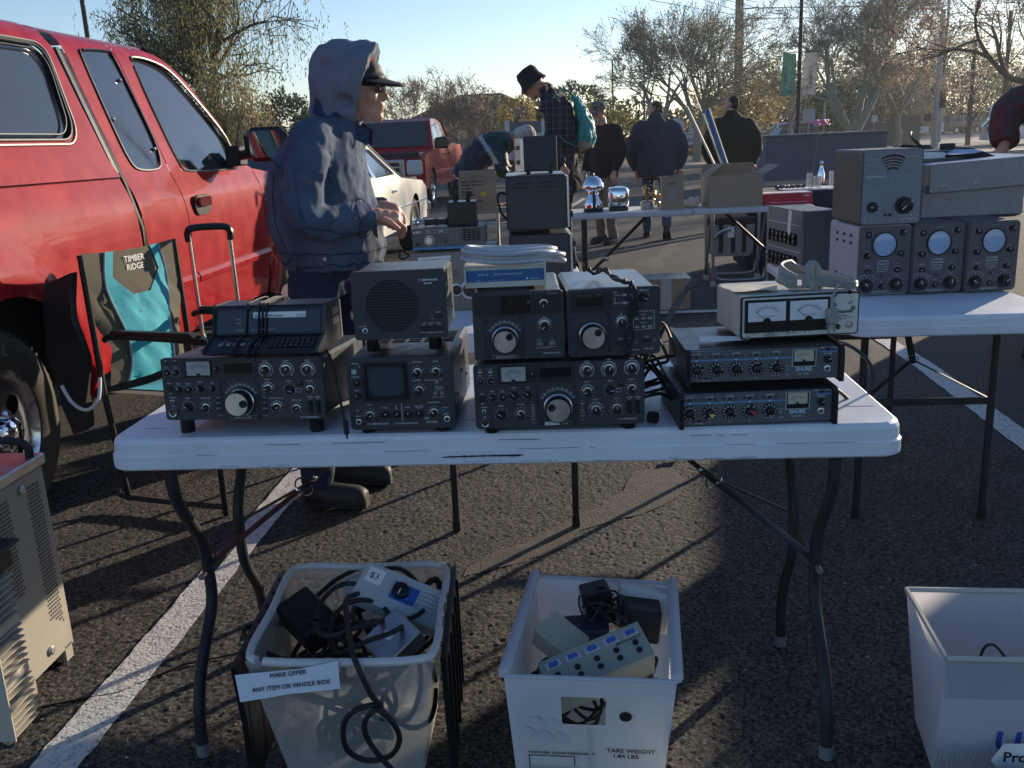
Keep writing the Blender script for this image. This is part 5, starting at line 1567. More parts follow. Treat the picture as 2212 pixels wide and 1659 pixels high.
# --------------------------------------------------------- cords on the front table
def coil(c, rx, ry, n, r, jit=.006, dz=.004, k=14):
    P = []
    for i in range(n * k + 1):
        a = 2 * PI * i / k
        q = 1 + jit / rx * sin(i * 1.7) + .06 * sin(i / k * 2.2)
        P.append((c[0] + rx * q * cos(a), c[1] + ry * q * sin(a), c[2] + dz * (i / k) + .002 * sin(i)))
    return spl(P, 3)


mb = MB()
for i, (dx, dy, dz, rx, ry) in enumerate(((0, 0, 0, .088, .062), (.006, .004, .008, .090, .060), (-.002, -.003, .016, .086, .064), (.012, .0, .011, .092, .052), (.004, .006, .022, .084, .058))):
    mb.tube(coil((dx, dy, dz + .004), rx, ry, 1, .0045, .003, 0, 16), .0048, 8)
mb.tube(spl([(.08, -.02, .006), (.10, -.01, .004), (.112, .0, .002), (.10, .01, .004)], 5), .0055, 8)
o = mb.build('coiled_cable', m_grayc, loc=(.006, 1.885, 1.0825)); tag(o, 'thick pale grey cable coiled flat on the blue-fronted modem', 'cable'); o.rotation_euler = (R(-3), R(3), R(4))
mb = MB()
for s_ in (0, PI):
    P = []
    base = [(.182, 1.93, 1.043), (.198, 1.89, 1.058), (.212, 1.85, 1.047), (.226, 1.80, 1.045), (.235, 1.772, 1.045), (.236, 1.7655, 1.02), (.233, 1.764, .97), (.230, 1.763, .93), (.228, 1.764, .905)]
    bs = spl(base, 6)
    for i, p in enumerate(bs):
        tw = .0035 * (1 if i < 22 else 1.7)
        P.append((p.x + tw * cos(i * .55 + s_) + (.004 if s_ and i > 24 else 0), p.y, p.z + (tw * sin(i * .55 + s_) if i < 24 else 0)))
    mb.tube(P, .0028, 6)
mb.tube(spl([(.236, 1.766, 1.0), (.248, 1.765, .985), (.246, 1.766, 1.03), (.232, 1.775, 1.046), (.21, 1.83, 1.046)], 6), .0026, 6)
mb.tube(spl([(.182, 1.93, 1.044), (.170, 1.935, 1.05), (.172, 1.92, 1.056), (.160, 1.93, 1.05)], 5), .003, 6)
tag(mb.build('twisted_cord', m_rub), 'twisted grey-black cord hanging over the right square tuning unit', 'cord')
# bundle behind the right transceiver
mb = MB()
rs = random.Random(5)
for i in range(7):
    c = (.285 + rs.random() * .03, 1.86 + rs.random() * .16, .765 + .02 * rs.random() * i)
    mb.tube(spl([(c[0] - .03, c[1], c[2]), (c[0] + .01, c[1] - .05, c[2] + .02), (c[0] + .035, c[1] - .02, c[2] + .03 * rs.random()), (c[0] + .02 * rs.random(), c[1] + .05, c[2] + .08 * rs.random()), (c[0] - .02, c[1] + .06, c[2] + .05 * rs.random())], 5, True), .0036, 6, caps=False)
for i in range(4):
    mb.tube(spl([(.27 + .01 * i, 1.99, .80 + .012 * i), (.32 + .012 * (i % 2), 2.05, .85 + .010 * i), (.38, 2.15, .90 + .004 * i), (.43, 2.25, .93 + .004 * i), (.455 + .006 * i, 2.3, .95)], 6), .0042, 6)
mb.cyl((.445, 2.28, .945), (.475, 2.33, .96), .007, .006, 10)
mb.cyl((.275, 1.80, .765), (.29, 1.79, .765), .012, .012, 14)
tag(mb.build('cable_bundle', m_rub), 'tangled bundle of black cables behind the right transceiver', 'cable')
mb = MB(); mb.tube(spl([(-.41, 1.93, .925), (-.385, 1.88, .922), (-.362, 1.83, .90), (-.35, 1.80, .86), (-.343, 1.79, .81), (-.338, 1.785, .785)], 6), .0028, 6); mb.cyl((-.338, 1.785, .79), (-.337, 1.782, .762), .006, .005, 10); mb.cyl((-.337, 1.782, .762), (-.337, 1.782, .753), .002, .002, 8)
tag(mb.build('audio_lead', m_rub), 'thin black lead with a plug hanging between the left transceiver and the monitor', 'cord')
mb = MB(); mb.tube(spl([(.62, 1.90, .86), (.66, 1.92, .87), (.72, 1.95, .865), (.78, 1.96, .82), (.79, 1.96, .76), (.765, 1.95, .73), (.74, 1.93, .735), (.70, 1.9, .77), (.66, 1.86, .80), (.64, 1.86, .83)], 6), .0042, 6)
tag(mb.build('loop_cord', m_dkst), 'dark cord looping off the right end of the front table behind the mixers', 'cord')
# knotted cord on meter
zt = TZ + .157 + .089
mb = MB()
for i in range(7):
    y = 1.90 + .006 * rs.random(); dz = .006 * i
    mb.tube(spl([(.60, y, zt + .006 + dz * .6), (.57, y + .015, zt + .012 + dz), (.575 + .004 * i, y + .05, zt + .016 + dz), (.62, y + .055, zt + .014 + dz * .7), (.68, y + .02, zt + .008 + dz * .5), (.715, y - .01, zt + .004 + dz * .3), (.70, y - .035, zt + .004 + dz * .3), (.65, y - .02, zt + .008 + dz * .5)], 5, True), .0036, 6, caps=False)
for i in range(3): mb.tube([(.632 + .024 * cos(a) * .5 + i * .004, 1.905 + .02 * sin(a + .4), zt + .026 + .026 * sin(a)) for a in [2 * PI * j / 12 for j in range(13)]], .0042, 6)
mb.tube(spl([(.69, 1.88, zt + .01), (.668, 1.855, zt + .012), (.656, 1.843, zt - .004), (.651, 1.838, zt - .028)], 6), .003, 6)
mb.box(.639, .661, 1.822, 1.840, zt - .062, zt - .030, .003); mb.box(.642, .646, 1.829, 1.832, zt - .082, zt - .062, 0); mb.box(.654, .658, 1.829, 1.832, zt - .080, zt - .062, 0)
tag(mb.build('knotted_cord', mat('warm_grey_cord', (.30, .285, .26), .5, var=.1, vs=10)), 'warm grey knotted power cord with plug on the two-meter set', 'cord')
def leaf(name, label, P, loc, mt, rz=0, amp=.004, cat='paper'):
    mb = MB(); mb.sheet(P, (), lambda a, b: (a, b, amp * (1 + noise.noise(Vector((a * 25, b * 25, loc[0] * 9))))), .02); o = mb.build(name, mt, loc=loc, rot=(0, 0, rz)); tag(o, label, cat, None); return o
leaf('manual_sheet', 'cream folded sheet on the left of the two-meter set', [(0, 0), (.09, -.01), (.12, .07), (.0, .09)], (.462, 1.88, zt), mat('cream_paper', (.62, .56, .44), .8), .1)
leaf('manual_sheet', 'small cream slip under the knotted cord', [(0, 0), (.06, 0), (.065, .04), (.01, .05)], (.578, 1.875, zt), mat('cream_paper', (.62, .56, .44), .8), .2)
leaf('white_note', 'white crumpled note at the left edge of the upper mixer', [(0, 0), (.10, .004), (.115, .035), (.01, .05)], (.385, 1.84, TZ + .153), m_paper, 0)

# --------------------------------------------------------- middle table and goods
t = thing('folding_table', 'long white fold-in-half table in the middle with chrome appliances and cardboard boxes', 'table', (.52, 7.16, 0), R(-2.2), 'folding tables')
for x in (0, .918):
    tt = thing('half', None, None); tt.parent = t; tt.location = (x, 0, 0)
    tabletop(tt, .912, .62, .75, .04, .02, mat('warm_white_plastic', (.56, .55, .53), .5, var=.06, vs=4)); tt.name = 'table_half'
for X in (.10, 1.72):
    for Y in (.10, .50): tb('leg', m_blk, [(X, Y, .71), (X, Y, 0)], .014, t, 10)
    bx('cross_rail', m_blk, X - .01, X + .01, .1, .5, .3, .33, .002, t)
for s_, a, b_ in ((1, .10, .62), (-1, 1.72, 1.2)):
    tb('folding_stay', m_blk, [(a, .30, .22), (b_, .32, .71)], .013, t, 8); mb = MB(); mb.ball((a + s_ * .17, .28, .37), .02, 8); mb.build('lock_ring', m_chrome, t)
# percolator
t = thing('percolator', 'two-globe chrome percolator on a black base, left on the middle table', 'coffee maker', (.70, 7.36, TZ))
mb = MB()
mb.lathe([(.070, .03), (.071, .06), (.060, .09), (.045, .12), (.040, .135), (.046, .14), (.040, .145), (.040, .155), (.05, .165), (.082, .178), (.086, .19), (.08, .215), (.062, .25), (.04, .268), (.03, .275)], 36); mb.build('chrome_body', m_chrome, t)
mb = MB(); mb.lathe([(.078, 0), (.078, .022), (.07, .032)], 30); mb.lathe([(.012, .275), (.010, .295), (.006, .30)], 14); mb.box(-.012, .012, -.078, -.055, .03, .16, .004); mb.build('black_base_and_handle', m_blk, t)
t = thing('toaster', 'rounded chrome toaster on the middle table', 'toaster', (.815, 7.34, TZ), R(-4))
mb = MB(); superball(mb, (.083, .13, .10), .084, .13, .085); mb.build('chrome_shell', m_chrome, t); bx('black_base', m_blk, .01, .155, .005, .255, 0, .028, .005, t)
bx('lever', m_blk, .075, .095, -.018, 0, .05, .06, .003, t)
t = thing('camp_stove', 'small camping stove with brass burner beside the toaster', 'stove', (1.125, 7.38, TZ)); mb = MB(); mb.lathe([(.05, .0), (.053, .01), (.053, .06), (.04, .068)], 24); mb.build('fuel_tank', m_steel, t)
mb = MB(); mb.lathe([(.012, .06), (.012, .10), (.035, .11), (.035, .12), (.015, .13), (.02, .16), (.006, .17)], 18)
for k_ in range(3): mb.tube([(.03 * cos(k_ * 2.1), .03 * sin(k_ * 2.1), .1), (.06 * cos(k_ * 2.1), .06 * sin(k_ * 2.1), .17), (.02 * cos(k_ * 2.1), .02 * sin(k_ * 2.1), .19)], .003, 5)
mb.build('burner', mat('aged_brass', (.32, .22, .10), .35, 1., var=.3, vs=40), t)
t = thing('brass_fittings', 'heap of dark brass fittings between stove and small carton', 'fittings', (1.20, 7.42, TZ)); mb = MB()
for i in range(9): mb.ball((rs.uniform(-.03, .04), rs.uniform(-.03, .05), .03 + .012 * i), rs.uniform(.012, .022), 8, sx=rs.uniform(.7, 1.6))
bx('tray', m_alu, -.04, .05, -.04, .05, 0, .015, .002, t); mb.build('fitting_pile', mat('aged_brass', (.32, .22, .10), .35, 1.), t)


def carton(name, label, loc, rz, w, dp, h, mt, flaps=(), th=.004, ink=None, cat='box', inner=None):
    t = thing(name, label, cat, loc, rz)
    mb = MB()
    mb.box(0, w, 0, th, 0, h, .0008); mb.box(0, w, dp - th, dp, 0, h, .0008); mb.box(0, th, th, dp - th, 0, h, .0008); mb.box(w - th, w, th, dp - th, 0, h, .0008); mb.box(th, w - th, th, dp - th, 0, th)
    mb.build('walls', mt, t)
    for side, ang_, L in flaps:
        if side == 'b': M = Matrix.Translation((0, dp, h)) @ Matrix.Rotation(R(ang_), 4, 'X'); b = (.004, w - .004, 0, th)
        elif side == 'f': M = Matrix.Translation((0, 0, h)) @ Matrix.Rotation(R(-ang_), 4, 'X'); b = (.004, w - .004, -th, 0)
        elif side == 'l': M = Matrix.Translation((0, 0, h)) @ Matrix.Rotation(R(ang_ * -1), 4, 'Y'); b = (-th, 0, .004, dp - .004)
        else: M = Matrix.Translation((w, 0, h)) @ Matrix.Rotation(R(ang_), 4, 'Y'); b = (0, th, .004, dp - .004)
        mb = MB(); mb.box(b[0], b[1], b[2], b[3], .001, L, .0006, M=M); mb.build('flap', mt, t)
    return t


m_cardg = mat('grey_cardboard', (.36, .27, .185), .85, var=.08, vs=12)
t = carton('small_carton', 'small upright grey-brown carton with a pale label on the middle table', (1.215, 7.22, TZ), R(-3), .165, .14, .232, m_cardg, (('b', 5, .02), ('l', 10, .02), ('r', 10, .02)))
bx('label', mat('pale_label', (.33, .31, .27), .8), .06, .105, -.001, .0005, .07, .165, 0, t)
mb = MB()
for z in (.205, .197, .190): text(mb, 'THIS SIDE UP HANDLE', .007, Matrix.Translation((.03, -.001, z)) @ MY, bold=.0004)
mb.build('black_lettering', m_inkb, t)
t = thing('plastic_bag', 'crumpled white plastic bag left of the large open carton', 'bag', (1.485, 7.42, TZ)); mb = MB(); mb.ball((0, 0, .03), .075, 24, sz=.55); mb.v = [tuple(Vector(v) * (1 + .5 * noise.noise(Vector(v) * 22))) for v in mb.v]; mb.build('film', mat('white_film', (.7, .66, .6), .5, translucent=.4), t); bx('board', m_card, -.12, .02, -.12, -.02, 0, .008, .001, t)
carton('large_carton', 'large open carton with raised flaps on the middle table', (1.575, 7.22, TZ), R(-1.5), .41, .34, .238, m_cardg, (('b', 14, .085), ('l', -52, .13), ('r', 62, .14), ('f', 100, .05)))
t = thing('red_box', 'flat red product carton with a worn white lid on the middle table', 'box', (2.005, 7.24, TZ), R(-2)); m_red = mat('red_print', (.50, .02, .035), .45, var=.1, vs=20); bx('carton', m_red, 0, .37, 0, .2, 0, .082, .003, t); bx('worn_top', mat('worn_white', (.6, .55, .52), .7), .003, .368, .003, .197, .082, .090, .003, t)
mb = MB(); text(mb, 'SP-8000', .015, Matrix.Translation((.30, -.001, .058)) @ MY, bold=.0005); mb.box(.05, .33, -.0015, -.0005, .018, .020); mb.build('lettering', m_ink, t)
# antenna rods leaning behind the carton
for i, (x0, x1, z1, r, mt, lab) in enumerate(((1.86, 1.50, 1.52, .010, mat('bamboo_white', (.55, .53, .45), .5), 'leftmost leaning pale rod behind the large carton'), (1.885, 1.63, 1.46, .008, mat('bamboo_white', (.55, .53, .45), .5), 'short pale rod next to the blue tube behind the large carton'),
                                 (1.905, 1.655, 1.49, .017, mat('blue_tube', (.03, .12, .32), .4), 'thick blue tube leaning among the rods behind the large carton'), (1.925, 1.675, 1.50, .009, mat('bamboo_white', (.55, .53, .45), .5), 'pale rod right of the blue tube behind the large carton'), (1.90, 1.36, 2.10, .006, mat('bamboo_white', (.55, .53, .45), .5), 'long thin whip rod rising above the people'))):
    mb = MB(); mb.cyl((x0, 7.64, TZ), (x1, 7.72, z1), r, r * (.3 if i == 4 else .8), 8); tag(mb.build('antenna_rod', mt), lab, 'rod', 'antenna rods leaning behind the large carton')
# goods table with dark cloth, flower
t = thing('cloth_table', 'table under a dark navy cloth carrying glassware, behind the middle table', 'table', (2.30, 8.9, 0), R(-4)); bx('tablecloth', mat('navy_cloth', (.012, .018, .05), .9, var=.2, vs=5), 0, 1.9, 0, .7, .02, .745, .01, t); bx('tray_cloth', mat('white_cloth', (.6, .6, .62), .8), .35, 1.1, -.01, .4, .7451, .755, .002, t)
m_clr = mat('clear_glass', (.8, .83, .85), .08, trans=.8, alpha=.75)
for i, (x, w, h, lab) in enumerate(((2.93, .06, .14, 'glass jar left in front of the flower stem'), (3.0, .075, .11, 'square glass dish beside the dispenser'), (3.14, .05, .15, 'tall glass tumbler right of the dispenser'))):
    mb = MB(); mb.lathe([(w * .5, 0), (w * .5, h), (w * .46, h), (w * .46, .01)], 16, cap1=False); tag(mb.build('glass_jar', m_clr, loc=(x, 9.02, .756)), lab, 'glass', 'glassware on the navy cloth table')
mb = MB(); mb.lathe([(.035, 0), (.035, .08), (.02, .13), (.012, .16), (.018, .18), (.004, .21)], 18); tag(mb.build('dispenser', m_chrome, loc=(3.05, 9.06, .80)), 'silver dispenser with a narrow neck on the navy cloth table', 'dispenser')
t = thing('flower', 'single pink flower on a thin tall stem', 'flower', (2.95, 9.0, .80)); tb('stem', mat('stem_green', (.15, .22, .12), .7), [(0, 0, -.04), (.01, 0, .2), (.03, 0, .38), (.045, 0, .52)], .004, t, 6, 4)
mb = MB()
for k_ in range(22):
    a = k_ * 2.4; r = .03 + .045 * (k_ % 3) / 2
    mb.ball((.05 + r * cos(a), r * sin(a), .555 + .02 * sin(a * 3)), .022, 6, sz=.6)
mb.build('petals', mat('pink_petal', (.65, .26, .42), .6, var=.3, vs=40), t)
mb = MB(); mb.tube([(.05, 0, .45), (.1, 0, .46), (.12, 0, .48)], .008, 5, flat=.4); mb.build('leaf', mat('stem_green', (.15, .22, .12), .7), t)
t = thing('beaded_string', 'dark beads heaped on the white tray cloth', 'beads', (2.72, 8.98, .757)); mb = MB()
for k_ in range(26): mb.ball((k_ * .011 - .12, .012 * sin(k_ * 1.3), .018 + .012 * (k_ % 2)), .014, 6)
mb.build('beads', mat('purple_bead', (.10, .04, .08), .3), t)
mb = MB(); mb.lathe([(.055, 0), (.06, .08)], 18, cap1=False); mb.lathe([(.052, .078), (.05, .005)], 18, cap0=False); tag(mb.build('green_bowl', mat('lime_plastic', (.35, .45, .22), .4), loc=(2.25, 7.48, TZ)), 'pale green bowl behind the flat red carton', 'bowl')

# aluminium frame with tote under the middle table
t = thing('walking_frame', 'folding aluminium frame standing under the middle table', 'frame', (1.80, 8.05, 0), R(-4)); m_al2 = mat('dull_aluminium', (.42, .42, .42), .4, .9)
for x in (0, .46):
    for y in (0, .42):
        l = tb('leg', m_al2, [(x, y, .02), (x + (.01 if x else -.01), y, .70)], .014, t, 8); bx('foot_tip', mat('ivory_rubber', (.5, .48, .42), .7), x - .022, x + .022, y - .022, y + .022, 0, .05, .006, l)
    tb('side_strut', m_al2, [(x, .03, .70), (x, .2, .46), (x - .02, .32, .12), (x, .38, .06)], .013, t, 8, 4)
for y in (0, .42): tb('low_bar', m_al2, [(.02, y, .16), (.04, y, .07), (.23, y, .055), (.42, y, .07), (.44, y, .16)], .012, t, 8, 4)
tb('arm_bar', m_al2, [(0, .0, .42), (.06, -.03, .48), (.14, -.05, .50)], .015, t, 8, 4); tb('back_bar', m_al2, [(0, .42, .68), (.46, .42, .68)], .012, t, 8)
t = thing('tote_bag', 'pale tote bag with dark stripes hanging on the aluminium frame', 'bag', (1.86, 8.56, .20), R(-4)); mb = MB(); mb.prism([(0, .33), (.43, .33), (.41, .03), (.37, 0), (.06, 0), (.02, .03)], 0, .14, 'y'); mb.build('body', mat('grey_canvas', (.28, .28, .27), .85, var=.12, vs=9), t)
for x in (.10, .21, .31): bx('stripe', m_blkm, x, x + .04, -.004, 0, .03, .30, 0, t)
bx('rim', m_blkm, -.01, .44, -.01, .15, .29, .345, .006, t); bx('tag', m_paper, .18, .24, -.006, -.004, .17, .27, 0, t)
carton('brown_carton', 'plain brown carton standing on the tote behind the aluminium frame', (1.90, 8.74, .42), R(-3), .36, .25, .20, m_card, ())
bx('lid', m_card, 0, .36, 0, .25, .2001, .204, 0, bpy.data.objects['brown_carton'])
t = carton('shipping_carton', 'taped brown carton on the ground behind the right square tuning unit', (1.06, 7.08, 0), R(-3), .345, .30, .235, m_card, ())
bx('lid', m_card, 0, .345, 0, .3, .2351, .239, 0, t); bx('tape', mat('clear_tape', (.5, .46, .40), .2), -.002, .347, -.002, .302, .2391, .242, 0, t); bx('tape', mat('clear_tape', (.5, .46, .40), .2), .12, .2, -.003, -.0005, .0, .242, 0, t)

# goods table of the bending man
t = thing('goods_table', 'narrow table with a steel edge in front of the bending person', 'table', (-.36, 8.1, 0)); bx('tabletop', mat('worn_tan_top', (.30, .26, .2), .6), 0, .75, 0, .6, .72, .75, .004, t)
for x in (.03, .72, .3):
    for y in (.04, .56): tb('leg', m_steel, [(x, y, .72), (x, y, 0)], .012, t, 8)
t = carton('handwritten_carton', 'tall open carton covered in black handwriting on the narrow table', (-.385, 8.13, TZ), R(1), .325, .3, .27, m_card, (('b', -10, .06),))
mb = MB(); rs = random.Random(9)
for i, s_ in enumerate(('Sherline  SHURE 545', 'Heathkit   Parts ohms', 'Test leads', 'Misc. knobs', 'Components', 'Tubes', 'RADIO BOOKS')): text(mb, s_, .022, Matrix.Translation((.02 + .03 * (i == 6), -.0012, .235 - i * .028)) @ MY, bold=.0012, sh=.2)
mb.build('handwriting', m_inkb, t); bx('yellow_tag', mat('yellow_tag', (.75, .55, .05), .7), .19, .235, -.003, -.001, .12, .15, 0, t)
for i, (x, y, z, mt, lab) in enumerate(((-.10, 8.2, .752, mat('blue_cover', (.08, .12, .4), .4), 'blue-covered magazine on the narrow table'), (-.16, 8.16, .757, m_paper, 'white crumpled magazine beside the blue one'), (-.07, 8.15, .765, mat('pinkish_page', (.6, .42, .40), .5), 'pinkish magazine on top of the small heap'))):
    leaf('magazine', lab, [(0, 0), (.24, -.02), (.25, .17), (.02, .19)], (x, y, z), mt, .2 * i, .02, 'magazine')
# ================================================================ near red truck
m_redp = mat('dusty_red_paint', (.25, .003, .008), .5, .0, var=.08, vs=2.6, coat=.45, col2=(.40, .03, .028), ps=7, lo=.42, hi=.85, spec=.05)
m_win = mat('tinted_window', (.024, .028, .035), .05, var=.12, vs=5, coat=.4, spec=.6)
m_seal_ = mat('window_seal', (.17, .165, .15), .4, .5)
SEC = [(-.10, 0), (-.07, .3), (-.02, .5), (0, .75), (0, 1.0), (-.02, 1.12), (-.06, 1.22), (-.13, 1.42), (-.2, 1.62), (-.27, 1.82), (-.33, 1.885), (-.45, 1.925), (-.7, 1.95), (-.98, 1.955)]
UU_ = [0, .3, .5, .75, 1.0, 1.12, 1.22, 1.42, 1.62, 1.82, 1.91, 2.04, 2.29, 2.57]


def sec(u, o=0):
    u = max(0, min(2.569, u))
    for i in range(len(UU_) - 1):
        if u <= UU_[i + 1]:
            t = (u - UU_[i]) / (UU_[i + 1] - UU_[i])
            a, b, c, d = (SEC[max(i - 1, 0)], SEC[i], SEC[i + 1], SEC[min(i + 2, len(SEC) - 1)])
            g = lambda k: .5 * (2 * b[k] + (c[k] - a[k]) * t + (2 * a[k] - 5 * b[k] + 4 * c[k] - d[k]) * t * t + (3 * b[k] - a[k] - 3 * c[k] + d[k]) * t ** 3)
            return g(0) + o, g(1)


def side_fn(o=0, flare=((-.03, .34),), k=0, shell=0):
    def fn(s, u):
        x, z = sec(u, o + k * .02)
        for fs, fz in flare:
            dd = math.hypot(s - fs, z - fz)
            x += .045 * math.exp(-((dd - .56) / .09) ** 2) * (z < 1.0)
        if shell: x -= .02
        return (x, s, z)
    return fn


truck = t = thing('pickup_truck', 'dusty red pickup with a camper shell filling the left side of the photo', 'pickup truck', (-1.808, 3.307, 0), -.09)
arch = [(-.03 + .51 * cos(a), .34 + .51 * sin(a)) for a in [PI * 1.06 - PI * 1.12 * i / 20 for i in range(21)]]
bed = [(-1.7, .42)] + [(-.60, .42)] + arch + [(.55, .40), (1.10, .40), (1.10, 1.232), (-1.7, 1.245)]
mb = MB(); mb.sheet(bed, (), side_fn(), .06); mb.build('bed_side', m_redp, t)
capw = rrect(-1.2, .86, 1.405, 1.80, .10, 5)
capw = [(s + (.10 * (z - 1.4) / .4 if s > 0 else 0), z) for s, z in capw]
cap = [(-1.7, 1.252), (1.09, 1.240), (1.05, 1.32), (1.035, 1.7), (1.03, 1.9), (.98, 2.1), (.98, 2.57), (-1.7, 2.57)]
mb = MB(); mb.sheet(cap, (capw,), side_fn(.015), .08); mb.build('camper_shell', m_redp, t)
mb = MB(); mb.sheet(capw, (), side_fn(.0), .15); w_ = mb.build('shell_window', m_win, t)
for g_, r_, mt in ((0, .006, m_blk), (.022, .005, m_blk), (-.018, .006, m_seal_)):
    P = [Vector(side_fn(.018)(s - g_ * (1 if s > 0 else -1), z - g_ * (1 if z > 1.6 else -1))) for s, z in capw]
    mb = MB(); mb.tube(P + [P[0]], r_, 6); mb.build('window_frame', mt, w_)
qw = [(1.33, 1.822), (1.58, 1.835), (1.61, 1.81), (1.625, 1.65), (1.63, 1.43), (1.60, 1.32), (1.53, 1.268), (1.33, 1.268), (1.27, 1.313), (1.262, 1.44), (1.272, 1.63), (1.285, 1.786)]
dw = [(1.80, 1.80), (1.84, 1.828), (2.03, 1.826), (2.226, 1.775), (2.43, 1.633), (2.60, 1.46), (2.63, 1.38), (2.60, 1.25), (2.52, 1.228), (1.89, 1.24), (1.80, 1.30), (1.785, 1.5), (1.788, 1.7)]
mb = MB(); mb.sheet([(1.15, .40), (1.648, .40), (1.648, 1.90), (1.15, 1.90)], (qw,), side_fn(), .05); mb.build('rear_door', m_redp, t)
mb = MB(); mb.sheet([(1.656, .42), (2.83, .42), (2.83, 1.225), (2.72, 1.27), (2.62, 1.50), (2.44, 1.69), (2.27, 1.81), (2.10, 1.90), (1.656, 1.90)], (dw,), side_fn(), .05); mb.build('front_door', m_redp, t)
mb = MB(); mb.sheet([(1.13, 1.906), (2.11, 1.906), (2.20, 2.1), (2.24, 2.57), (1.13, 2.57)], (), side_fn(), .1); mb.build('roof', m_redp, t)
for nm, q in (('rear_window', qw), ('door_window', dw)):
    mb = MB(); mb.sheet(q, (), side_fn(-.004 if nm[0] == 'r' else -.02), .06); w_ = mb.build(nm, m_win, t)
    P = [Vector(side_fn(.003)(s, z)) for s, z in q]; mb = MB(); mb.tube(spl(P, 3, True), .006, 6, caps=False); mb.build('window_frame', m_seal_ if nm[0] == 'd' else m_blk, w_)
    if nm[0] == 'r':
        mb = MB()
        for s, z in ((1.56, 1.69), (1.30, 1.50), (1.585, 1.36)): mb.ball(side_fn(.004)(s, z), .011, 8)
        mb.build('window_screws', m_steel, w_)
# windscreen, hood, fenders, front
mb = MB(); mb.add([(-.33, 2.12, 1.90), (-.08, 2.73, 1.27), (-1.88, 2.73, 1.27), (-1.63, 2.12, 1.90)], [(0, 1, 2, 3)]); mb.build('windscreen', m_win, t)
fa = [(3.50 + .46 * cos(a), .36 + .46 * sin(a)) for a in [PI * 1.02 - PI * 1.04 * i / 16 for i in range(17)]]
mb = MB(); mb.sheet([(2.84, .42)] + fa + [(4.35, .45), (4.40, 1.0), (4.2, 1.10), (2.84, 1.22)], (), side_fn(0, ((3.5, .36),)), .08)
mb.prism([(2.84, 1.22), (4.2, 1.11), (4.42, 1.0), (4.42, .5), (4.3, .4), (2.84, .6)], -1.85, -.07, 'x'); mb.build('front_end', m_redp, t)
mb = MB(); mb.box(-1.86, -.10, -1.6, 1.06, .5, 1.25, .02); mb.box(-1.80, -.16, 1.15, 2.80, .42, 1.20, .02); mb.box(-1.6, -.4, -1.4, 4.2, .3, .5, .02); mb.build('dark_interior', mat('underbody', (.010, .010, .011), .8), t)
mb = MB(); mb.sheet([(-1.7, .42), (2.83, .42), (2.83, 1.22), (2.1, 1.9), (2.1, 2.57), (-1.7, 2.57)], (), lambda s, u: (-1.96 - sec(u)[0] - .0, s, sec(u)[1]), .2); mb.build('far_side', m_redp, t)
mb = MB(); mb.tube([side_fn(.004)(-1.7, 1.2475), side_fn(.004)(1.09, 1.236)], .004, 4); mb.tube([side_fn(.0)(1.118, z) for z in (.42, .8, 1.0, 1.2, 1.4, 1.6, 1.8)], .012, 5); mb.tube([side_fn(-.02)(1.09, z) for z in (1.25, 1.5, 1.8)], .03, 6); mb.build('body_seams', m_blk, t)
for a, b_ in ((.72, 1.095), (1.155, 1.644), (1.662, 2.82)):
    mb = MB(); mb.prism([(-.002, .655), (.020, .665), (.024, .69), (.012, .712), (-.002, .716)], a, b_, 'y', M=Matrix.Identity(4)); mb.build('side_moulding', m_redp, t)
mb = MB(); mb.prism([(x, z) for x, z in rrect(1.735, 1.935, 1.005, 1.11, .05, 5)], 0, .012, 'x'); h_ = mb.build('door_handle', m_blk, t)
mb = MB(); mb.prism([(x, z) for x, z in rrect(1.76, 1.915, 1.05, 1.10, .022, 4)], .008, .03, 'x'); mb.build('handle_grip', mat('dark_red_chrome', (.35, .08, .08), .15, .8), h_)
mb = MB(); mb.tube([(.0, 3.1, .92), (.0, 3.1, .89)], .01, 6); mb.box(-.004, .012, 3.0, 3.03, .93, .98, .003); mb.build('fender_badge', m_chrome, t)
mb = MB(); mb.box(0, .27, -.055, .055, -.10, .10, .05); mi_ = mb.build('side_mirror', m_blk, t, (.05, 2.46, 1.362))
for v in mi_.data.vertices: v.co.y *= (1 - .5 * abs(v.co.z) / .1 * .3)
mb = MB(); mb.prism(rrect(.05, .235, -.075, .078, .04, 6), -.058, -.052, 'y'); mb.build('mirror_glass', mat('mirror_glass', (.16, .21, .22), .03, 1.), mi_)
mb = MB(); mb.tube([(-.08, .05, -.06), (.03, .0, -.05)], .03, 8); mb.box(-.13, -.04, .0, .14, -.12, .0, .01); mb.build('mirror_arm', m_blk, mi_)
mb = MB(); mb.cyl((-.40, 3.3, 1.15), (-.56, 3.3, 2.33), .004, .0015, 5); mb.build('aerial', m_blk, t)


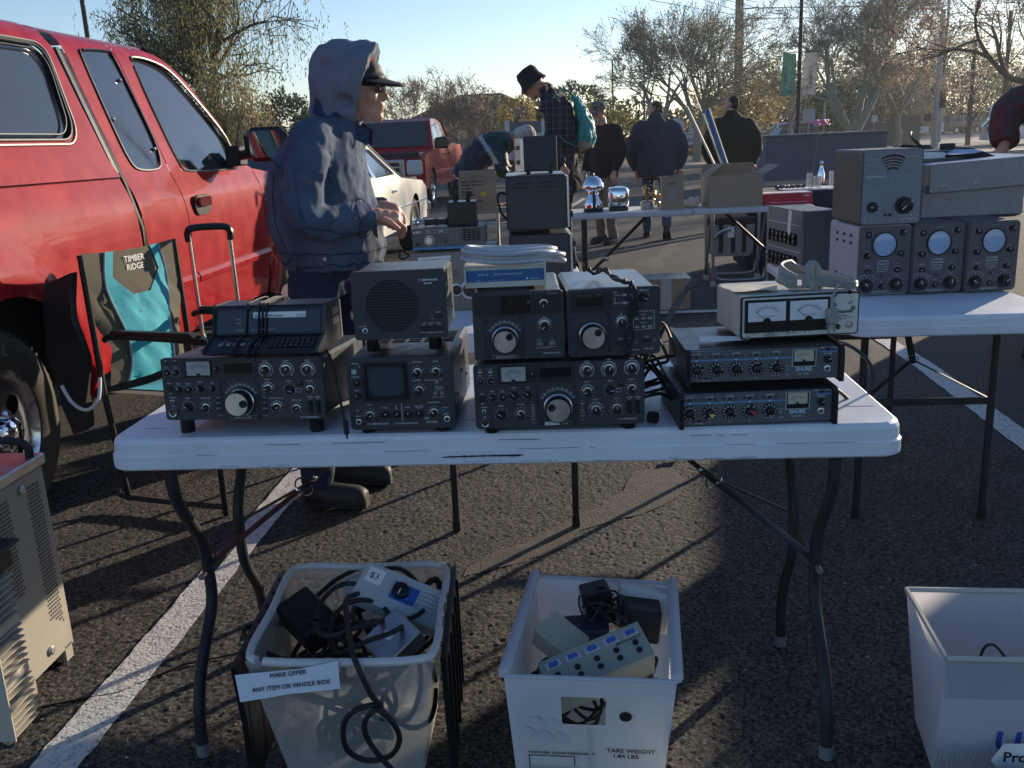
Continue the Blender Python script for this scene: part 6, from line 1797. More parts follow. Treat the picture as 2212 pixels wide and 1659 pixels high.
def wheel(par, loc, r, w, sx=1, letters=True, holes=5, mrim=None, name='wheel'):
    """wheel with axis x; outer face towards +x*sx"""
    o = thing(name, None, None); o.parent = par; o.location = loc; o.rotation_euler = (0, 0, 0 if sx > 0 else PI)
    M = Matrix.Rotation(PI / 2, 4, 'Y')
    mb = MB(); mb.lathe([(r * .62, -w * .45), (r * .8, -w * .5), (r * .95, -w * .46), (r, -w * .38), (r, w * .38), (r * .95, w * .47), (r * .84, w * .52), (r * .68, w * .49), (r * .64, w * .44)], 56, M, 0, cap0=False, cap1=False)
    if letters:
        for k in range(64):
            a = 2 * PI * k / 64
            for q, (x0, x1) in enumerate(((-.32, -.12), (-.08, .10), (.14, .40))):
                mb.box(w * x0, w * x1, -.006, .006, r - .004, r + .008, M=Matrix.Rotation(a + q * .03, 4, 'X'))
    ty = mb.build('tyre', mat('dusty_tyre', (.05, .043, .034), .8, var=.25, vs=9, bump=.3, bs=70), o)
    if letters:
        mb = MB()
        for i, ch in enumerate('GENERAL'):
            a = R(62 - i * 12.5)
            Mx = Matrix(((0, 0, 1), (1, 0, 0), (0, 1, 0))).to_4x4()    # text xy -> yz, normal x
            text(mb, ch, .062, Matrix.Translation((w * .525, 0, 0)) @ Matrix.Rotation(a - PI / 2 + PI / 2, 4, 'X') @ Mx @ Matrix.Translation((0, r * .755, 0)), 'CENTER', bold=.002)
        mb.build('tyre_lettering', mat('tan_rubber', (.16, .13, .09), .8), ty)
    rr = r * .66
    mr = mrim or mat('polished_rim', (.80, .82, .85), .22, 1., var=.1, vs=6)
    H = []
    for k in range(holes):
        a = 2 * PI * k / holes + .5
        H.append([(rr * .62 * cos(a) + rr * (.17 * cos(b) * cos(a) - .15 * sin(b) * sin(a)), rr * .62 * sin(a) + rr * (.17 * cos(b) * sin(a) + .15 * sin(b) * cos(a))) for b in [2 * PI * i / 12 for i in range(12)]])
    mb = MB()
    def fn(a, b):
        d = math.hypot(a, b) / rr
        x = w * (.30 + .14 * math.exp(-((d - 1) / .1) ** 2) + .12 * math.exp(-(d / .35) ** 2))
        return (x, a, b)
    mb.sheet(circ(0, 0, rr, 40), H, fn, rr * .1)
    mb.build('rim', mr, o)
    mb = MB(); mb.lathe([(rr * .26, w * .30), (rr * .24, w * .62), (rr * .16, w * .68), (.001, w * .69)], 24, M, 0, cap0=False, cap1=False)
    for k in range(5): mb.ball((w * .5, rr * .3 * cos(k * 1.256), rr * .3 * sin(k * 1.256)), rr * .06, 8)
    mb.build('hub_cap', m_chrome, o)
    mb = MB(); mb.lathe([(rr * .98, -w * .4), (rr * .98, w * .28)], 30, M, 0, cap0=False, cap1=False); mb.lathe([(rr * .9, w * .02), (rr * .9, w * .03)], 20, M, 0); mb.build('wheel_well', m_blkm, o)
    return o


wheel(t, (-.14, -.10, .375), .372, .25)
wheel(t, (-.14, 3.50, .375), .372, .25, letters=False)
wheel(t, (-1.82, -.10, .375), .372, .25, -1, letters=False)
wheel(t, (-1.82, 3.50, .375), .372, .25, -1, letters=False)

# --------------------------------------------------------- camp chair
m_grn = mat('olive_canvas', (.105, .095, .07), .9, var=.2, vs=12, bump=.4, bs=500, bd=.001)
m_teal = mat('teal_canvas', (.05, .36, .44), .85, var=.12, vs=10, bump=.4, bs=500, bd=.001)
t = thing('camp_chair', 'folding camp chair with teal and olive canvas between red truck and front table', 'chair', (-1.247, 3.60, 0), R(70))
for x in (-.26, .26):
    tb('leg', m_blk, [(x, .25, .98), (x, .24, .45), (x, .20, .02)], .012, t, 10); tb('leg', m_blk, [(x, -.25, .0), (x, -.25, .62), (x, -.22, .665), (x, .14, .675), (x, .20, .66)], .012, t, 10, 5)
    bx('arm_rest', m_blk, x - .022, x + .022, -.21, .16, .675, .700, .009, t)
tb('base_bar', m_dkst, [(-.26, -.25, .04), (-.26, -.2, .03), (-.26, .2, .03), (-.26, .25, .06)], .011, t, 8, 4); tb('cross_bar', m_blk, [(-.26, -.22, .44), (.26, .22, .10)], .009, t, 8); tb('cross_bar', m_blk, [(.26, -.22, .44), (-.26, .22, .10)], .009, t, 8)
def back_fn(o):
    return lambda a, b: (a, .245 - .045 * math.exp(-((b - .62) / .2) ** 2) * (1 - (a / .26) ** 2) - o + (.012 * noise.noise(Vector((a * 9, b * 7, 3))) + .020 * abs(noise.noise(Vector((a * 22 + b * 14, b * 8, 5))))) * min(1, max(0, (.87 - b) * 12)), b - .012 * cos(a * 6) * (b > .97))
mb = MB(); mb.sheet([(-.265, .985), (.265, .985), (.265, .78), (.20, .62), (.22, .47), (-.22, .47), (-.20, .62), (-.265, .78)], (), back_fn(0), .03); bk = mb.build('backrest', m_grn, t)
mb = MB(); mb.sheet([(-.10, .985), (-.13, .88), (-.05, .80), (.05, .80), (.13, .88), (.10, .985), (.15, .985), (.17, .84), (.13, .66), (.12, .55), (.14, .47), (-.14, .47), (-.12, .55), (-.13, .66), (-.17, .84), (-.15, .985)], (), back_fn(.004), .025, flip=False); mb.build('teal_panel', m_teal, bk)
mb = MB(); P = [(s * x, z) for s in (-1,) for x, z in ((.15, .985), (.17, .84), (.13, .66), (.12, .55), (.14, .47))]
for s_ in (-1, 1): mb.tube(spl([back_fn(.006)(s_ * x, z) for x, z in ((.15, .985), (.17, .84), (.13, .66), (.12, .55), (.14, .47))], 4), .004, 5)
mb.build('piping', m_inkd, bk)
mb = MB()
for i, s_ in enumerate(('TIMBER', 'RIDGE')): text(mb, s_, .034, Matrix.Translation((0, .2362, .925 - .033 * i)) @ MY, 'CENTER', bold=.0012)
mb.build('lettering', m_paper, bk)
mb = MB(); mb.sheet([(-.24, -.24), (.24, -.24), (.24, .24), (-.24, .24)], (), lambda a, b: (a, b, .455 - .03 * cos(a * 6) + .02 * (b < -.2)), .04); se = mb.build('seat', m_grn, t)
mb = MB(); mb.sheet([(-.13, -.24), (.13, -.24), (.14, .235), (-.14, .235)], (), lambda a, b: (a, b, .459 - .03 * cos(a * 6) + .02 * (b < -.2)), .04); mb.build('teal_panel', m_teal, se)
mb = MB(); mb.sheet([(0, .44), (.42, .44), (.42, .98), (0, .95)], (), lambda a, b: (-.285 - .02 * sin(a * 12), .25 - a + .0, b), .05)
sp_ = MB(); sp_.sheet([(.27, .92), (.38, .88), (.43, .62), (.41, .40), (.36, .30), (.29, .32), (.26, .60)], (), lambda a, b, th=0: (-.285 - th + .03 * noise.noise(Vector((a * 9, b * 6, 2))), a, b), .03, thick=.03); sp_.build('side_pouch', m_blkm, t)
# luggage trolley
t = thing('luggage_trolley', 'upright trolley handle of two grey tubes with a black grip behind the keypad unit', 'trolley', (-1.27, 4.02, 0), R(5))
for x in (-.085, .085): tb('tube', m_alu, [(x, 0, .98), (x, .02, .45)], .009, t, 8); tb('tube', m_steel, [(x, .02, .55), (x, .05, .08)], .013, t, 8)
tb('grip', m_blk, [(-.088, 0, .96), (-.088, 0, 1.0), (-.06, 0, 1.018), (.06, 0, 1.018), (.088, 0, 1.0), (.088, 0, .96)], .015, t, 8, 4); bx('base_case', m_blkm, -.17, .17, .04, .28, .03, .48, .02, t)
mb = MB()
for x in (-.14, .14): mb.cyl((x - .015, .16, .04), (x + .015, .16, .04), .04, .04, 14)
mb.build('wheels', m_rub, t)
mb = MB(); mb.tube(spl([(-1.70, 3.40, .50), (-1.67, 3.4, .43), (-1.62, 3.4, .40), (-1.57, 3.4, .44), (-1.56, 3.42, .52)], 6), .007, 8); tag(mb.build('white_hose', m_white), 'short white hose loop hanging beside the rear wheel of the near truck', 'hose')
t = thing('plastic_bag', 'torn white plastic bag hanging behind the hooded man near the truck', 'bag', (-1.02, 4.5, .62)); mb = MB(); mb.ball((0, 0, 0), .07, 20, sz=1.3); mb.v = [tuple(Vector(v) * (1 + .6 * noise.noise(Vector(v) * 18))) for v in mb.v]; mb.build('film', mat('white_film', (.7, .66, .6), .5), t)

# --------------------------------------------------------- left: grey amplifier and finned heat sink
m_amp = mat('khaki_grey_metal', (.30, .28, .235), .5, 0., var=.06, vs=8)
t = thing('power_amplifier', 'tall grey-khaki amplifier with perforated side standing at the lower left edge', 'amplifier', (-1.255, 2.065, 0), R(-4))
bx('case', m_amp, -.42, 0, 0, .24, .035, .555, .004, t)
mb = MB()
for j in range(43):
    z = .09 + j * .0102
    for i in range(6):
        for y0 in (.018, .155):
            y = y0 + i * .0098 + (j % 2) * .0049
            if y0 > .1 and z < .12 + (5 - i) * .006: continue
            if y0 < .1 and z < .27: continue
            mb.add([(.0008, y + .0036 * cos(k * PI / 3), z + .0036 * sin(k * PI / 3)) for k in range(6)], [(0, 1, 2, 3, 4, 5)])
mb.build('perforations', m_blkm, t)
for x, y in ((-.03, .01), (-.03, .19), (-.4, .01), (-.4, .19)): bx('foot', m_amp, x, x + .03, y, y + .04, 0, .05, .003, t)
mb = MB()
for y, z in ((.13, .075), (.13, .525)): mb.lathe([(.012, 0), (.012, .006), (.009, .009)], 16, Matrix.Translation((.0, y, z)) @ Matrix.Rotation(PI / 2, 4, 'Y'))
mb.build('side_bosses', m_steel, t); bx('trim_rail', m_steel, -.42, .008, -.008, .248, .525, .555, .004, t, Matrix.Translation((0, 0, .031)))
for y in (.03, .21): tb('carry_handle', m_dkst, [(-.4, y, .57), (-.38, y, .62), (-.05, y, .63), (-.01, y, .585)], .011, t, 8, 4)
t = thing('heat_sink', 'finned aluminium heat sink standing in front of the grey amplifier at the left edge', 'heat sink', (-1.205, 1.915, 0), R(-4))
m_hs = mat('cast_fins', (.50, .47, .40), .5, .1, var=.08, vs=9)
bx('core', m_hs, -.40, -.035, 0, .10, .0, .40, .002, t); bx('black_top', m_blk, -.42, .0, -.01, .11, .40, .455, .003, t); bx('top_plate', m_blk, -.44, .02, -.02, .12, .457, .466, .002, t); bx('end_plate', m_hs, -.41, 0, -.006, -.0005, 0, .40, .001, t)
mb = MB()
for i in range(24):
    z = .01 + i * .0163
    if i in (8, 16): mb.box(-.034, -.004, .001, .10, z - .012, z + .012, .002)
    else: mb.prism([(-.034, z - .003), (-.034, z + .003), (.0, z + .001), (.0, z - .001)], .001, .10, 'y')
mb.build('fins', m_hs, t)

# ================================================================ bins on the ground
m_tub = mat('clear_plastic_tub', (.78, .79, .77), .3, var=.05, vs=8, translucent=.3, clear=.62)
def bin_walls(t, rim, base, h, th, mt, fr=None, names=('front_wall', 'right_wall', 'back_wall', 'left_wall'), holes=None, r=.0, wave=0):
    """four tapered walls between rim and base quads (front-left, front-right, back-right, back-left)"""
    for k in range(4):
        a, b = Vector((*rim[k], h)), Vector((*rim[(k + 1) % 4], h)); c, d = Vector((*base[k], .004)), Vector((*base[(k + 1) % 4], .004))
        n = (b - a).cross(c - a).normalized()
        W_ = (b - a).length
        def fn(x, y, t_=0):
            p = (a.lerp(b, x)).lerp(c.lerp(d, x), 1 - y)
            return p - n * (t_ * 1 - (wave * sin(x * W_ * 2 * PI / .0085) if wave and t_ == 0 else 0))
        hs = holes.get(k, ()) if holes else ()
        mb = MB()
        if wave:
            pass
        mb.sheet([(0, 0), (1, 0), (1, 1), (0, 1)], hs, fn, .12, sm=False); mb.build(names[k], mt, t)
    mb = MB(); mb.prism([tuple(p) for p in base], .003, .008); mb.build('floor', mt, t)


t = tub = thing('storage_tub', 'clear plastic tub with black side lids, full of cords and a paper offer sign', 'storage tub', (0, 0, 0))
rim = [(-.548, 1.625), (-.176, 1.600), (-.172, 2.020), (-.545, 2.045)]; base = [(-.50, 1.70), (-.23, 1.68), (-.215, 1.97), (-.49, 1.99)]
bin_walls(t, rim, base, .355, .003, m_tub)
P = []
for k in range(4):
    a, b = Vector((*rim[k], .355)), Vector((*rim[(k + 1) % 4], .355)); P += [a.lerp(b, .1), a.lerp(b, .5) - Vector((0, 0, .004)), a.lerp(b, .9)]
m_lip = mat('tub_rim', (.75, .77, .76), .3, translucent=.4)
mb = MB(); mb.tube(spl(P, 5, True), .0085, 8, caps=False, flat=1.); mb.build('rim', m_lip, t)
mb = MB(); mb.prism(rrect(-.42, -.28, .20, .335, .02, 4), 2.0, 2.004, 'y'); mb.tube([(-.42, 1.995, .29), (-.35, 1.98, .30), (-.28, 1.995, .29)], .008, 6); mb.build('handle_recess', m_lip, t)
for sx, x0, x1 in ((1, -.165, -.19), (-1, -.565, -.535)):
    mb = MB(); mb.prism([(1.62, .345), (2.03, .345), (2.02, .06), (1.67, .05)], x0, x0 + sx * .012, 'x')
    for i in range(5): mb.box(min(x0, x0 + sx * .018), max(x0, x0 + sx * .018), 1.66 + i * .08, 1.668 + i * .08, .06, .33, .001)
    mb.build('lid_flap', m_blk, t)
    mb = MB()
    for i in range(6): mb.cyl((x0 - sx * .004, 1.66 + i * .064, .352), (x0 - sx * .004, 1.70 + i * .064, .352), .006, .006, 6)
    mb.build('hinge', m_blk, t)
def paper_on(name, label, P, fn, txts, cat='sign', step=.03):
    mb = MB(); mb.sheet(P, (), fn, step); o = mb.build(name, mat('cool_paper', (.66, .70, .78), .7), None); tag(o, label, cat)
    return o
sg = thing('paper_sign', 'torn paper sign reading MAKE OFFER taped to the clear tub', 'sign', (-.552, 1.606, .338), R(-3.5), rx=R(-12))
mb = MB(); mb.sheet([(-.012, .0), (.06, .006), (.12, .011), (.192, .026), (.194, -.030), (.10, -.038), (.05, -.046), (-.004, -.054)], (), lambda a, b: (a, -.002 - .003 * noise.noise(Vector((a * 20, b * 20, 1))), b), .02); mb.build('sheet', mat('cool_paper', (.66, .70, .78), .7), sg)
mb = MB(); text(mb, 'MAKE OFFER', .0125, Matrix.Translation((.058, -.0052, -.006)) @ MY @ Matrix.Rotation(R(6), 4, 'Z'), bold=.0004); text(mb, 'ANY ITEM OR WHOLE BOX', .0125, Matrix.Translation((.022, -.0052, -.034)) @ MY @ Matrix.Rotation(R(6), 4, 'Z'), bold=.0004); mb.build('lettering', m_inkb, sg)
# contents
def heap(name, label, c, sx, sy, n, r, seed, mt, dz=.012, cat='cables'):
    rs = random.Random(seed); mb = MB()
    for i in range(n):
        cx, cy, cz = c[0] + rs.gauss(0, sx * .3), c[1] + rs.gauss(0, sy * .3), c[2] + dz * i
        a0 = rs.random() * 6; rx, ry = sx * rs.uniform(.35, .7), sy * rs.uniform(.35, .7)
        mb.tube(spl([(cx + rx * cos(a0 + a), cy + ry * sin(a0 + a), cz + .02 * sin(a * 2 + i) + .015 * rs.random()) for a in [2 * PI * j / 8 for j in range(8)]], 4, True), r, 7, caps=False)
    return tag(mb.build(name, mt), label, cat)
heap('cord_heap', 'heap of black cords inside the clear tub', (-.365, 1.83, .15), .155, .19, 18, .0055, 2, m_rub)
heap('cord_heap', 'black cords packed low at the front of the clear tub', (-.37, 1.78, .05), .11, .10, 9, .006, 12, m_rub)
def boxt(name, label, loc, rot, dims, mt, cat='box', b=.004):
    t = thing(name, label, cat, loc, rot[2], None, rot[0], rot[1]); bx('case', mt, 0, dims[0], 0, dims[1], 0, dims[2], b, t); return t
boxt('power_adapter', 'large black adapter brick tilted among the cords in the clear tub', (-.46, 1.80, .255), (R(12), R(-18), R(38)), (.085, .13, .065), mat('black_gloss', (.02, .02, .022), .25), 'adapter')
t = boxt('switch_box', 'pale grey switch box with blue dial label in the clear tub', (-.385, 1.88, .335), (R(28), R(20), R(-14)), (.205, .095, .045), mat('pale_grey_box', (.46, .50, .50), .45), 'switch box')
bx('price_sticker', m_paper, .012, .050, .045, .083, .0452, .046, 0, t); bx('blue_label', mat('blue_label', (.03, .12, .42), .5), .078, .138, .028, .072, .0452, .046, 0, t)
mb = MB(); mb.lathe([(.020, .046), (.018, .056), (.015, .058)], 20, Matrix.Translation((.098, .052, 0))); mb.build('knob', m_blk, t)
mb = MB(); mb.box(.0965, .0985, .038, .052, .0582, .0588); mb.build('pointer', m_ink, t)
mb = MB(); text(mb, '$3', .022, Matrix.Translation((.018, .056, .0465)))
for i in range(5): mb.box(.142, .195, .03 + i * .0105, .0306 + i * .0105, .0452, .0457)
text(mb, 'A B C D', .010, Matrix.Translation((.112, .031, .0465))); mb.build('black_lettering', m_inkb, t)
t = boxt('metal_box', 'small bare metal box with a white knob at the front right of the clear tub', (-.275, 1.70, .26), (R(22), R(-30), R(32)), (.10, .085, .05), m_steel, 'metal box', .002)
mb = MB(); mb.lathe([(.010, .05), (.010, .053), (.005, .054), (.005, .066)], 14, Matrix.Translation((.05, .045, 0))); mb.build('knob', m_paper, t)
mb = MB(); mb.lathe([(.026, 0), (.026, .02), (.018, .024)], 20, Matrix.Translation((-.50, 1.69, .285)) @ Matrix.Rotation(.5, 4, 'X')); tag(mb.build('yellow_cap', mat('amber_plastic', (.45, .25, .04), .4)), 'round amber plastic cap at the front left inside the clear tub', 'cap')
mb = MB(); P = [(-.36, 1.86, .37), (-.375, 1.80, .385), (-.355, 1.70, .375), (-.335, 1.62, .368), (-.318, 1.588, .345), (-.30, 1.59, .29), (-.285, 1.595, .262), (-.30, 1.60, .262), (-.34, 1.60, .25), (-.365, 1.61, .21), (-.365, 1.62, .15), (-.33, 1.63, .115), (-.28, 1.62, .13), (-.255, 1.60, .18), (-.262, 1.585, .23), (-.29, 1.583, .262), (-.315, 1.583, .24), (-.318, 1.59, .20), (-.30, 1.60, .15), (-.275, 1.61, .10), (-.26, 1.62, .03)]
mb.tube(spl(P, 6), .0058, 8); tag(mb.build('power_cable', m_rub), 'thick black cable hung over the front of the clear tub in a loose loop', 'cable')
mb = MB(); mb.tube(spl([(-.24, 1.90, .28), (-.22, 1.93, .34), (-.195, 1.96, .345), (-.185, 1.93, .31), (-.2, 1.88, .25)], 6), .0075, 8); mb.box(-.215, -.185, 1.88, 1.96, .27, .30, .006); tag(mb.build('plug_lead', m_rub), 'black moulded plug and lead standing in the right rear of the clear tub', 'cable')

m_cor = mat('corrugated_white', (.66, .68, .72), .5, var=.05, vs=7, translucent=.35, bump=.0)
def ribbed_mat(key, col, axis=0, s=95):
    mt = mat(key, col, .5, var=.06, vs=7, translucent=.45); nt = mt.node_tree; N, L = nt.nodes, nt.links
    w = N.new('ShaderNodeTexWave'); w.bands_direction = 'XYZ'[axis]; w.inputs['Scale'].default_value = s; w.inputs['Distortion'].default_value = .4
    tc = N.new('ShaderNodeTexCoord'); L.new(tc.outputs['Object'], w.inputs['Vector']); bp = N.new('ShaderNodeBump'); bp.inputs['Strength'].default_value = .35; bp.inputs['Distance'].default_value = .002
    L.new(w.outputs['Fac'], bp.inputs['Height']); L.new(bp.outputs[0], N['Principled BSDF'].inputs['Normal']); return mt
m_rib = ribbed_mat('corrugated_plastic', (.80, .83, .88), 0, 38)
t = thing('mail_crate', 'white corrugated crate with hand holes, filled with adapters, under the front table', 'crate', (0, 0, 0))
rim = [(-.042, 1.612), (.290, 1.565), (.352, 1.965), (.035, 2.035)]; base = [(-.025, 1.675), (.272, 1.635), (.335, 1.93), (.05, 1.995)]
hole = [(.33, .60), (.60, .60), (.60, .84), (.33, .84)]
dot = lambda cx, cy, r=.028: [(cx + r * cos(a), cy + r * 1.1 * sin(a)) for a in [2 * PI * i / 14 for i in range(14)]]
bin_walls(t, rim, base, .305, .004, m_rib, holes={0: (hole,), 2: ([(.30, .60), (.62, .60), (.62, .88), (.30, .88)],)})
for a, b in ((rim[0], rim[3]), (rim[1], rim[2])):
    mb = MB(); P = [Vector((*a, .312)).lerp(Vector((*b, .312)), i / 60) for i in range(61)]; mb.tube(P, [.011 + .0022 * (i % 2) for i in range(61)], 8); mb.build('rolled_edge', m_cor, t)
for a, b in ((rim[0], rim[1]), (rim[3], rim[2])):
    mb = MB(); mb.tube([Vector((*a, .306)), Vector((*b, .306))], .006, 6, flat=.6); mb.build('top_edge', m_cor, t)
fx = lambda u, v, o=.0022: Vector((*rim[0], .305)).lerp(Vector((*rim[1], .305)), u).lerp(Vector((*base[0], .004)).lerp(Vector((*base[1], .004)), u), 1 - v)
def front_M(u, v, o=.004):
    a = fx(u, v); x = (fx(u + .1, v) - a).normalized(); z = (fx(u, v + .1) - a).normalized(); n = x.cross(z).normalized(); z = n.cross(x)
    M = Matrix((x, z, n)).transposed().to_4x4(); M.translation = a + n * o; return M
mb = MB(); text(mb, 'TARE WEIGHT', .0150, front_M(.61, .37), bold=.0006); text(mb, '1.84 LBS', .0150, front_M(.65, .32), bold=.0006); text(mb, 'PLACE LABEL HOLDER INSIDE BORDER', .0078, front_M(.10, .335), bold=.0005)
M = front_M(.10, .325); mb.box(0, .095, -.004, -.002, 0, .0004, M=M); mb.box(0, .002, -.06, -.004, 0, .0004, M=M); mb.box(.093, .095, -.03, -.004, 0, .0004, M=M); mb.build('lettering', m_inkb, t)
mb = MB()
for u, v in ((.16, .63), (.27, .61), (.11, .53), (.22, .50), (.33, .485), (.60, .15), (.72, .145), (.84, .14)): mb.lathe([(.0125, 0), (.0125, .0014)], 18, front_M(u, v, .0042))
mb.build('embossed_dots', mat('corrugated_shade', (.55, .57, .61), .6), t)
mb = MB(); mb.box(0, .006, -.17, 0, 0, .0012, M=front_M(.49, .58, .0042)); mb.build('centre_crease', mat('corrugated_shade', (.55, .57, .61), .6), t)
sg = thing('torn_label', 'torn cream paper label hanging off the front of the white crate', 'label', tuple(fx(.08, .22) + Vector((0, -.012, 0)))); mb = MB(); mb.sheet([(0, 0), (.13, -.004), (.11, -.05), (.0, -.05)], (), lambda a, b: (a, -.002 - .006 * noise.noise(Vector((a * 18, b * 18, 5))), b), .02); mb.build('sheet', mat('cream_paper2', (.60, .58, .52), .8), sg)
mb = MB(); mb.lathe([(.0125, 0), (.0125, .0014)], 20, front_M(.72, .70, .0042)); mb.build('round_black_hole', m_blkm, t)
# contents of the crate
m_ivory = mat('ivory_plastic', (.52, .47, .36), .45)
boxt('adapter_brick', 'beige adapter brick at the left in the white crate', (.015, 1.83, .245), (R(10), R(20), R(-42)), (.10, .075, .055), m_ivory, 'adapter')
boxt('adapter_brick', 'black cube adapter standing behind the beige brick in the white crate', (.15, 1.88, .245), (0, R(-8), R(8)), (.065, .06, .085), m_blk, 'adapter')
boxt('adapter_brick', 'large black adapter with a paper label at the right in the white crate', (.215, 1.84, .235), (R(-6), R(6), R(-6)), (.085, .09, .075), m_blkm, 'adapter')
boxt('adapter_brick', 'dark blue-black adapter in the middle of the white crate', (.09, 1.82, .225), (R(5), R(-4), R(-5)), (.10, .07, .05), mat('navy_plastic', (.02, .03, .05), .4), 'adapter')
boxt('white_carton', 'dented white carton standing in the right rear corner of the white crate', (.205, 1.915, .235), (R(-14), R(10), R(-10)), (.125, .045, .095), mat('offwhite_carton', (.62, .61, .58), .6), 'box')  # carton board in one even off-white
bx('paper_label', m_paper, .225, .275, 1.855, 1.895, .3065, .308, 0, bpy.data.objects['white_carton'])
t = thing('connector_box', 'long olive-grey box with a row of blue connectors lying across the white crate', 'connector box', (.06, 1.665, .172), R(14), rx=R(30), ry=R(-14)); bx('case', mat('olive_grey_metal', (.30, .32, .27), .45, .2), 0, .225, 0, .08, 0, .095, .002, t)
for i in range(5):
    x = .018 + i * .043
    bx('blue_connector', mat('blue_socket', (.04, .10, .35), .5), x, x + .020, .058, .068, .0945, .0985, .001, t); bx('shell', m_alu, x - .006, x + .026, .0555, .0705, .0945, .0955, .001, t)
    for y in (.020, .038):
        mb = MB(); mb.lathe([(.0065, 0), (.0065, .002), (.005, .0015)], 14, Matrix.Translation((x + .01, y, .0948)), 0); mb.build('round_socket', m_blk, t)
mb = MB(); text(mb, 'INPUT/OUTPUT', .008, Matrix.Translation((.16, .046, .0955)), bold=.0003); mb.build('lettering', m_inkb, t)
heap('thin_leads', 'thin black leads coiled round the adapters in the white crate', (.175, 1.86, .285), .06, .06, 7, .0025, 21, m_rub, .004)
heap('cord_heap', 'black cords low in the left of the white crate', (.08, 1.78, .10), .09, .10, 10, .004, 22, m_rub)
heap('thin_leads', 'dark leads in the right front of the white crate', (.25, 1.76, .14), .04, .07, 8, .0035, 23, mat('brown_lead', (.06, .02, .02), .5), .012)
# right-hand crate
t = thing('mail_crate', 'worn white crate at the lower right edge with clear tape along its left corner', 'crate', (0, 0, 0))
rim = [(.822, 1.600), (1.20, 1.55), (1.27, 1.83), (.865, 1.885)]; base = [(.845, 1.665), (1.18, 1.62), (1.24, 1.79), (.885, 1.84)]
bin_walls(t, rim, base, .305, .004, ribbed_mat('worn_corrugated', (.58, .58, .60), 0, 38))
for k in range(4):
    a, b = rim[k], rim[(k + 1) % 4]; mb = MB(); mb.tube([Vector((*a, .307)).lerp(Vector((*b, .307)), i / 8) + Vector((0, 0, .003 * noise.noise(Vector((i, k, 1))))) for i in range(9)], .006, 6); mb.build('top_edge', mat('yellowed_tape', (.45, .43, .38), .35), t)
bx('fold_band', ribbed_mat('inner_fold', (.50, .50, .52), 0, 38), 0, .40, -.001, .001, -.075, 0, 0, t, Matrix.Translation((.822, 1.602, .302)) @ Matrix.Rotation(R(-7.5), 4, 'Z') @ Matrix.Rotation(R(-12), 4, 'X'))
fx2 = lambda u, v: Vector((*rim[0], .305)).lerp(Vector((*rim[1], .305)), u).lerp(Vector((*base[0], .004)).lerp(Vector((*base[1], .004)), u), 1 - v)
fx = fx2; mb = MB(); text(mb, 'U S', .075, front_M(.31, .22, .004), bold=.004); mb.build('lettering', mat('royal_ink', (.03, .08, .40), .5), t)
sg = thing('paper_notice', 'curling white paper with the word Prop on the worn right crate', 'sign', tuple(fx2(.24, .27) + Vector((0, -.03, 0))), R(-7)); mb = MB(); mb.sheet([(0, 0), (.03, .025), (.22, .03), (.22, -.06), (.03, -.05), (.015, -.02)], (), lambda a, b: (a, -.004 - .02 * (a < .03) * (.03 - a) / .03, b), .02); mb.build('sheet', m_paper, sg)
mb = MB(); text(mb, 'Property', .032, Matrix.Translation((.03, -.0055, -.016)) @ MY, bold=.001); mb.build('lettering', m_inkb, sg)
tb('curled_wire', m_rub, [(.96, 1.72, .02), (.97, 1.75, .20), (1.0, 1.76, .235), (1.03, 1.74, .2)], .003, None, 6, 5); tag(bpy.data.objects['curled_wire'], 'thin black wire sticking up inside the worn right crate', 'wire')
t = thing('metal_rail', 'flat galvanised metal rail lying across the very bottom right', 'rail', (.715, 1.555, .075), R(-6)); bx('plate', m_steel, 0, .55, -.06, .0, 0, .014, .004, t); bx('stand', m_blkm, .1, .45, -.055, -.005, -.075, 0, .004, t)
# ================================================================ people
def loft(mb, secs, n=20):
    """closed loft of ellipses: (cx,cy,cz, a, b, tilt) a fore-aft, b sideways"""
    vs = []; fs = []
    for (cx, cy, cz, a, b, *tl) in secs:
        tl = tl[0] if tl else 0
        for k in range(n):
            q = 2 * PI * k / n
            x = a * cos(q); y = b * sin(q)
            vs.append((cx + x * cos(tl), cy + y, cz - x * sin(tl)))
    for i in range(len(secs) - 1):
        for k in range(n): fs.append((i * n + k, i * n + (k + 1) % n, (i + 1) * n + (k + 1) % n, (i + 1) * n + k))
    fs += [tuple(range(n))[::-1], tuple(range((len(secs) - 1) * n, len(secs) * n))]
    mb.add(vs, fs, 0, True)


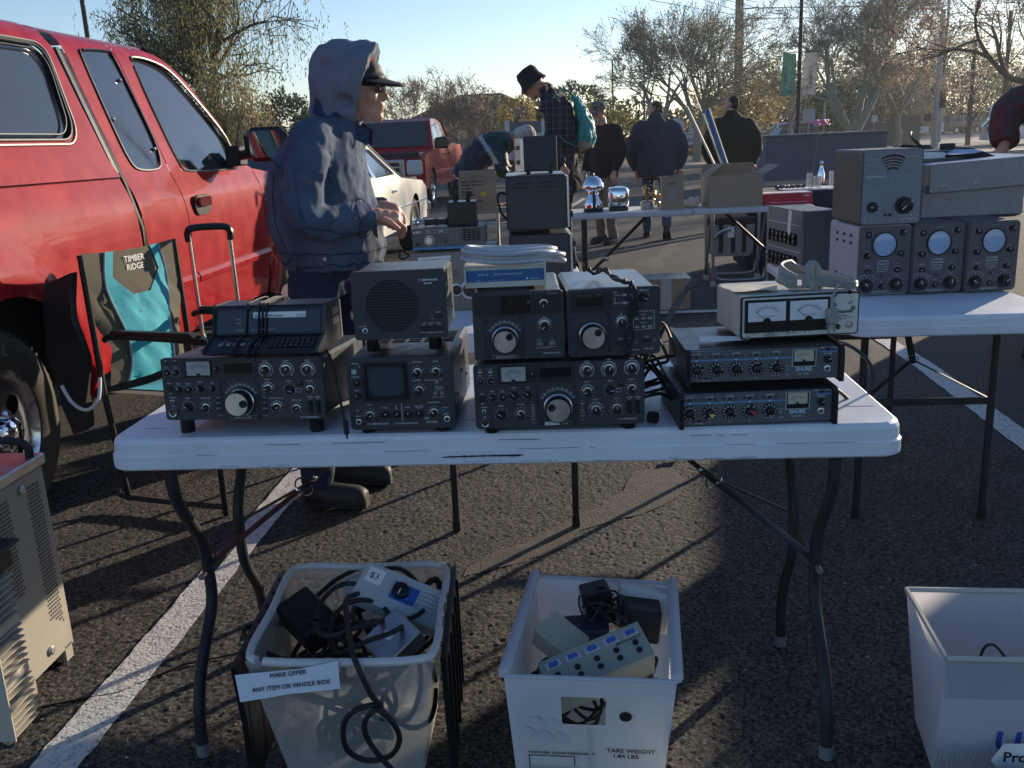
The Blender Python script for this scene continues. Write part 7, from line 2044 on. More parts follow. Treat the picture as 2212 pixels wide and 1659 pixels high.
def fuse(name, mb, mt, parent, vox=.012, sm=4, wr=0., ws=9., seed=0, mats=None, zone=None):
    """voxel-fuse overlapping volumes into one continuous skin, then wrinkle it"""
    me = mb.mesh(); o = bpy.data.objects.new('tmp', me); S.collection.objects.link(o)
    m1 = o.modifiers.new('r', 'REMESH'); m1.mode = 'VOXEL'; m1.voxel_size = vox
    m2 = o.modifiers.new('s', 'SMOOTH'); m2.iterations = sm; m2.factor = .5
    dg = bpy.context.evaluated_depsgraph_get(); dg.update()
    me2 = bpy.data.meshes.new_from_object(o.evaluated_get(dg))
    bpy.data.objects.remove(o); bpy.data.meshes.remove(me)
    if wr:
        n = len(me2.vertices); co = np.empty(n * 3); no = np.empty(n * 3)
        me2.vertices.foreach_get('co', co); me2.vertices.foreach_get('normal', no)
        co = co.reshape(-1, 3); no = no.reshape(-1, 3)
        d = np.empty(n)
        for i in range(n):
            x, y, z = co[i]
            v = Vector((x * ws * 1.25 + seed + z * ws * .3, y * ws * 1.1, z * ws * .55))
            a = noise.noise(v); b = noise.noise(Vector((x * ws * 2.2 + z * 9, y * ws * 2.2, z * ws * 2.6 - x * 8 + seed)))
            c_ = noise.noise(Vector((x * ws * 4 + seed, y * ws * 4, z * ws * 2)))
            d[i] = -abs(a) * 1.2 + .4 * b - .6 * abs(b) - .25 * abs(c_)
        co += no * (d * wr)[:, None]
        me2.vertices.foreach_set('co', co.ravel())
    for q in (mats or [mt]): me2.materials.append(q)
    if zone: me2.polygons.foreach_set('material_index', [zone(p.center) for p in me2.polygons])
    me2.polygons.foreach_set('use_smooth', [True] * len(me2.polygons)); me2.update()
    ob = bpy.data.objects.new(name, me2); S.collection.objects.link(ob); ob.parent = parent
    return ob


def hand(mb, w, d, up, sc=1., curl=.6, side=1):
    """palm at wrist w towards d; five separate bent fingers"""
    w = Vector(w); d = Vector(d).normalized(); u = Vector(up); u = (u - d * u.dot(d)).normalized(); s = d.cross(u) * side
    for t in (.02, .05, .08): mb.ball(w + d * t * sc, .030 * sc, 10, sz=1)
    for i, L in enumerate((.072, .080, .075, .060)):
        b = w + d * .085 * sc + s * (.030 - .020 * i) * sc
        p = [b - d * .03, b, b + (d * cos(curl * .6) - u * sin(curl * .6)) * L * .5 * sc]
        p.append(p[-1] + (d * cos(curl * 1.6) - u * sin(curl * 1.6)) * L * .33 * sc); p.append(p[-1] + (d * cos(curl * 2.4) - u * sin(curl * 2.4)) * L * .25 * sc)
        mb.tube(p, [.010 * sc, .0095 * sc, .009 * sc, .0085 * sc, .007 * sc], 8)
    b = w + d * .03 * sc + s * .028 * sc
    mb.tube([b, b + (d * .6 + s * .8).normalized() * .035 * sc, b + (d * .9 + s * .5 - u * .3).normalized() * .066 * sc], [.013 * sc, .011 * sc, .009 * sc], 8)


def head(mb, c, yaw=0., pitch=0., s=1.):
    M = Matrix.Translation(Vector(c)) @ Matrix.Rotation(yaw, 4, 'Z') @ Matrix.Rotation(pitch, 4, 'Y') @ Matrix.Scale(s, 4)
    B = lambda p, r, sx=1, sy=1, sz=1: mb.ball(p, r, 16, sz=sz, sy=sy, sx=sx, M=M)
    B((-.01, 0, .03), .095, 1.0, .80, .92); B((.02, 0, -.02), .075, .95, .85, 1.15); B((.045, 0, -.075), .042, 1, 1.05, .8); B((.072, 0, -.095), .022, 1, 1.2, .9)
    B((.078, 0, .035), .03, .6, 1.7, .5)
    mb.add([tuple(M @ Vector(p)) for p in ((.078, 0, .035), (.118, 0, -.022), (.108, .017, -.034), (.108, -.017, -.034), (.082, .014, -.036), (.082, -.014, -.036), (.07, .012, .02), (.07, -.012, .02))], [(0, 1, 2, 6), (0, 7, 3, 1), (1, 3, 2), (2, 3, 5, 4), (2, 4, 6), (3, 7, 5), (4, 5, 7, 6), (0, 6, 7)], 0, True)
    B((.103, 0, -.027), .013, 1.1, 1.2, .9); B((.088, 0, -.053), .017, .75, 1.5, .42); B((.084, 0, -.068), .017, .75, 1.4, .45)
    for y in (-.074, .074): B((-.005, y, .0), .028, .7, .35, 1.1)
    for y in (-.045, .045): B((.06, y, -.025), .027, .8, .8, .9)
    return M


def person(label, loc, rz, J, jm, tm, sm_, vox=.014, hair=None, extra=None, wr=.012, zone=None, jmats=None, handed=True, cat='person', scale=1.):
    """J: torso sections, head c/yaw/pitch, arms [(shoulder, elbow, wrist, handdir)], legs [(hip, knee, ankle, toe)]; local +x is forward"""
    t = thing('person', label, cat, loc, rz)
    t.scale = (scale,) * 3
    T = J['torso']; hc = Vector(J['head'])
    mb = MB(); hM = head(mb, hc, J.get('hyaw', 0), J.get('hpitch', 0), J.get('hs', 1))
    tp = Vector(T[-1][:3]); mb.tube([tp - Vector((0, 0, .08)), tp, hc + (hM.to_3x3() @ Vector((-.02, 0, -.06)))], [.07, .062, .058], 12)
    loft(mb, [(q[0], q[1], q[2], q[3] * .8, q[4] * .8, *q[5:]) for q in T])
    for a in J['arms']:
        mb.tube([a[0], a[1], a[2]], [.045, .036, .028], 10)
        if handed: hand(mb, a[2], a[3], a[4] if len(a) > 4 else (0, 0, 1), 1.05, a[5] if len(a) > 5 else .6)
    for l in J['legs']: mb.tube(l[:3], [.08, .055, .042], 10); mb.tube([l[2], Vector(l[3]) * .6 + Vector(l[2]) * .4 - Vector((0, 0, .01))], [.034, .018], 8)
    fuse('body', mb, m_skin, t, J.get('bvox', .009), 2)
    # upper garment
    mb = MB(); loft(mb, T)
    for a in J['arms']:
        s_, e, w = map(Vector, a[:3]); r = J.get('sl', .062)
        mb.tube(spl([Vector((T[-2][0], s_.y * .4, s_.z)), s_, e, w], 5), [r * 1.25] * 5 + [r * 1.22, r * 1.18, r * 1.14, r * 1.12, r * 1.1] + [r * 1.05, r, r * .95, r * .9, r * .82] + [r * .78], 14)
    if 'collar' in J:
        for q in J['collar']: loft(mb, q)
    fuse('jacket', mb, jm, t, vox, 3, wr, J.get('ws', 9), loc[0] * 3, jmats, zone)
    # trousers
    mb = MB(); hp = J['hips']; loft(mb, hp)
    for l in J['legs']:
        a, b, c = map(Vector, l[:3]); mb.tube(spl([a, b, c], 6), [.098] + [.092, .09, .086, .082, .079] + [.076, .072, .070, .068, .067, .066, .066], 14)
    fuse('trousers', mb, tm, t, vox, 3, wr * .8, 8, loc[0])
    for l in J['legs']:
        an, toe = Vector(l[2]), Vector(l[3]); dd = (toe - an); dd.z = 0
        d_ = dd.normalized() if dd.length > .02 else Vector((1, 0, 0))
        mb = MB()
        pts = [toe - d_ * .235 + Vector((0, 0, (an.z - toe.z) * .8)), toe - d_ * .14 + Vector((0, 0, (an.z - toe.z) * .3)), toe - d_ * .03, toe]
        mb.tube(pts, [.042, .049, .050, .034], 12); mb.tube([an, pts[0] + Vector((0, 0, .02))], [.045, .042], 10)
        sh = fuse('shoe', mb, sm_, t, .010, 2)
        mb = MB(); mb.tube([Vector((q.x, q.y, min(q.z, .05) - .024 if an.z < .12 else q.z - .035)) for q in pts], [.046, .053, .054, .040], 12, flat=.22); mb.build('sole', m_blkm, sh)
        mb = MB(); sd_ = Vector((-d_.y, d_.x, 0))
        for k_ in (.075, .09, .105): q = toe - d_ * k_ + Vector((0, 0, .045)); mb.tube([q - sd_ * .022 - Vector((0, 0, .008)), q, q + sd_ * .022 - Vector((0, 0, .008))], .0028, 5)
        mb.build('laces', m_paper, sh)
    return t, hM


m_denim = mat('denim_jacket', (.042, .068, .115), .9, var=.3, vs=9, bump=.8, bs=420, bd=.0015, col2=(.075, .105, .16), ps=5)
m_jean = mat('dark_jeans', (.014, .024, .055), .85, var=.3, vs=7, bump=.4, bs=700, bd=.001)
m_hood = mat('grey_fleece', (.15, .17, .22), .9, var=.12, vs=14, bump=.4, bs=500, bd=.001)
m_shoe = mat('shoe_leather', (.028, .026, .026), .6, var=.2, vs=20)
m_blkc = mat('black_cloth', (.010, .011, .015), .9, var=.2, vs=10, bump=.3, bs=400)

# --- hooded man
J = dict(torso=[(.035, 0, .90, .18, .19), (.03, 0, .97, .20, .21), (.01, 0, 1.07, .21, .225), (.0, 0, 1.18, .20, .235), (.01, 0, 1.29, .165, .235), (.045, 0, 1.37, .13, .20), (.08, 0, 1.425, .09, .12)], head=(.165, 0, 1.515), hpitch=.04, hs=.98,
         arms=[((.035, -.20, 1.34), (.02, -.29, 1.10), (.205, -.13, 1.09), (.8, .5, -.2), (0, -.3, 1), .9), ((.035, .20, 1.34), (.03, .28, 1.11), (.20, .10, 1.10), (.6, -.7, -.1), (0, .3, 1), .9)], sl=.068,
         legs=[((-.03, -.09, .88), (-.04, -.10, .48), (-.09, -.10, .09), (.10, -.11, .035)), ((.0, .10, .88), (.02, .12, .48), (-.03, .13, .09), (.15, .14, .035))],
         hips=[(-.02, 0, .80, .13, .17), (.0, 0, .90, .14, .18), (.01, 0, .98, .13, .17)], collar=[[(.075, 0, 1.36, .12, .14, .45), (.095, 0, 1.44, .088, .098, .45)]], ws=7, bvox=.0065)
t, hM = person('man in grey hood, black cap and blue denim jacket standing behind the front table', (-.66, 3.40, 0), R(-3), J, m_denim, m_jean, m_shoe, .008, wr=.016)
mb = MB(); loft(mb, [(.035, 0, 1.36, .06, .12, .2), (.07, 0, 1.42, .088, .105, .25), (.08, 0, 1.48, .088, .106, .15), (.10, 0, 1.545, .108, .118, .05), (.11, 0, 1.61, .108, .116), (.12, 0, 1.665, .082, .085), (.13, 0, 1.69, .03, .04)])
P = [(.245, 0, 1.665), (.245, .06, 1.645), (.225, .098, 1.60), (.195, .104, 1.52), (.168, .09, 1.45), (.155, .05, 1.40), (.155, 0, 1.385), (.155, -.05, 1.40), (.168, -.09, 1.45), (.195, -.104, 1.52), (.225, -.098, 1.60), (.245, -.06, 1.645)]
mb.tube(spl(P, 4, True), .013, 8)
mb.ball((.222, 0, 1.645), .03, 10); mb.ball((.222, -.045, 1.63), .028, 10); mb.ball((.222, .045, 1.63), .028, 10)
for p in ((.19, -.07, 1.60), (.19, .07, 1.60), (.19, 0, 1.645), (.17, -.078, 1.56), (.17, .078, 1.56), (.145, -.078, 1.52), (.145, .078, 1.52), (.14, -.06, 1.44), (.14, .06, 1.44)): mb.ball(p, .045, 10)
fuse('hood', mb, m_hood, t, .008, 4, .014, 8, 3)
mb = MB(); mb.ball((.178, 0, 1.562), .084, 20, sz=.85, sy=.92); mb.tube(spl([(.20, -.078, 1.555), (.25, -.05, 1.548), (.262, 0, 1.552), (.25, .05, 1.548), (.20, .078, 1.555)], 4), .010, 6)
cp = fuse('cap', mb, m_blkm, t, .006, 3)
mb = MB()
def brim(a, b, th=0):
    return (.235 + a, b, 1.558 - a * .32 - b * b * 3.2 - th)
mb.sheet([(-.02, -.085), (.03, -.078), (.075, -.055), (.102, -.02), (.105, 0), (.102, .02), (.075, .055), (.03, .078), (-.02, .085)], (), brim, .02, thick=.005); mb.build('cap_brim', m_blkm, cp)
mb = MB(); Mx = Matrix(((.55, 0, .83), (.83, 0, -.55), (0, 1, 0))).to_4x4(); Mx = Matrix.Translation((.215, -.078, 1.60)) @ Mx
text(mb, 'BA', .042, Mx, bold=.002); mb.build('cap_letters', mat('red_stitch', (.6, .05, .04), .7), cp)
mb = MB()
for y in (-.034, .034): mb.prism(rrect(y - .026, y + .026, 1.500, 1.540, .014, 4), .252, .257, 'x')
for y in (-.066, .066): mb.tube([(.252, y, 1.528), (.17, y * 1.08, 1.53)], .0028, 6)
mb.build('sunglasses', mat('dark_lens', (.015, .013, .012), .1, coat=.5), t)
mb = MB(); mb.ball((.195, 0, 1.418), .03, 12, sx=.8, sy=1.3, sz=.5); mb.build('grey_stubble', mat('stubble', (.40, .32, .27), .9), t)
mb = MB()
for y in (-1, 1):
    mb.add([(.03, y * .115, 1.44), (.115, y * .10, 1.375), (.195, y * .045, 1.325), (.205, y * .035, 1.375), (.12, y * .088, 1.435), (.04, y * .098, 1.49)], [(0, 1, 4, 5), (1, 2, 3, 4)])
mb.build('jacket_collar', mat('denim_collar', (.02, .04, .085), .85, bump=.5, bs=300, bd=.002), t)
jk = [c for c in kids(t) if c.name.startswith('jacket') and 'collar' not in c.name][0]
mb = MB(); mc = MB()
for w_, P in ((0, ((-.03, -.15, 1.41), (-.07, -.21, 1.34), (-.09, -.26, 1.25), (-.08, -.28, 1.15))), (0, ((-.16, -.05, 1.31), (-.12, -.16, 1.29), (-.09, -.22, 1.27))), (0, ((.0, -.30, 1.30), (.01, -.34, 1.2), (.03, -.34, 1.10), (.12, -.28, 1.04), (.20, -.18, 1.03))),
              (0, ((-.14, -.18, 1.25), (-.15, -.19, 1.1), (-.13, -.19, .97))), (0, ((.0, -.22, 1.38), (.06, -.2, 1.30), (.10, -.2, 1.2))), (1, [(.02 + .22 * cos(a), .23 * sin(a), .962) for a in [PI * .9 + PI * 1.2 * i / 24 for i in range(25)]]), (1, [(.02 + .22 * cos(a), .23 * sin(a), .918) for a in [PI * .9 + PI * 1.2 * i / 24 for i in range(25)]]),
              (1, [(.175, -.145 + .07 * cos(a), 1.085 + .07 * sin(a)) for a in [2 * PI * i / 16 for i in range(17)]])):
    Q = []
    for p in spl(P, 5):
        ok, loc_, nr, _ = jk.closest_point_on_mesh(p)
        Q.append(loc_ + nr * .0012)
    mb.tube(Q, .0016, 5)
    mc.tube([q + Vector((.0, 0, .006)) for q in Q], .0011, 4)
mb.build('dark_seams', mat('navy_seam', (.012, .02, .04), .9), t)  # sewn seam lines in a navy darker than the denim
mc.build('stitching', mat('pale_seam', (.07, .11, .19), .8), t)
mb = MB(); mb.lathe([(.007, 0), (.006, .003)], 12, Matrix.Translation((.05, -.215, .955)) @ MY); mb.build('jacket_button', m_steel, t)

# --- plaid shirt man with backpack
def plaid():
    mt = mat('dark_plaid', (.018, .021, .028), .9, bump=.3, bs=300); nt = mt.node_tree; N, L = nt.nodes, nt.links; tc = N.new('ShaderNodeTexCoord'); mx = None
    for ax in (0, 1, 2):
        w = N.new('ShaderNodeTexWave'); w.bands_direction = 'XYZ'[ax]; w.inputs['Scale'].default_value = 5.5; L.new(tc.outputs['Object'], w.inputs['Vector'])
        m_ = N.new('ShaderNodeMath'); m_.operation = 'GREATER_THAN'; m_.inputs[1].default_value = .93; L.new(w.outputs['Fac'], m_.inputs[0])
        if ax == 1: continue
        if mx is None: mx = m_
        else:
            a_ = N.new('ShaderNodeMath'); a_.operation = 'ADD'; L.new(mx.outputs[0], a_.inputs[0]); L.new(m_.outputs[0], a_.inputs[1]); mx = a_
    r = N.new('ShaderNodeValToRGB'); r.color_ramp.elements[0].color = (.016, .018, .024, 1); r.color_ramp.elements[1].color = (.085, .09, .10, 1); d_ = N.new('ShaderNodeMath'); d_.operation = 'MULTIPLY'; d_.inputs[1].default_value = .5
    L.new(mx.outputs[0], d_.inputs[0]); L.new(d_.outputs[0], r.inputs[0]); L.new(r.outputs[0], N['Principled BSDF'].inputs['Base Color']); return mt


J = dict(torso=[(.03, 0, 1.00, .15, .18), (.03, 0, 1.10, .155, .185), (.03, 0, 1.25, .15, .20), (.03, 0, 1.42, .15, .225), (.05, 0, 1.56, .135, .225, .2), (.10, 0, 1.66, .11, .18, .35), (.15, 0, 1.73, .085, .11, .5), (.175, 0, 1.765, .07, .085, .5)], head=(.262, 0, 1.785), hpitch=.62,
         arms=[((.08, .20, 1.57), (.10, .27, 1.27), (.02, .20, 1.10), (-.2, -.2, -1)), ((.08, -.20, 1.57), (.14, -.24, 1.27), (.30, -.08, 1.16), (1, .3, -.2))], legs=[((.0, .09, .95), (.02, .10, .50), (-.08, .10, .09), (.12, .11, .035)), ((.0, -.09, .95), (.04, -.1, .50), (.02, -.10, .09), (.22, -.11, .035))],
         hips=[(-.02, 0, .86, .13, .17), (-.02, 0, .96, .14, .18), (.0, 0, 1.06, .12, .16)], sl=.066)
t, hM = person('tall man in dark plaid shirt and black bucket hat looking down, wearing a teal backpack', (.56, 8.4, 0), PI - .1, J, plaid(), mat('black_trousers', (.014, .013, .014), .9, var=.2, vs=8), m_shoe, .016, wr=.02)
mb = MB(); mb.lathe([(.115, -.02), (.10, .02), (.098, .07), (.08, .105), (.02, .115)], 24, hM @ Matrix.Translation((-.005, 0, .035))); mb.lathe([(.10, .0), (.135, -.045), (.13, -.05), (.09, -.01)], 24, hM @ Matrix.Translation((.0, 0, .035))); mb.build('bucket_hat', m_blkc, t)
t = thing('backpack', 'teal drawstring backpack with a tan base on the back of the plaid shirt man', 'backpack', (.56, 8.4, 0), PI - .1)
mb = MB(); loft(mb, [(-.12, 0, 1.19, .03, .05), (-.17, 0, 1.22, .08, .12), (-.19, 0, 1.32, .10, .15), (-.18, 0, 1.45, .085, .15), (-.15, 0, 1.57, .07, .12), (-.10, 0, 1.66, .045, .07), (-.07, 0, 1.70, .02, .03)])
fuse('sack', mb, None, t, .012, 2, .030, 10, 5, [mat('teal_nylon', (.04, .27, .26), .6, var=.2, vs=9), mat('tan_base', (.30, .25, .20), .8)], lambda c: int(c.z < 1.29 + (c.x + .16) * .3))
tb('strap', mat('teal_nylon', (.04, .27, .26), .6), [(-.09, .12, 1.66), (.0, .19, 1.72), (.10, .20, 1.62), (.12, .21, 1.45), (.0, .23, 1.3), (-.12, .14, 1.24)], .016, t, 6, 4, flat=.4)

# --- camouflage cap man
J2 = dict(torso=[(.0, 0, .82, .15, .19), (.0, 0, .95, .16, .205), (.01, 0, 1.10, .165, .215), (.01, 0, 1.28, .15, .225), (.015, 0, 1.40, .12, .20), (.03, 0, 1.47, .075, .11)], head=(.085, 0, 1.60), hpitch=.25,
          arms=[((.0, .19, 1.38), (.0, .27, 1.12), (.09, .24, .90), (.2, 0, -1)), ((.0, -.19, 1.38), (-.02, -.27, 1.12), (.08, -.26, .90), (.2, 0, -1))], legs=[((0, .09, .86), (.03, .1, .46), (-.02, .11, .09), (.15, .12, .035)), ((0, -.09, .86), (.0, -.1, .46), (-.05, -.11, .09), (.12, -.13, .035))],
          hips=[(-.01, 0, .76, .13, .17), (0, 0, .88, .14, .18), (0, 0, .95, .13, .17)], sl=.068)
t, hM = person('older man in black fleece, khaki trousers and camouflage cap', (1.27, 11.8, 0), R(222), J2, m_blkc, mat('khaki_cloth', (.19, .13, .09), .9, var=.15, vs=9), m_shoe, .018, wr=.015)
m_camo = mat('camouflage', (.20, .19, .16), .9, col2=(.07, .065, .055), ps=30, lo=.45, hi=.55)
mb = MB(); mb.lathe([(.098, .0), (.097, .05), (.08, .085), (.03, .10), (.001, .10)], 20, hM @ Matrix.Translation((-.005, 0, .03)), 0, cap0=False, cap1=False); mb.prism([(.07, -.075), (.13, -.065), (.17, -.03), (.17, .03), (.13, .065), (.07, .075)], .03, .038, M=hM @ Matrix.Rotation(.2, 4, 'Y') @ Matrix.Translation((0, 0, .012))); mb.build('cap', m_camo, t)
mb = MB(); mb.ball(hM @ Vector((.07, 0, -.075)), .042, 12, sz=.8); mb.build('grey_beard', mat('grey_hair', (.42, .38, .35), .9), t)
mb = MB()
for y in (-.035, .035): mb.box(.094, .10, y - .026, y + .026, -.012, .022, .002, M=hM)
mb.build('glasses', mat('dark_lens', (.015, .013, .012), .1), t)
mb = MB(); mb.box(0, .05, -.002, 0, 0, .03, M=Matrix.Translation((.15, -.10, 1.30)) @ Matrix.Rotation(R(-60), 4, 'Z')); mb.build('chest_emblem', m_inkp, t)


def hairs(t, hM, key, c, dz=.02):
    mb = MB(); mb.ball((-.022, 0, .04 + dz), .093, 16, sx=1.02, sy=.86, sz=.86, M=hM); mb.ball((-.045, 0, -.01), .075, 14, sy=.95, M=hM); fuse('hair', mb, mat(key, c, .8, var=.3, vs=40), t, .008, 1, .01, 30)


# --- grey hooded jacket man seen from behind, walking
m_gj = mat('grey_blue_canvas', (.045, .052, .072), .9, var=.15, vs=6, bump=.4, bs=300)
J3 = dict(J2, head=(.05, .02, 1.61), hyaw=1.0, hpitch=.0, torso=[(.0, 0, .78, .17, .23), (.0, 0, .92, .18, .25), (.0, 0, 1.10, .18, .255), (-.005, 0, 1.28, .165, .25), (.0, 0, 1.42, .12, .20), (.01, 0, 1.49, .08, .12)],
          arms=[((0, .22, 1.38), (.0, .32, 1.10), (.12, .26, .88), (.5, -.2, -1)), ((0, -.22, 1.38), (-.02, -.33, 1.12), (.08, -.28, .88), (.5, .2, -1))], legs=[((0, .10, .86), (.08, .12, .46), (.08, .13, .09), (.28, .14, .035)), ((0, -.10, .86), (.02, -.12, .44), (-.24, -.14, .16), (-.10, -.14, .04))],
          collar=[[(-.03, 0, 1.40, .12, .17, -.4), (-.075, 0, 1.48, .085, .12, -.5), (-.09, 0, 1.56, .055, .08, -.3), (-.08, 0, 1.60, .02, .03)]], sl=.082)
t, hM = person('man walking away in a bulky grey-blue hooded work jacket and jeans', (1.98, 12.2, 0), R(78), J3, m_gj, mat('blue_jeans', (.045, .065, .11), .9, var=.25, vs=8), m_shoe, .018, wr=.018)
hairs(t, hM, 'brown_hair', (.06, .04, .03), .0)
# --- dark jacket man
J4 = dict(J3, legs=J2['legs'], head=(.05, .02, 1.655), torso=[(q[0], q[1], q[2] * 1.02, q[3], q[4] * 1.02) for q in J3['torso']], hyaw=1.1, collar=[[(-.03, 0, 1.46, .12, .17, -.4), (-.075, 0, 1.53, .08, .11, -.5), (-.085, 0, 1.59, .04, .06, -.3)]])
t, hM = person('dark-haired man in a heavy black-green jacket standing with hands in pockets', (3.09, 12.8, 0), R(75), J4, mat('black_green_cloth', (.016, .019, .014), .9, var=.2, vs=6, bump=.3, bs=300), m_blkc, m_shoe, .018, wr=.022)
hairs(t, hM, 'dark_hair', (.02, .014, .012), .0)
# --- bending person
J5 = dict(torso=[(-.02, 0, .98, .14, .18, .5), (.05, 0, 1.10, .15, .20, .9), (.16, 0, 1.22, .15, .22, 1.1), (.29, 0, 1.29, .135, .22, 1.25), (.39, 0, 1.33, .09, .16, 1.35), (.44, 0, 1.345, .06, .09, 1.4)], head=(.545, 0, 1.33), hpitch=1.25,
          arms=[((.33, -.2, 1.27), (.33, -.27, 1.06), (.43, -.12, 1.11), (.9, .3, .1)), ((.33, .2, 1.27), (.36, .26, 1.05), (.48, .10, 1.12), (.9, -.3, .1))], legs=[((-.02, .09, .92), (.0, .1, .48), (-.04, .1, .09), (.14, .11, .035)), ((-.02, -.09, .92), (.02, -.1, .48), (0, -.1, .09), (.18, -.11, .035))], hips=[(-.02, 0, .80, .13, .17), (-.02, 0, .92, .14, .18), (.0, 0, 1.0, .12, .17)], sl=.07)
t, hM = person('white-haired person bending over the narrow table in a navy and dark green jacket', (-.34, 8.75, 0), R(2), J5, None, m_blkc, m_shoe, .016, wr=.02,
               jmats=[mat('navy_nylon', (.012, .018, .034), .6, var=.2, vs=8), mat('dark_green_nylon', (.008, .035, .03), .6, var=.2, vs=8), mat('reflective_strip', (.36, .36, .36), .5)],
               zone=lambda c: (2 if abs(c.x + c.z * .55 - .90) < .022 and c.z > 1.12 else (1 if c.x + c.z * .55 > .90 else 0)))
hairs(t, hM, 'white_hair', (.50, .47, .44), .01)
bx('held_papers', mat('mixed_print', (.45, .50, .55), .6, col2=(.12, .25, .45), ps=14), .40, .62, -.12, .05, -.004, .004, .001, t, Matrix.Translation((.02, 0, 1.12)) @ Matrix.Rotation(R(25), 4, 'Y'))
# --- person at the right edge
J6 = dict(J2, head=(.10, 0, 1.60), arms=[((.0, .20, 1.38), (.10, .30, 1.12), (.30, .20, 1.14), (1, -.2, .1)), ((.08, -.20, 1.42), (.27, -.22, 1.36), (.36, -.12, 1.18), (.3, .2, -.6))], sl=.095)
t, hM = person('person in a maroon camouflage jacket cut off by the right edge, arms forward', (3.03, 4.95, 0), R(186), J6, mat('maroon_camo', (.12, .02, .03), .85, col2=(.05, .042, .04), ps=14, lo=.45, hi=.52), m_blkc, m_shoe, .016, wr=.02)
hairs(t, hM, 'dark_hair', (.02, .014, .012), .0)
# ================================================================ other vehicles
def car(name, label, cat, loc, rz, L, Wd, prof, glassz, mt, wheels, wr_=.34, roofw=.78, extra=None, group='parked vehicles', win=None, trim=None):
    """body: side profile (y along length, z) with tumblehome above glassz; windows inset on the sides"""
    t = thing(name, label, cat, loc, rz, group)
    zt = max(z for y, z in prof)
    def X(z): return Wd / 2 * (1 if z <= glassz else 1 - (1 - roofw) * ((z - glassz) / (zt - glassz)))
    holes = [[(wy + (wr_ + .06) * cos(a), wr_ + (wr_ + .06) * sin(a)) for a in [PI * 1.0 - PI * i / 12 for i in range(13)]] for wy in wheels]
    out = []
    base_z = prof[0][1]
    P = list(prof)
    for h in holes:       # cut the arches into the lower edge
        pass
    low = [(P[-1][0], base_z)]
    ys_ = sorted(holes, key=lambda h: h[0][0])
    body = [p for p in P]
    edge = [(P[0][0], base_z)]
    for h in ys_: edge += [(max(min(y, P[-1][0] - .02), P[0][0] + .02), max(z, base_z)) for y, z in h]
    edge += [(P[-1][0], base_z)]
    outline = edge + [p for p in P[::-1][1:-1]] if P[0][1] == base_z and P[-1][1] == base_z else edge + P[::-1]
    mb = MB()
    for sg in (-1, 1): mb.sheet(outline, win or (), lambda y, z, sg=sg: (sg * (X(z) + .03 * math.exp(-((z - .75) / .25) ** 2) - .03), y, z), .16, flip=sg > 0)
    n = len(P)
    for i in range(n - 1):
        (y0, z0), (y1, z1) = P[i], P[i + 1]
        a, b = X(z0), X(z1)
        mb.add([(-a, y0, z0), (a, y0, z0), (b, y1, z1), (-b, y1, z1)], [(0, 1, 2, 3)])
    mb.build('body', mt, t)
    mb = MB(); mb.box(-Wd / 2 + .12, Wd / 2 - .12, P[0][0] + .1, P[-1][0] - .1, base_z - .02, glassz - .05, .02); mb.build('underbody', m_blkm, t)
    for w in (win or ()):
        for sg in (-1, 1):
            mb = MB(); mb.sheet(w, (), lambda y, z, sg=sg: (sg * (X(z) - .035), y, z), .3, flip=sg > 0); mb.build('side_window', m_win, t)
            if trim:
                mb = MB(); q = [(sg * (X(z) - .024), y, z) for y, z in w]; mb.tube(q + [q[0]], .014, 5); mb.build('window_trim', trim, t)
    for wy in wheels:
        for sg in (-1, 1): wheel(t, (sg * (Wd / 2 - .12), wy, wr_), wr_, .2, sg, letters=False, holes=6)
    return t


def glass(t, name, P, mt=None): mb = MB(); mb.add(P, [tuple(range(len(P)))]); return mb.build(name, mt or m_win, t)


m_red2 = mat('clean_red_paint', (.30, .003, .018), .5, 0., var=.08, vs=3, coat=.5, spec=.1)
# far red pickup, facing the camera (front at y=0, runs away)
prof = [(0, .45), (0, 1.02), (.25, 1.12), (1.15, 1.22), (1.95, 1.83), (2.2, 1.90), (3.1, 1.90), (3.6, 1.80), (3.75, 1.28), (5.75, 1.30), (5.8, .50)]
prof[0] = (0, .42); prof[-1] = (5.8, .42)
t = car('pickup_truck', 'red crew-cab pickup with chrome grille parked behind the white old car', 'pickup truck', (-2.56, 19.6, 0), R(-5.5), 5.8, 1.98, prof, 1.22, m_red2, (.95, 4.55), .39, .80,
        win=([(1.72, 1.32), (2.10, 1.78), (2.62, 1.80), (2.62, 1.32)], [(2.72, 1.32), (2.72, 1.80), (3.2, 1.78), (3.42, 1.36)]), trim=None)
glass(t, 'windscreen', [(-.86, 1.20, 1.29), (.86, 1.20, 1.29), (.74, 1.90, 1.825), (-.74, 1.90, 1.825)])
bx('grille_surround', m_chrome, -.56, .56, -.05, .02, .62, 1.04, .03, t); bx('grille', m_blkm, -.46, .46, -.07, -.04, .68, .98, .01, t); bx('grille_bars', m_chrome, -.46, .46, -.08, -.07, .76, .79, .004, t); bx('grille_bars', m_chrome, -.46, .46, -.08, -.07, .88, .91, .004, t); bx('bumper', m_chrome, -.95, .95, -.14, .05, .42, .62, .04, t)
for sg in (-1, 1):
    bx('headlight', mat('lamp_glass', (.5, .5, .5), .1, coat=1), min(sg * .60, sg * .94), max(sg * .60, sg * .94), -.045, .12, .72, 1.02, .04, t)
    bx('door_mirror', m_blk, min(sg * .98, sg * 1.28), max(sg * .98, sg * 1.28), 1.35, 1.48, 1.22, 1.46, .04, t)
    for y in (2.5, 3.3): bx('door_handle', m_blk, min(sg * .97, sg * 1.005), max(sg * .97, sg * 1.005), y, y + .16, 1.08, 1.12, .01, t)
bx('bed_opening', m_blkm, -.82, .82, 3.85, 5.7, 1.29, 1.31, .002, t)
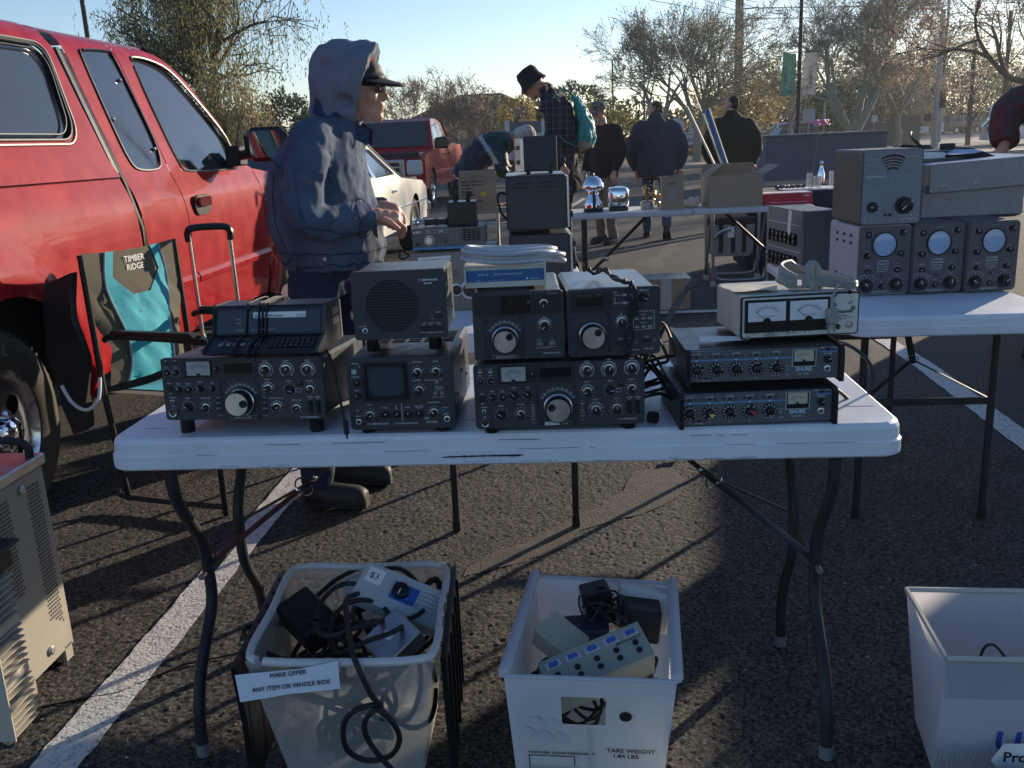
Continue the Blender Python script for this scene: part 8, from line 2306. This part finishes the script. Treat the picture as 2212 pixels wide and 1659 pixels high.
# old white car between hooded man and red pickup (tail away)
m_whc = mat('chalky_white_paint', (.56, .56, .54), .5, var=.14, vs=2.5, coat=.2, col2=(.62, .58, .46), ps=1.3)
prof = [(0, .35), (0, .78), (.7, .9), (1.3, .95), (1.85, 1.30), (2.3, 1.38), (2.9, 1.35), (3.65, .95), (5.0, .86), (5.3, .76), (5.4, .35)]
t = car('old_saloon', 'old cream-white saloon car seen past the denim sleeve', 'car', (-2.40, 7.85, 0), R(-5.1), 5.4, 1.75, prof, .95, m_whc, (.9, 4.45), .33, .74, win=([(1.55, 1.0), (1.95, 1.27), (2.30, 1.30), (2.30, 1.0)], [(2.38, 1.0), (2.38, 1.30), (2.85, 1.28), (3.35, 1.0)]), trim=m_chrome)
glass(t, 'rear_window', [(-.62, 2.98, 1.33), (.62, 2.98, 1.33), (.78, 3.64, .98), (-.78, 3.64, .98)]); glass(t, 'windscreen', [(-.78, 1.34, 1.01), (.78, 1.34, 1.01), (.62, 1.82, 1.31), (-.62, 1.82, 1.31)])
bx('rear_bumper', m_chrome, -.88, .90, 5.36, 5.46, .42, .56, .03, t); bx('door_handle', m_chrome, .87, .90, 3.0, 3.18, .80, .83, .01, t); bx('body_line', m_chrome, .868, .885, .2, 5.2, .60, .615, .003, t)
# blue-white van roof beyond the mirror
prof = [(0, .5), (0, 1.3), (.5, 1.42), (4.6, 1.42), (4.7, .5)]
car('white_van', 'pale van roof showing between the truck mirror and the hooded man', 'van', (-7.4, 22, 0), R(80), 4.7, 1.9, prof, 1.0, mat('pale_blue_van', (.45, .55, .66), .35, coat=.5), (.9, 3.8), .33, .9, win=([(.3, 1.02), (.6, 1.34), (4.4, 1.34), (4.4, 1.02)],))
suv = [(0, .4), (0, .95), (.2, 1.05), (1.1, 1.12), (1.75, 1.68), (2.1, 1.76), (4.3, 1.74), (4.65, 1.15), (4.7, .4)]
sw = ([(1.45, 1.15), (1.9, 1.62), (2.75, 1.64), (2.75, 1.15)], [(2.83, 1.15), (2.83, 1.64), (4.15, 1.62), (4.4, 1.2)])
m_dkcar = mat('dark_car_paint', (.018, .020, .026), .3, coat=.7, var=.1, vs=3)
def suvx(label, loc, rz, mt, s=1, name='parked_car', cat='car', tr=m_chrome):
    t = car(name, label, cat, loc, rz, 4.7, 1.85, suv, 1.13, mt, (.9, 3.75), .35, .8, win=sw, trim=tr); t.scale = (s,) * 3
    glass(t, 'windscreen', [(-.84, 1.12, 1.17), (.84, 1.12, 1.17), (.72, 1.72, 1.69), (-.72, 1.72, 1.69)]); glass(t, 'rear_window', [(-.72, 4.36, 1.70), (.72, 4.36, 1.70), (.86, 4.68, 1.2), (-.86, 4.68, 1.2)])
    for sg in (-1, 1): bx('tail_light', mat('tail_red', (.5, .01, .02), .3), min(sg * .78, sg * .93), max(sg * .78, sg * .93), 4.60, 4.72, .9, 1.12, .02, t)
    return t
suvx('dark pickup-like suv with a bright roof edge at the left of the parked row', (23.9, 80, 0), R(80), m_dkcar, 1.05)
suvx('dark hatchback with a lit red tail lamp beside the blue-grey container', (18.9, 54, 0), R(97), m_dkcar, .78)
suvx('white suv with long dark windows behind the dark hatchback', (26.0, 75, 0), R(84), mat('white_car_paint', (.62, .64, .70), .3, coat=.7), 1.0)
suvx('black suv on the far road at the right', (49.8, 100, 0), R(112), m_dkcar, 1.0)
suvx('silver-black saloon nose right of the speed sign', (31.4, 86, 0), R(84), mat('silver_black_paint', (.10, .11, .12), .2, coat=.8), .72)
suvx('white vehicle at the right edge beyond the camouflage person', (27.6, 46.5, 0), R(76), mat('white_car_paint', (.62, .64, .70), .3), .8)
# red vehicle off the right edge whose hood shades the right half of the stall
prof = [(0, .4), (0, 1.30), (.1, 1.66), (2.4, 1.70), (3.1, 1.24), (4.75, 1.12), (4.95, .95), (5.0, .4)]
t = car('parked_car', 'red vehicle just off the right edge, only a sliver of its flank in view', 'car', (5.17, 2.55, 0), R(-2), 5, 1.85, prof, 1.05, m_red2, (.9, 4.0), .35, .8, win=([(.3, 1.15), (.3, 1.58), (2.3, 1.60), (2.8, 1.18)],))

# ================================================================ buildings, poles, signs
m_stuc = mat('pink_stucco', (.42, .30, .24), .85, var=.1, vs=.6); m_rooft = mat('brown_tile', (.20, .085, .06), .8, var=.25, vs=3); m_whw = mat('white_stucco', (.55, .55, .55), .8, var=.06, vs=.5)
def house(label, loc, rz, w, dp, h, rh, ov=.4, mw=None, nwin=2):
    t = thing('house', label, 'house', loc, rz, 'houses beyond the lot'); bx('wall', mw or m_stuc, 0, w, 0, dp, 0, h, 0, t); mb = MB()
    a = dp * .45; mb.add([(-ov, -ov, h), (w + ov, -ov, h), (w + ov, dp + ov, h), (-ov, dp + ov, h), (a, dp / 2, h + rh), (w - a, dp / 2, h + rh)], [(0, 1, 5, 4), (2, 3, 4, 5), (3, 0, 4), (1, 2, 5), (0, 3, 2, 1)]); mb.build('roof', m_rooft, t)
    for i in range(nwin):
        x = w * (i + .6) / (nwin + .3); f = bx('window', m_whw, x, x + 1.0, -.05, .02, h * .4, h * .8, .01, t); bx('pane', m_win, x + .08, x + .92, -.06, -.045, h * .43, h * .77, 0, f)
    return t
house('wide house with a dark red hipped roof behind twiggy trees', (-5.9, 60, 0), R(-3), 9.0, 7, 2.6, 1.75)
house('small pink house corner left of the round evergreen', (-15.6, 45, 0), R(4), 4.6, 5, 2.45, .95, mw=m_stuc, nwin=1)
t = thing('garden_wall', 'low white wall behind the bending person', 'wall', (-6, 56, 0)); bx('wall', m_whw, 0, 9.0, 0, .3, 0, 1.35, .01, t); bx('coping', m_conc, -.05, 9.05, -.06, .36, 1.352, 1.45, .01, t)
t = thing('notice_board', 'grey notice board with a white post left of the plaid shirt man', 'board', (.2, 45, 0), R(-2)); bx('post', m_whw, 0, .22, 0, .2, 0, 2.22, .01, t); bx('panel', mat('grey_board', (.12, .12, .13), .7), .23, 1.7, .03, .12, 1.62, 2.15, .01, t); bx('base', m_whw, .23, 1.7, 0, .15, .9, 1.6, .01, t); bx('post', m_whw, 1.71, 1.9, 0, .2, 0, 2.22, .01, t)
t = thing('estate_sign', 'white scrolled entrance wall sign with dark lettering behind the walking man', 'sign', (9.9, 60, 0), R(-3)); mb = MB()
mb.prism([(0, 0), (0, .9), (.25, 1.3), (.6, 1.9), (1.0, 2.25), (1.35, 2.2), (1.6, 1.8), (1.62, 1.35), (1.9, 1.25), (1.9, 1.75), (2.0, 1.78), (2.0, 1.9), (2.25, 2.08), (2.55, 1.9), (2.55, 1.75), (2.5, 1.7), (2.5, 0)], 0, .3, 'y'); mb.build('wall', m_whw, t)
mb = MB(); text(mb, 'Ranch', .42, Matrix.Translation((1.35, -.01, .75)) @ MY, bold=.02); mb.prism(circ(1.05, 1.65, .17, 16), -.01, .0, 'y'); mb.box(1.2, 2.3, -.012, -.002, 1.18, 1.22); mb.build('lettering', mat('bronze_ink', (.09, .08, .07), .6), t)
# blue-grey container
t = thing('site_container', 'blue-grey ribbed metal container behind the flower', 'container', (6.2, 22.3, 0), R(-4)); m_cont = mat('blue_grey_ribs', (.065, .08, .125), .6, var=.12, vs=2)
mb = MB(); mb.box(0, 2.75, 0, 2.2, .12, 1.12)
for i in range(18): mb.box(.06 + i * .152, .11 + i * .152, -.025, 0, .16, 1.08)
mb.build('walls', m_cont, t); bx('top_rail', m_cont, -.03, 2.78, -.05, 2.25, 1.121, 1.17, .01, t); bx('skid', m_conc, 0, 2.75, .0, 2.2, 0, .118, .01, t)
# far wall with small signs
t = thing('roadside_wall', 'long grey wall along the far road', 'wall', (24, 121, 0), R(-1)); bx('wall', mat('grey_block', (.26, .24, .23), .9, var=.1, vs=.3), 0, 60, 0, .3, 0, 2.2, 0, t)
t = thing('brown_wall', 'brown block wall behind the forked mesquite', 'wall', (21, 57.5, 0), R(-1)); bx('wall', mat('brown_block', (.12, .095, .08), .9, var=.1, vs=.5), 0, 4.2, 0, .3, 0, 1.75, 0, t)
def post(name, label, x, y, h, r, mt, cat='pole', group='poles and posts'):
    t = thing(name, label, cat, (x, y, 0), 0, group); mb = MB(); mb.cyl((0, 0, 0), (0, 0, h), r, r * .7, 10); mb.build('post', mt, t); return t
m_pole = mat('dark_bronze', (.018, .016, .016), .5); m_galv = mat('galvanised', (.32, .32, .33), .5, .3); m_wood = mat('weathered_pole', (.10, .085, .08), .9, var=.2, vs=2)
t = post('light_pole', 'tall dark light pole carrying a green and a white banner', 7.44, 24, 9.0, .055, m_pole)
for x0, key, c, s_, lab in ((-.46, 'green_banner', (.06, .135, .115), 'Welcome', 'green'), (.07, 'white_banner', (.26, .26, .27), 'Town', 'white')):
    mb = MB(); mb.sheet([(0, 0), (.34, .02), (.36, 1.0), (.03, 1.02)], (), lambda a, b, x0=x0: (x0 + a, -.03 + .03 * sin(b * 5 + a * 4), 2.08 + b), .12, thick=0); o = mb.build('banner', mat(key, c, .8, translucent=.25), t)
    mb = MB(); text(mb, s_, .19, Matrix.Translation((x0 + .24, -.075, 2.2)) @ MY @ Matrix.Rotation(PI / 2, 4, 'Z'), bold=.006); mb.build('lettering', mat('pale_green_ink' if lab == 'green' else 'gold_ink', (.25, .5, .38) if lab == 'green' else (.25, .2, .08), .7), o)
    tb('banner_arm', m_pole, [(0, 0, 3.11), (x0 + (.0 if x0 < 0 else .38), 0, 3.11)], .012, t, 6)
post('light_pole', 'dark light pole rising over the roof of the near red truck', -10.33, 25, 9.5, .07, m_pole)
t = post('utility_pole', 'thick wooden utility pole with insulator arms and wires', 17.3, 70, 24, .34, m_wood); mb = MB()
for z in (9.65, 8.95, 10.6, 12.0): mb.tube([(.25, 0, z - .05), (1.1, 0, z), (1.35, 0, z)], .05, 5); mb.ball((1.35, 0, z - .12), .09, 6)
mb.build('insulator_arms', m_pole, t); mb = MB()
for z0, x1, z1, y1 in ((9.6, 60, 13.5, 60), (9.65, 60, 12.8, 60), (8.9, 60, 12.0, 60), (8.95, 60, 12.5, 60), (10.5, 60, 16, 60), (9.6, -38, 24, -10), (9.0, -36, 25, -10), (10.5, -34, 28, -10), (10.0, -40, 22, -10), (8.9, -42, 21, -10)):
    mb.tube([(1.35 * (1 - i / 12) + x1 * i / 12, (y1 - 70) * 0 + (y1 * .2) * i / 12, z0 + (z1 - z0) * i / 12 - 1.2 * sin(PI * i / 12)) for i in range(13)], .022, 3, sm=False)
mb.build('wires', m_blkm, t)
for x, y, h, lab in ((9.0, 60, 7.1, 'slim lamp post with a short arm among the bare branches'), (7.05, 60, 5.85, 'slim lamp post left of the bare tree')):
    t = post('lamp_post', lab, x, y, h, .07, m_wood, 'lamp post'); tb('arm', m_wood, [(0, 0, h), (.45, 0, h + .04)], .04, t, 6); bx('lamp_head', m_galv, .3, .62, -.08, .08, h, h + .08, .02, t)
t = post('signal_pole', 'grey traffic signal pole with a curved street lamp arm', 20.45, 45, 6.2, .16, m_galv, 'signal pole'); tb('lamp_arm', m_galv, [(0, 0, 5.4), (-.1, 0, 5.9), (-.45, 0, 6.25), (-1.1, 0, 6.35)], .05, t, 6, 4); bx('lamp_head', m_galv, -1.35, -.95, -.1, .1, 6.28, 6.38, .02, t)
for x, z in ((-.42, 1.35), (.22, 1.9)):
    mb = MB(); mb.box(x - .13, x + .13, -.2, .1, z, z + (.35 if x < 0 else .75), .03); mb.build('signal_head', m_blk, t)
t = post('street_lamp', 'long curved street lamp arm at the top right', 28.5, 62, 9.2, .1, m_galv, 'street lamp'); tb('lamp_arm', m_galv, [(0, 0, 9.0), (-.6, 0, 9.5), (-1.9, 0, 9.62), (-3.3, 0, 9.35), (-4.6, 0, 8.9)], .05, t, 6, 4); bx('lamp_head', m_galv, -.1, .9, -.15, .15, 9.45, 9.6, .03, t)
t = post('traffic_light', 'black traffic light with backing plates beside the white banner', 17.6, 55, 5.4, .06, m_pole, 'traffic light'); mb = MB(); mb.box(-.2, .16, -.2, .1, 4.45, 5.4, .03)
for z in (4.6, 4.9, 5.2): mb.lathe([(.12, 0), (.13, .18)], 12, Matrix.Translation((.0, -.2, z)) @ MY, cap1=False)
mb.build('signal_head', m_blk, t)
for x, y, z0, z1, w, lab, s_ in ((12.85, 40, 1.52, 2.06, .52, 'pair of pale grey sign backs on a post left of the pink flower', ''), (13.5, 40, 1.6, 2.36, .09, 'narrow tall sign seen edge-on on its post', ''), (15.6, 40, 1.40, 1.68, .25, 'small square white sign on a thin post by the mesquite', '\u2191')):
    t = post('road_sign', lab, x, y, z1, .025, m_galv, 'sign', 'road signs'); bx('plate', m_whw if s_ else mat('grey_sign_back', (.42, .43, .45), .5, .3), -w / 2, w / 2, -.04, -.028, z0, z1, .003, t)
for x, w, h, s_, lab in ((41.0, 2.0, .62, 'CJ D MM', 'low white sign board by the far wall'), (43.6, .9, .95, '84', 'square white sign beside the low board by the far wall'), (50.5, 1.2, 2.4, 'Open House', 'tall white sign next to the far black suv')):
    t = thing('yard_sign', lab, 'sign', (x - (0 if x < 50 else 1.5), 96, 0), 0, 'roadside signs'); bx('panel', m_whw, 0, w, 0, .08, .25, .25 + h, .01, t); mb = MB(); text(mb, s_.split()[0] if x > 50 else s_, .3 if x < 50 else .32, Matrix.Translation((.12, -.01, .45 if x < 50 else 1.9)) @ MY, bold=.02)
    if x > 50: text(mb, 'House', .32, Matrix.Translation((.12, -.01, 1.4)) @ MY, bold=.02)
    mb.build('lettering', m_inkb, t)
for x, y, lab in ((31.2, 56, 'white lamp column at the right beyond the signal pole'), (56.5, 118, 'thin pale column right of the far suv')): post('street_column', lab, x, y, 4.3 if y < 100 else 6.4, .09, m_whw)
post('bollard', 'pale green-grey thick post on the far walk at the right', 21.95, 37.6, 1.35, .2, mat('sage_post', (.17, .18, .15), .8), 'bollard')
# ================================================================ haze
hz = bpy.data.materials.new('haze_air'); hz.use_nodes = True
nt = hz.node_tree; nt.nodes.remove(nt.nodes['Principled BSDF'])
pv = nt.nodes.new('ShaderNodeVolumePrincipled'); pv.inputs['Color'].default_value = (.93, .95, 1, 1); pv.inputs['Density'].default_value = .0005; pv.inputs['Anisotropy'].default_value = .5
nt.links.new(pv.outputs[0], nt.nodes['Material Output'].inputs['Volume'])
mb = MB(); mb.box(-950, 950, -950, 950, -1, 31); mb.build('haze', hz, kind='stuff')
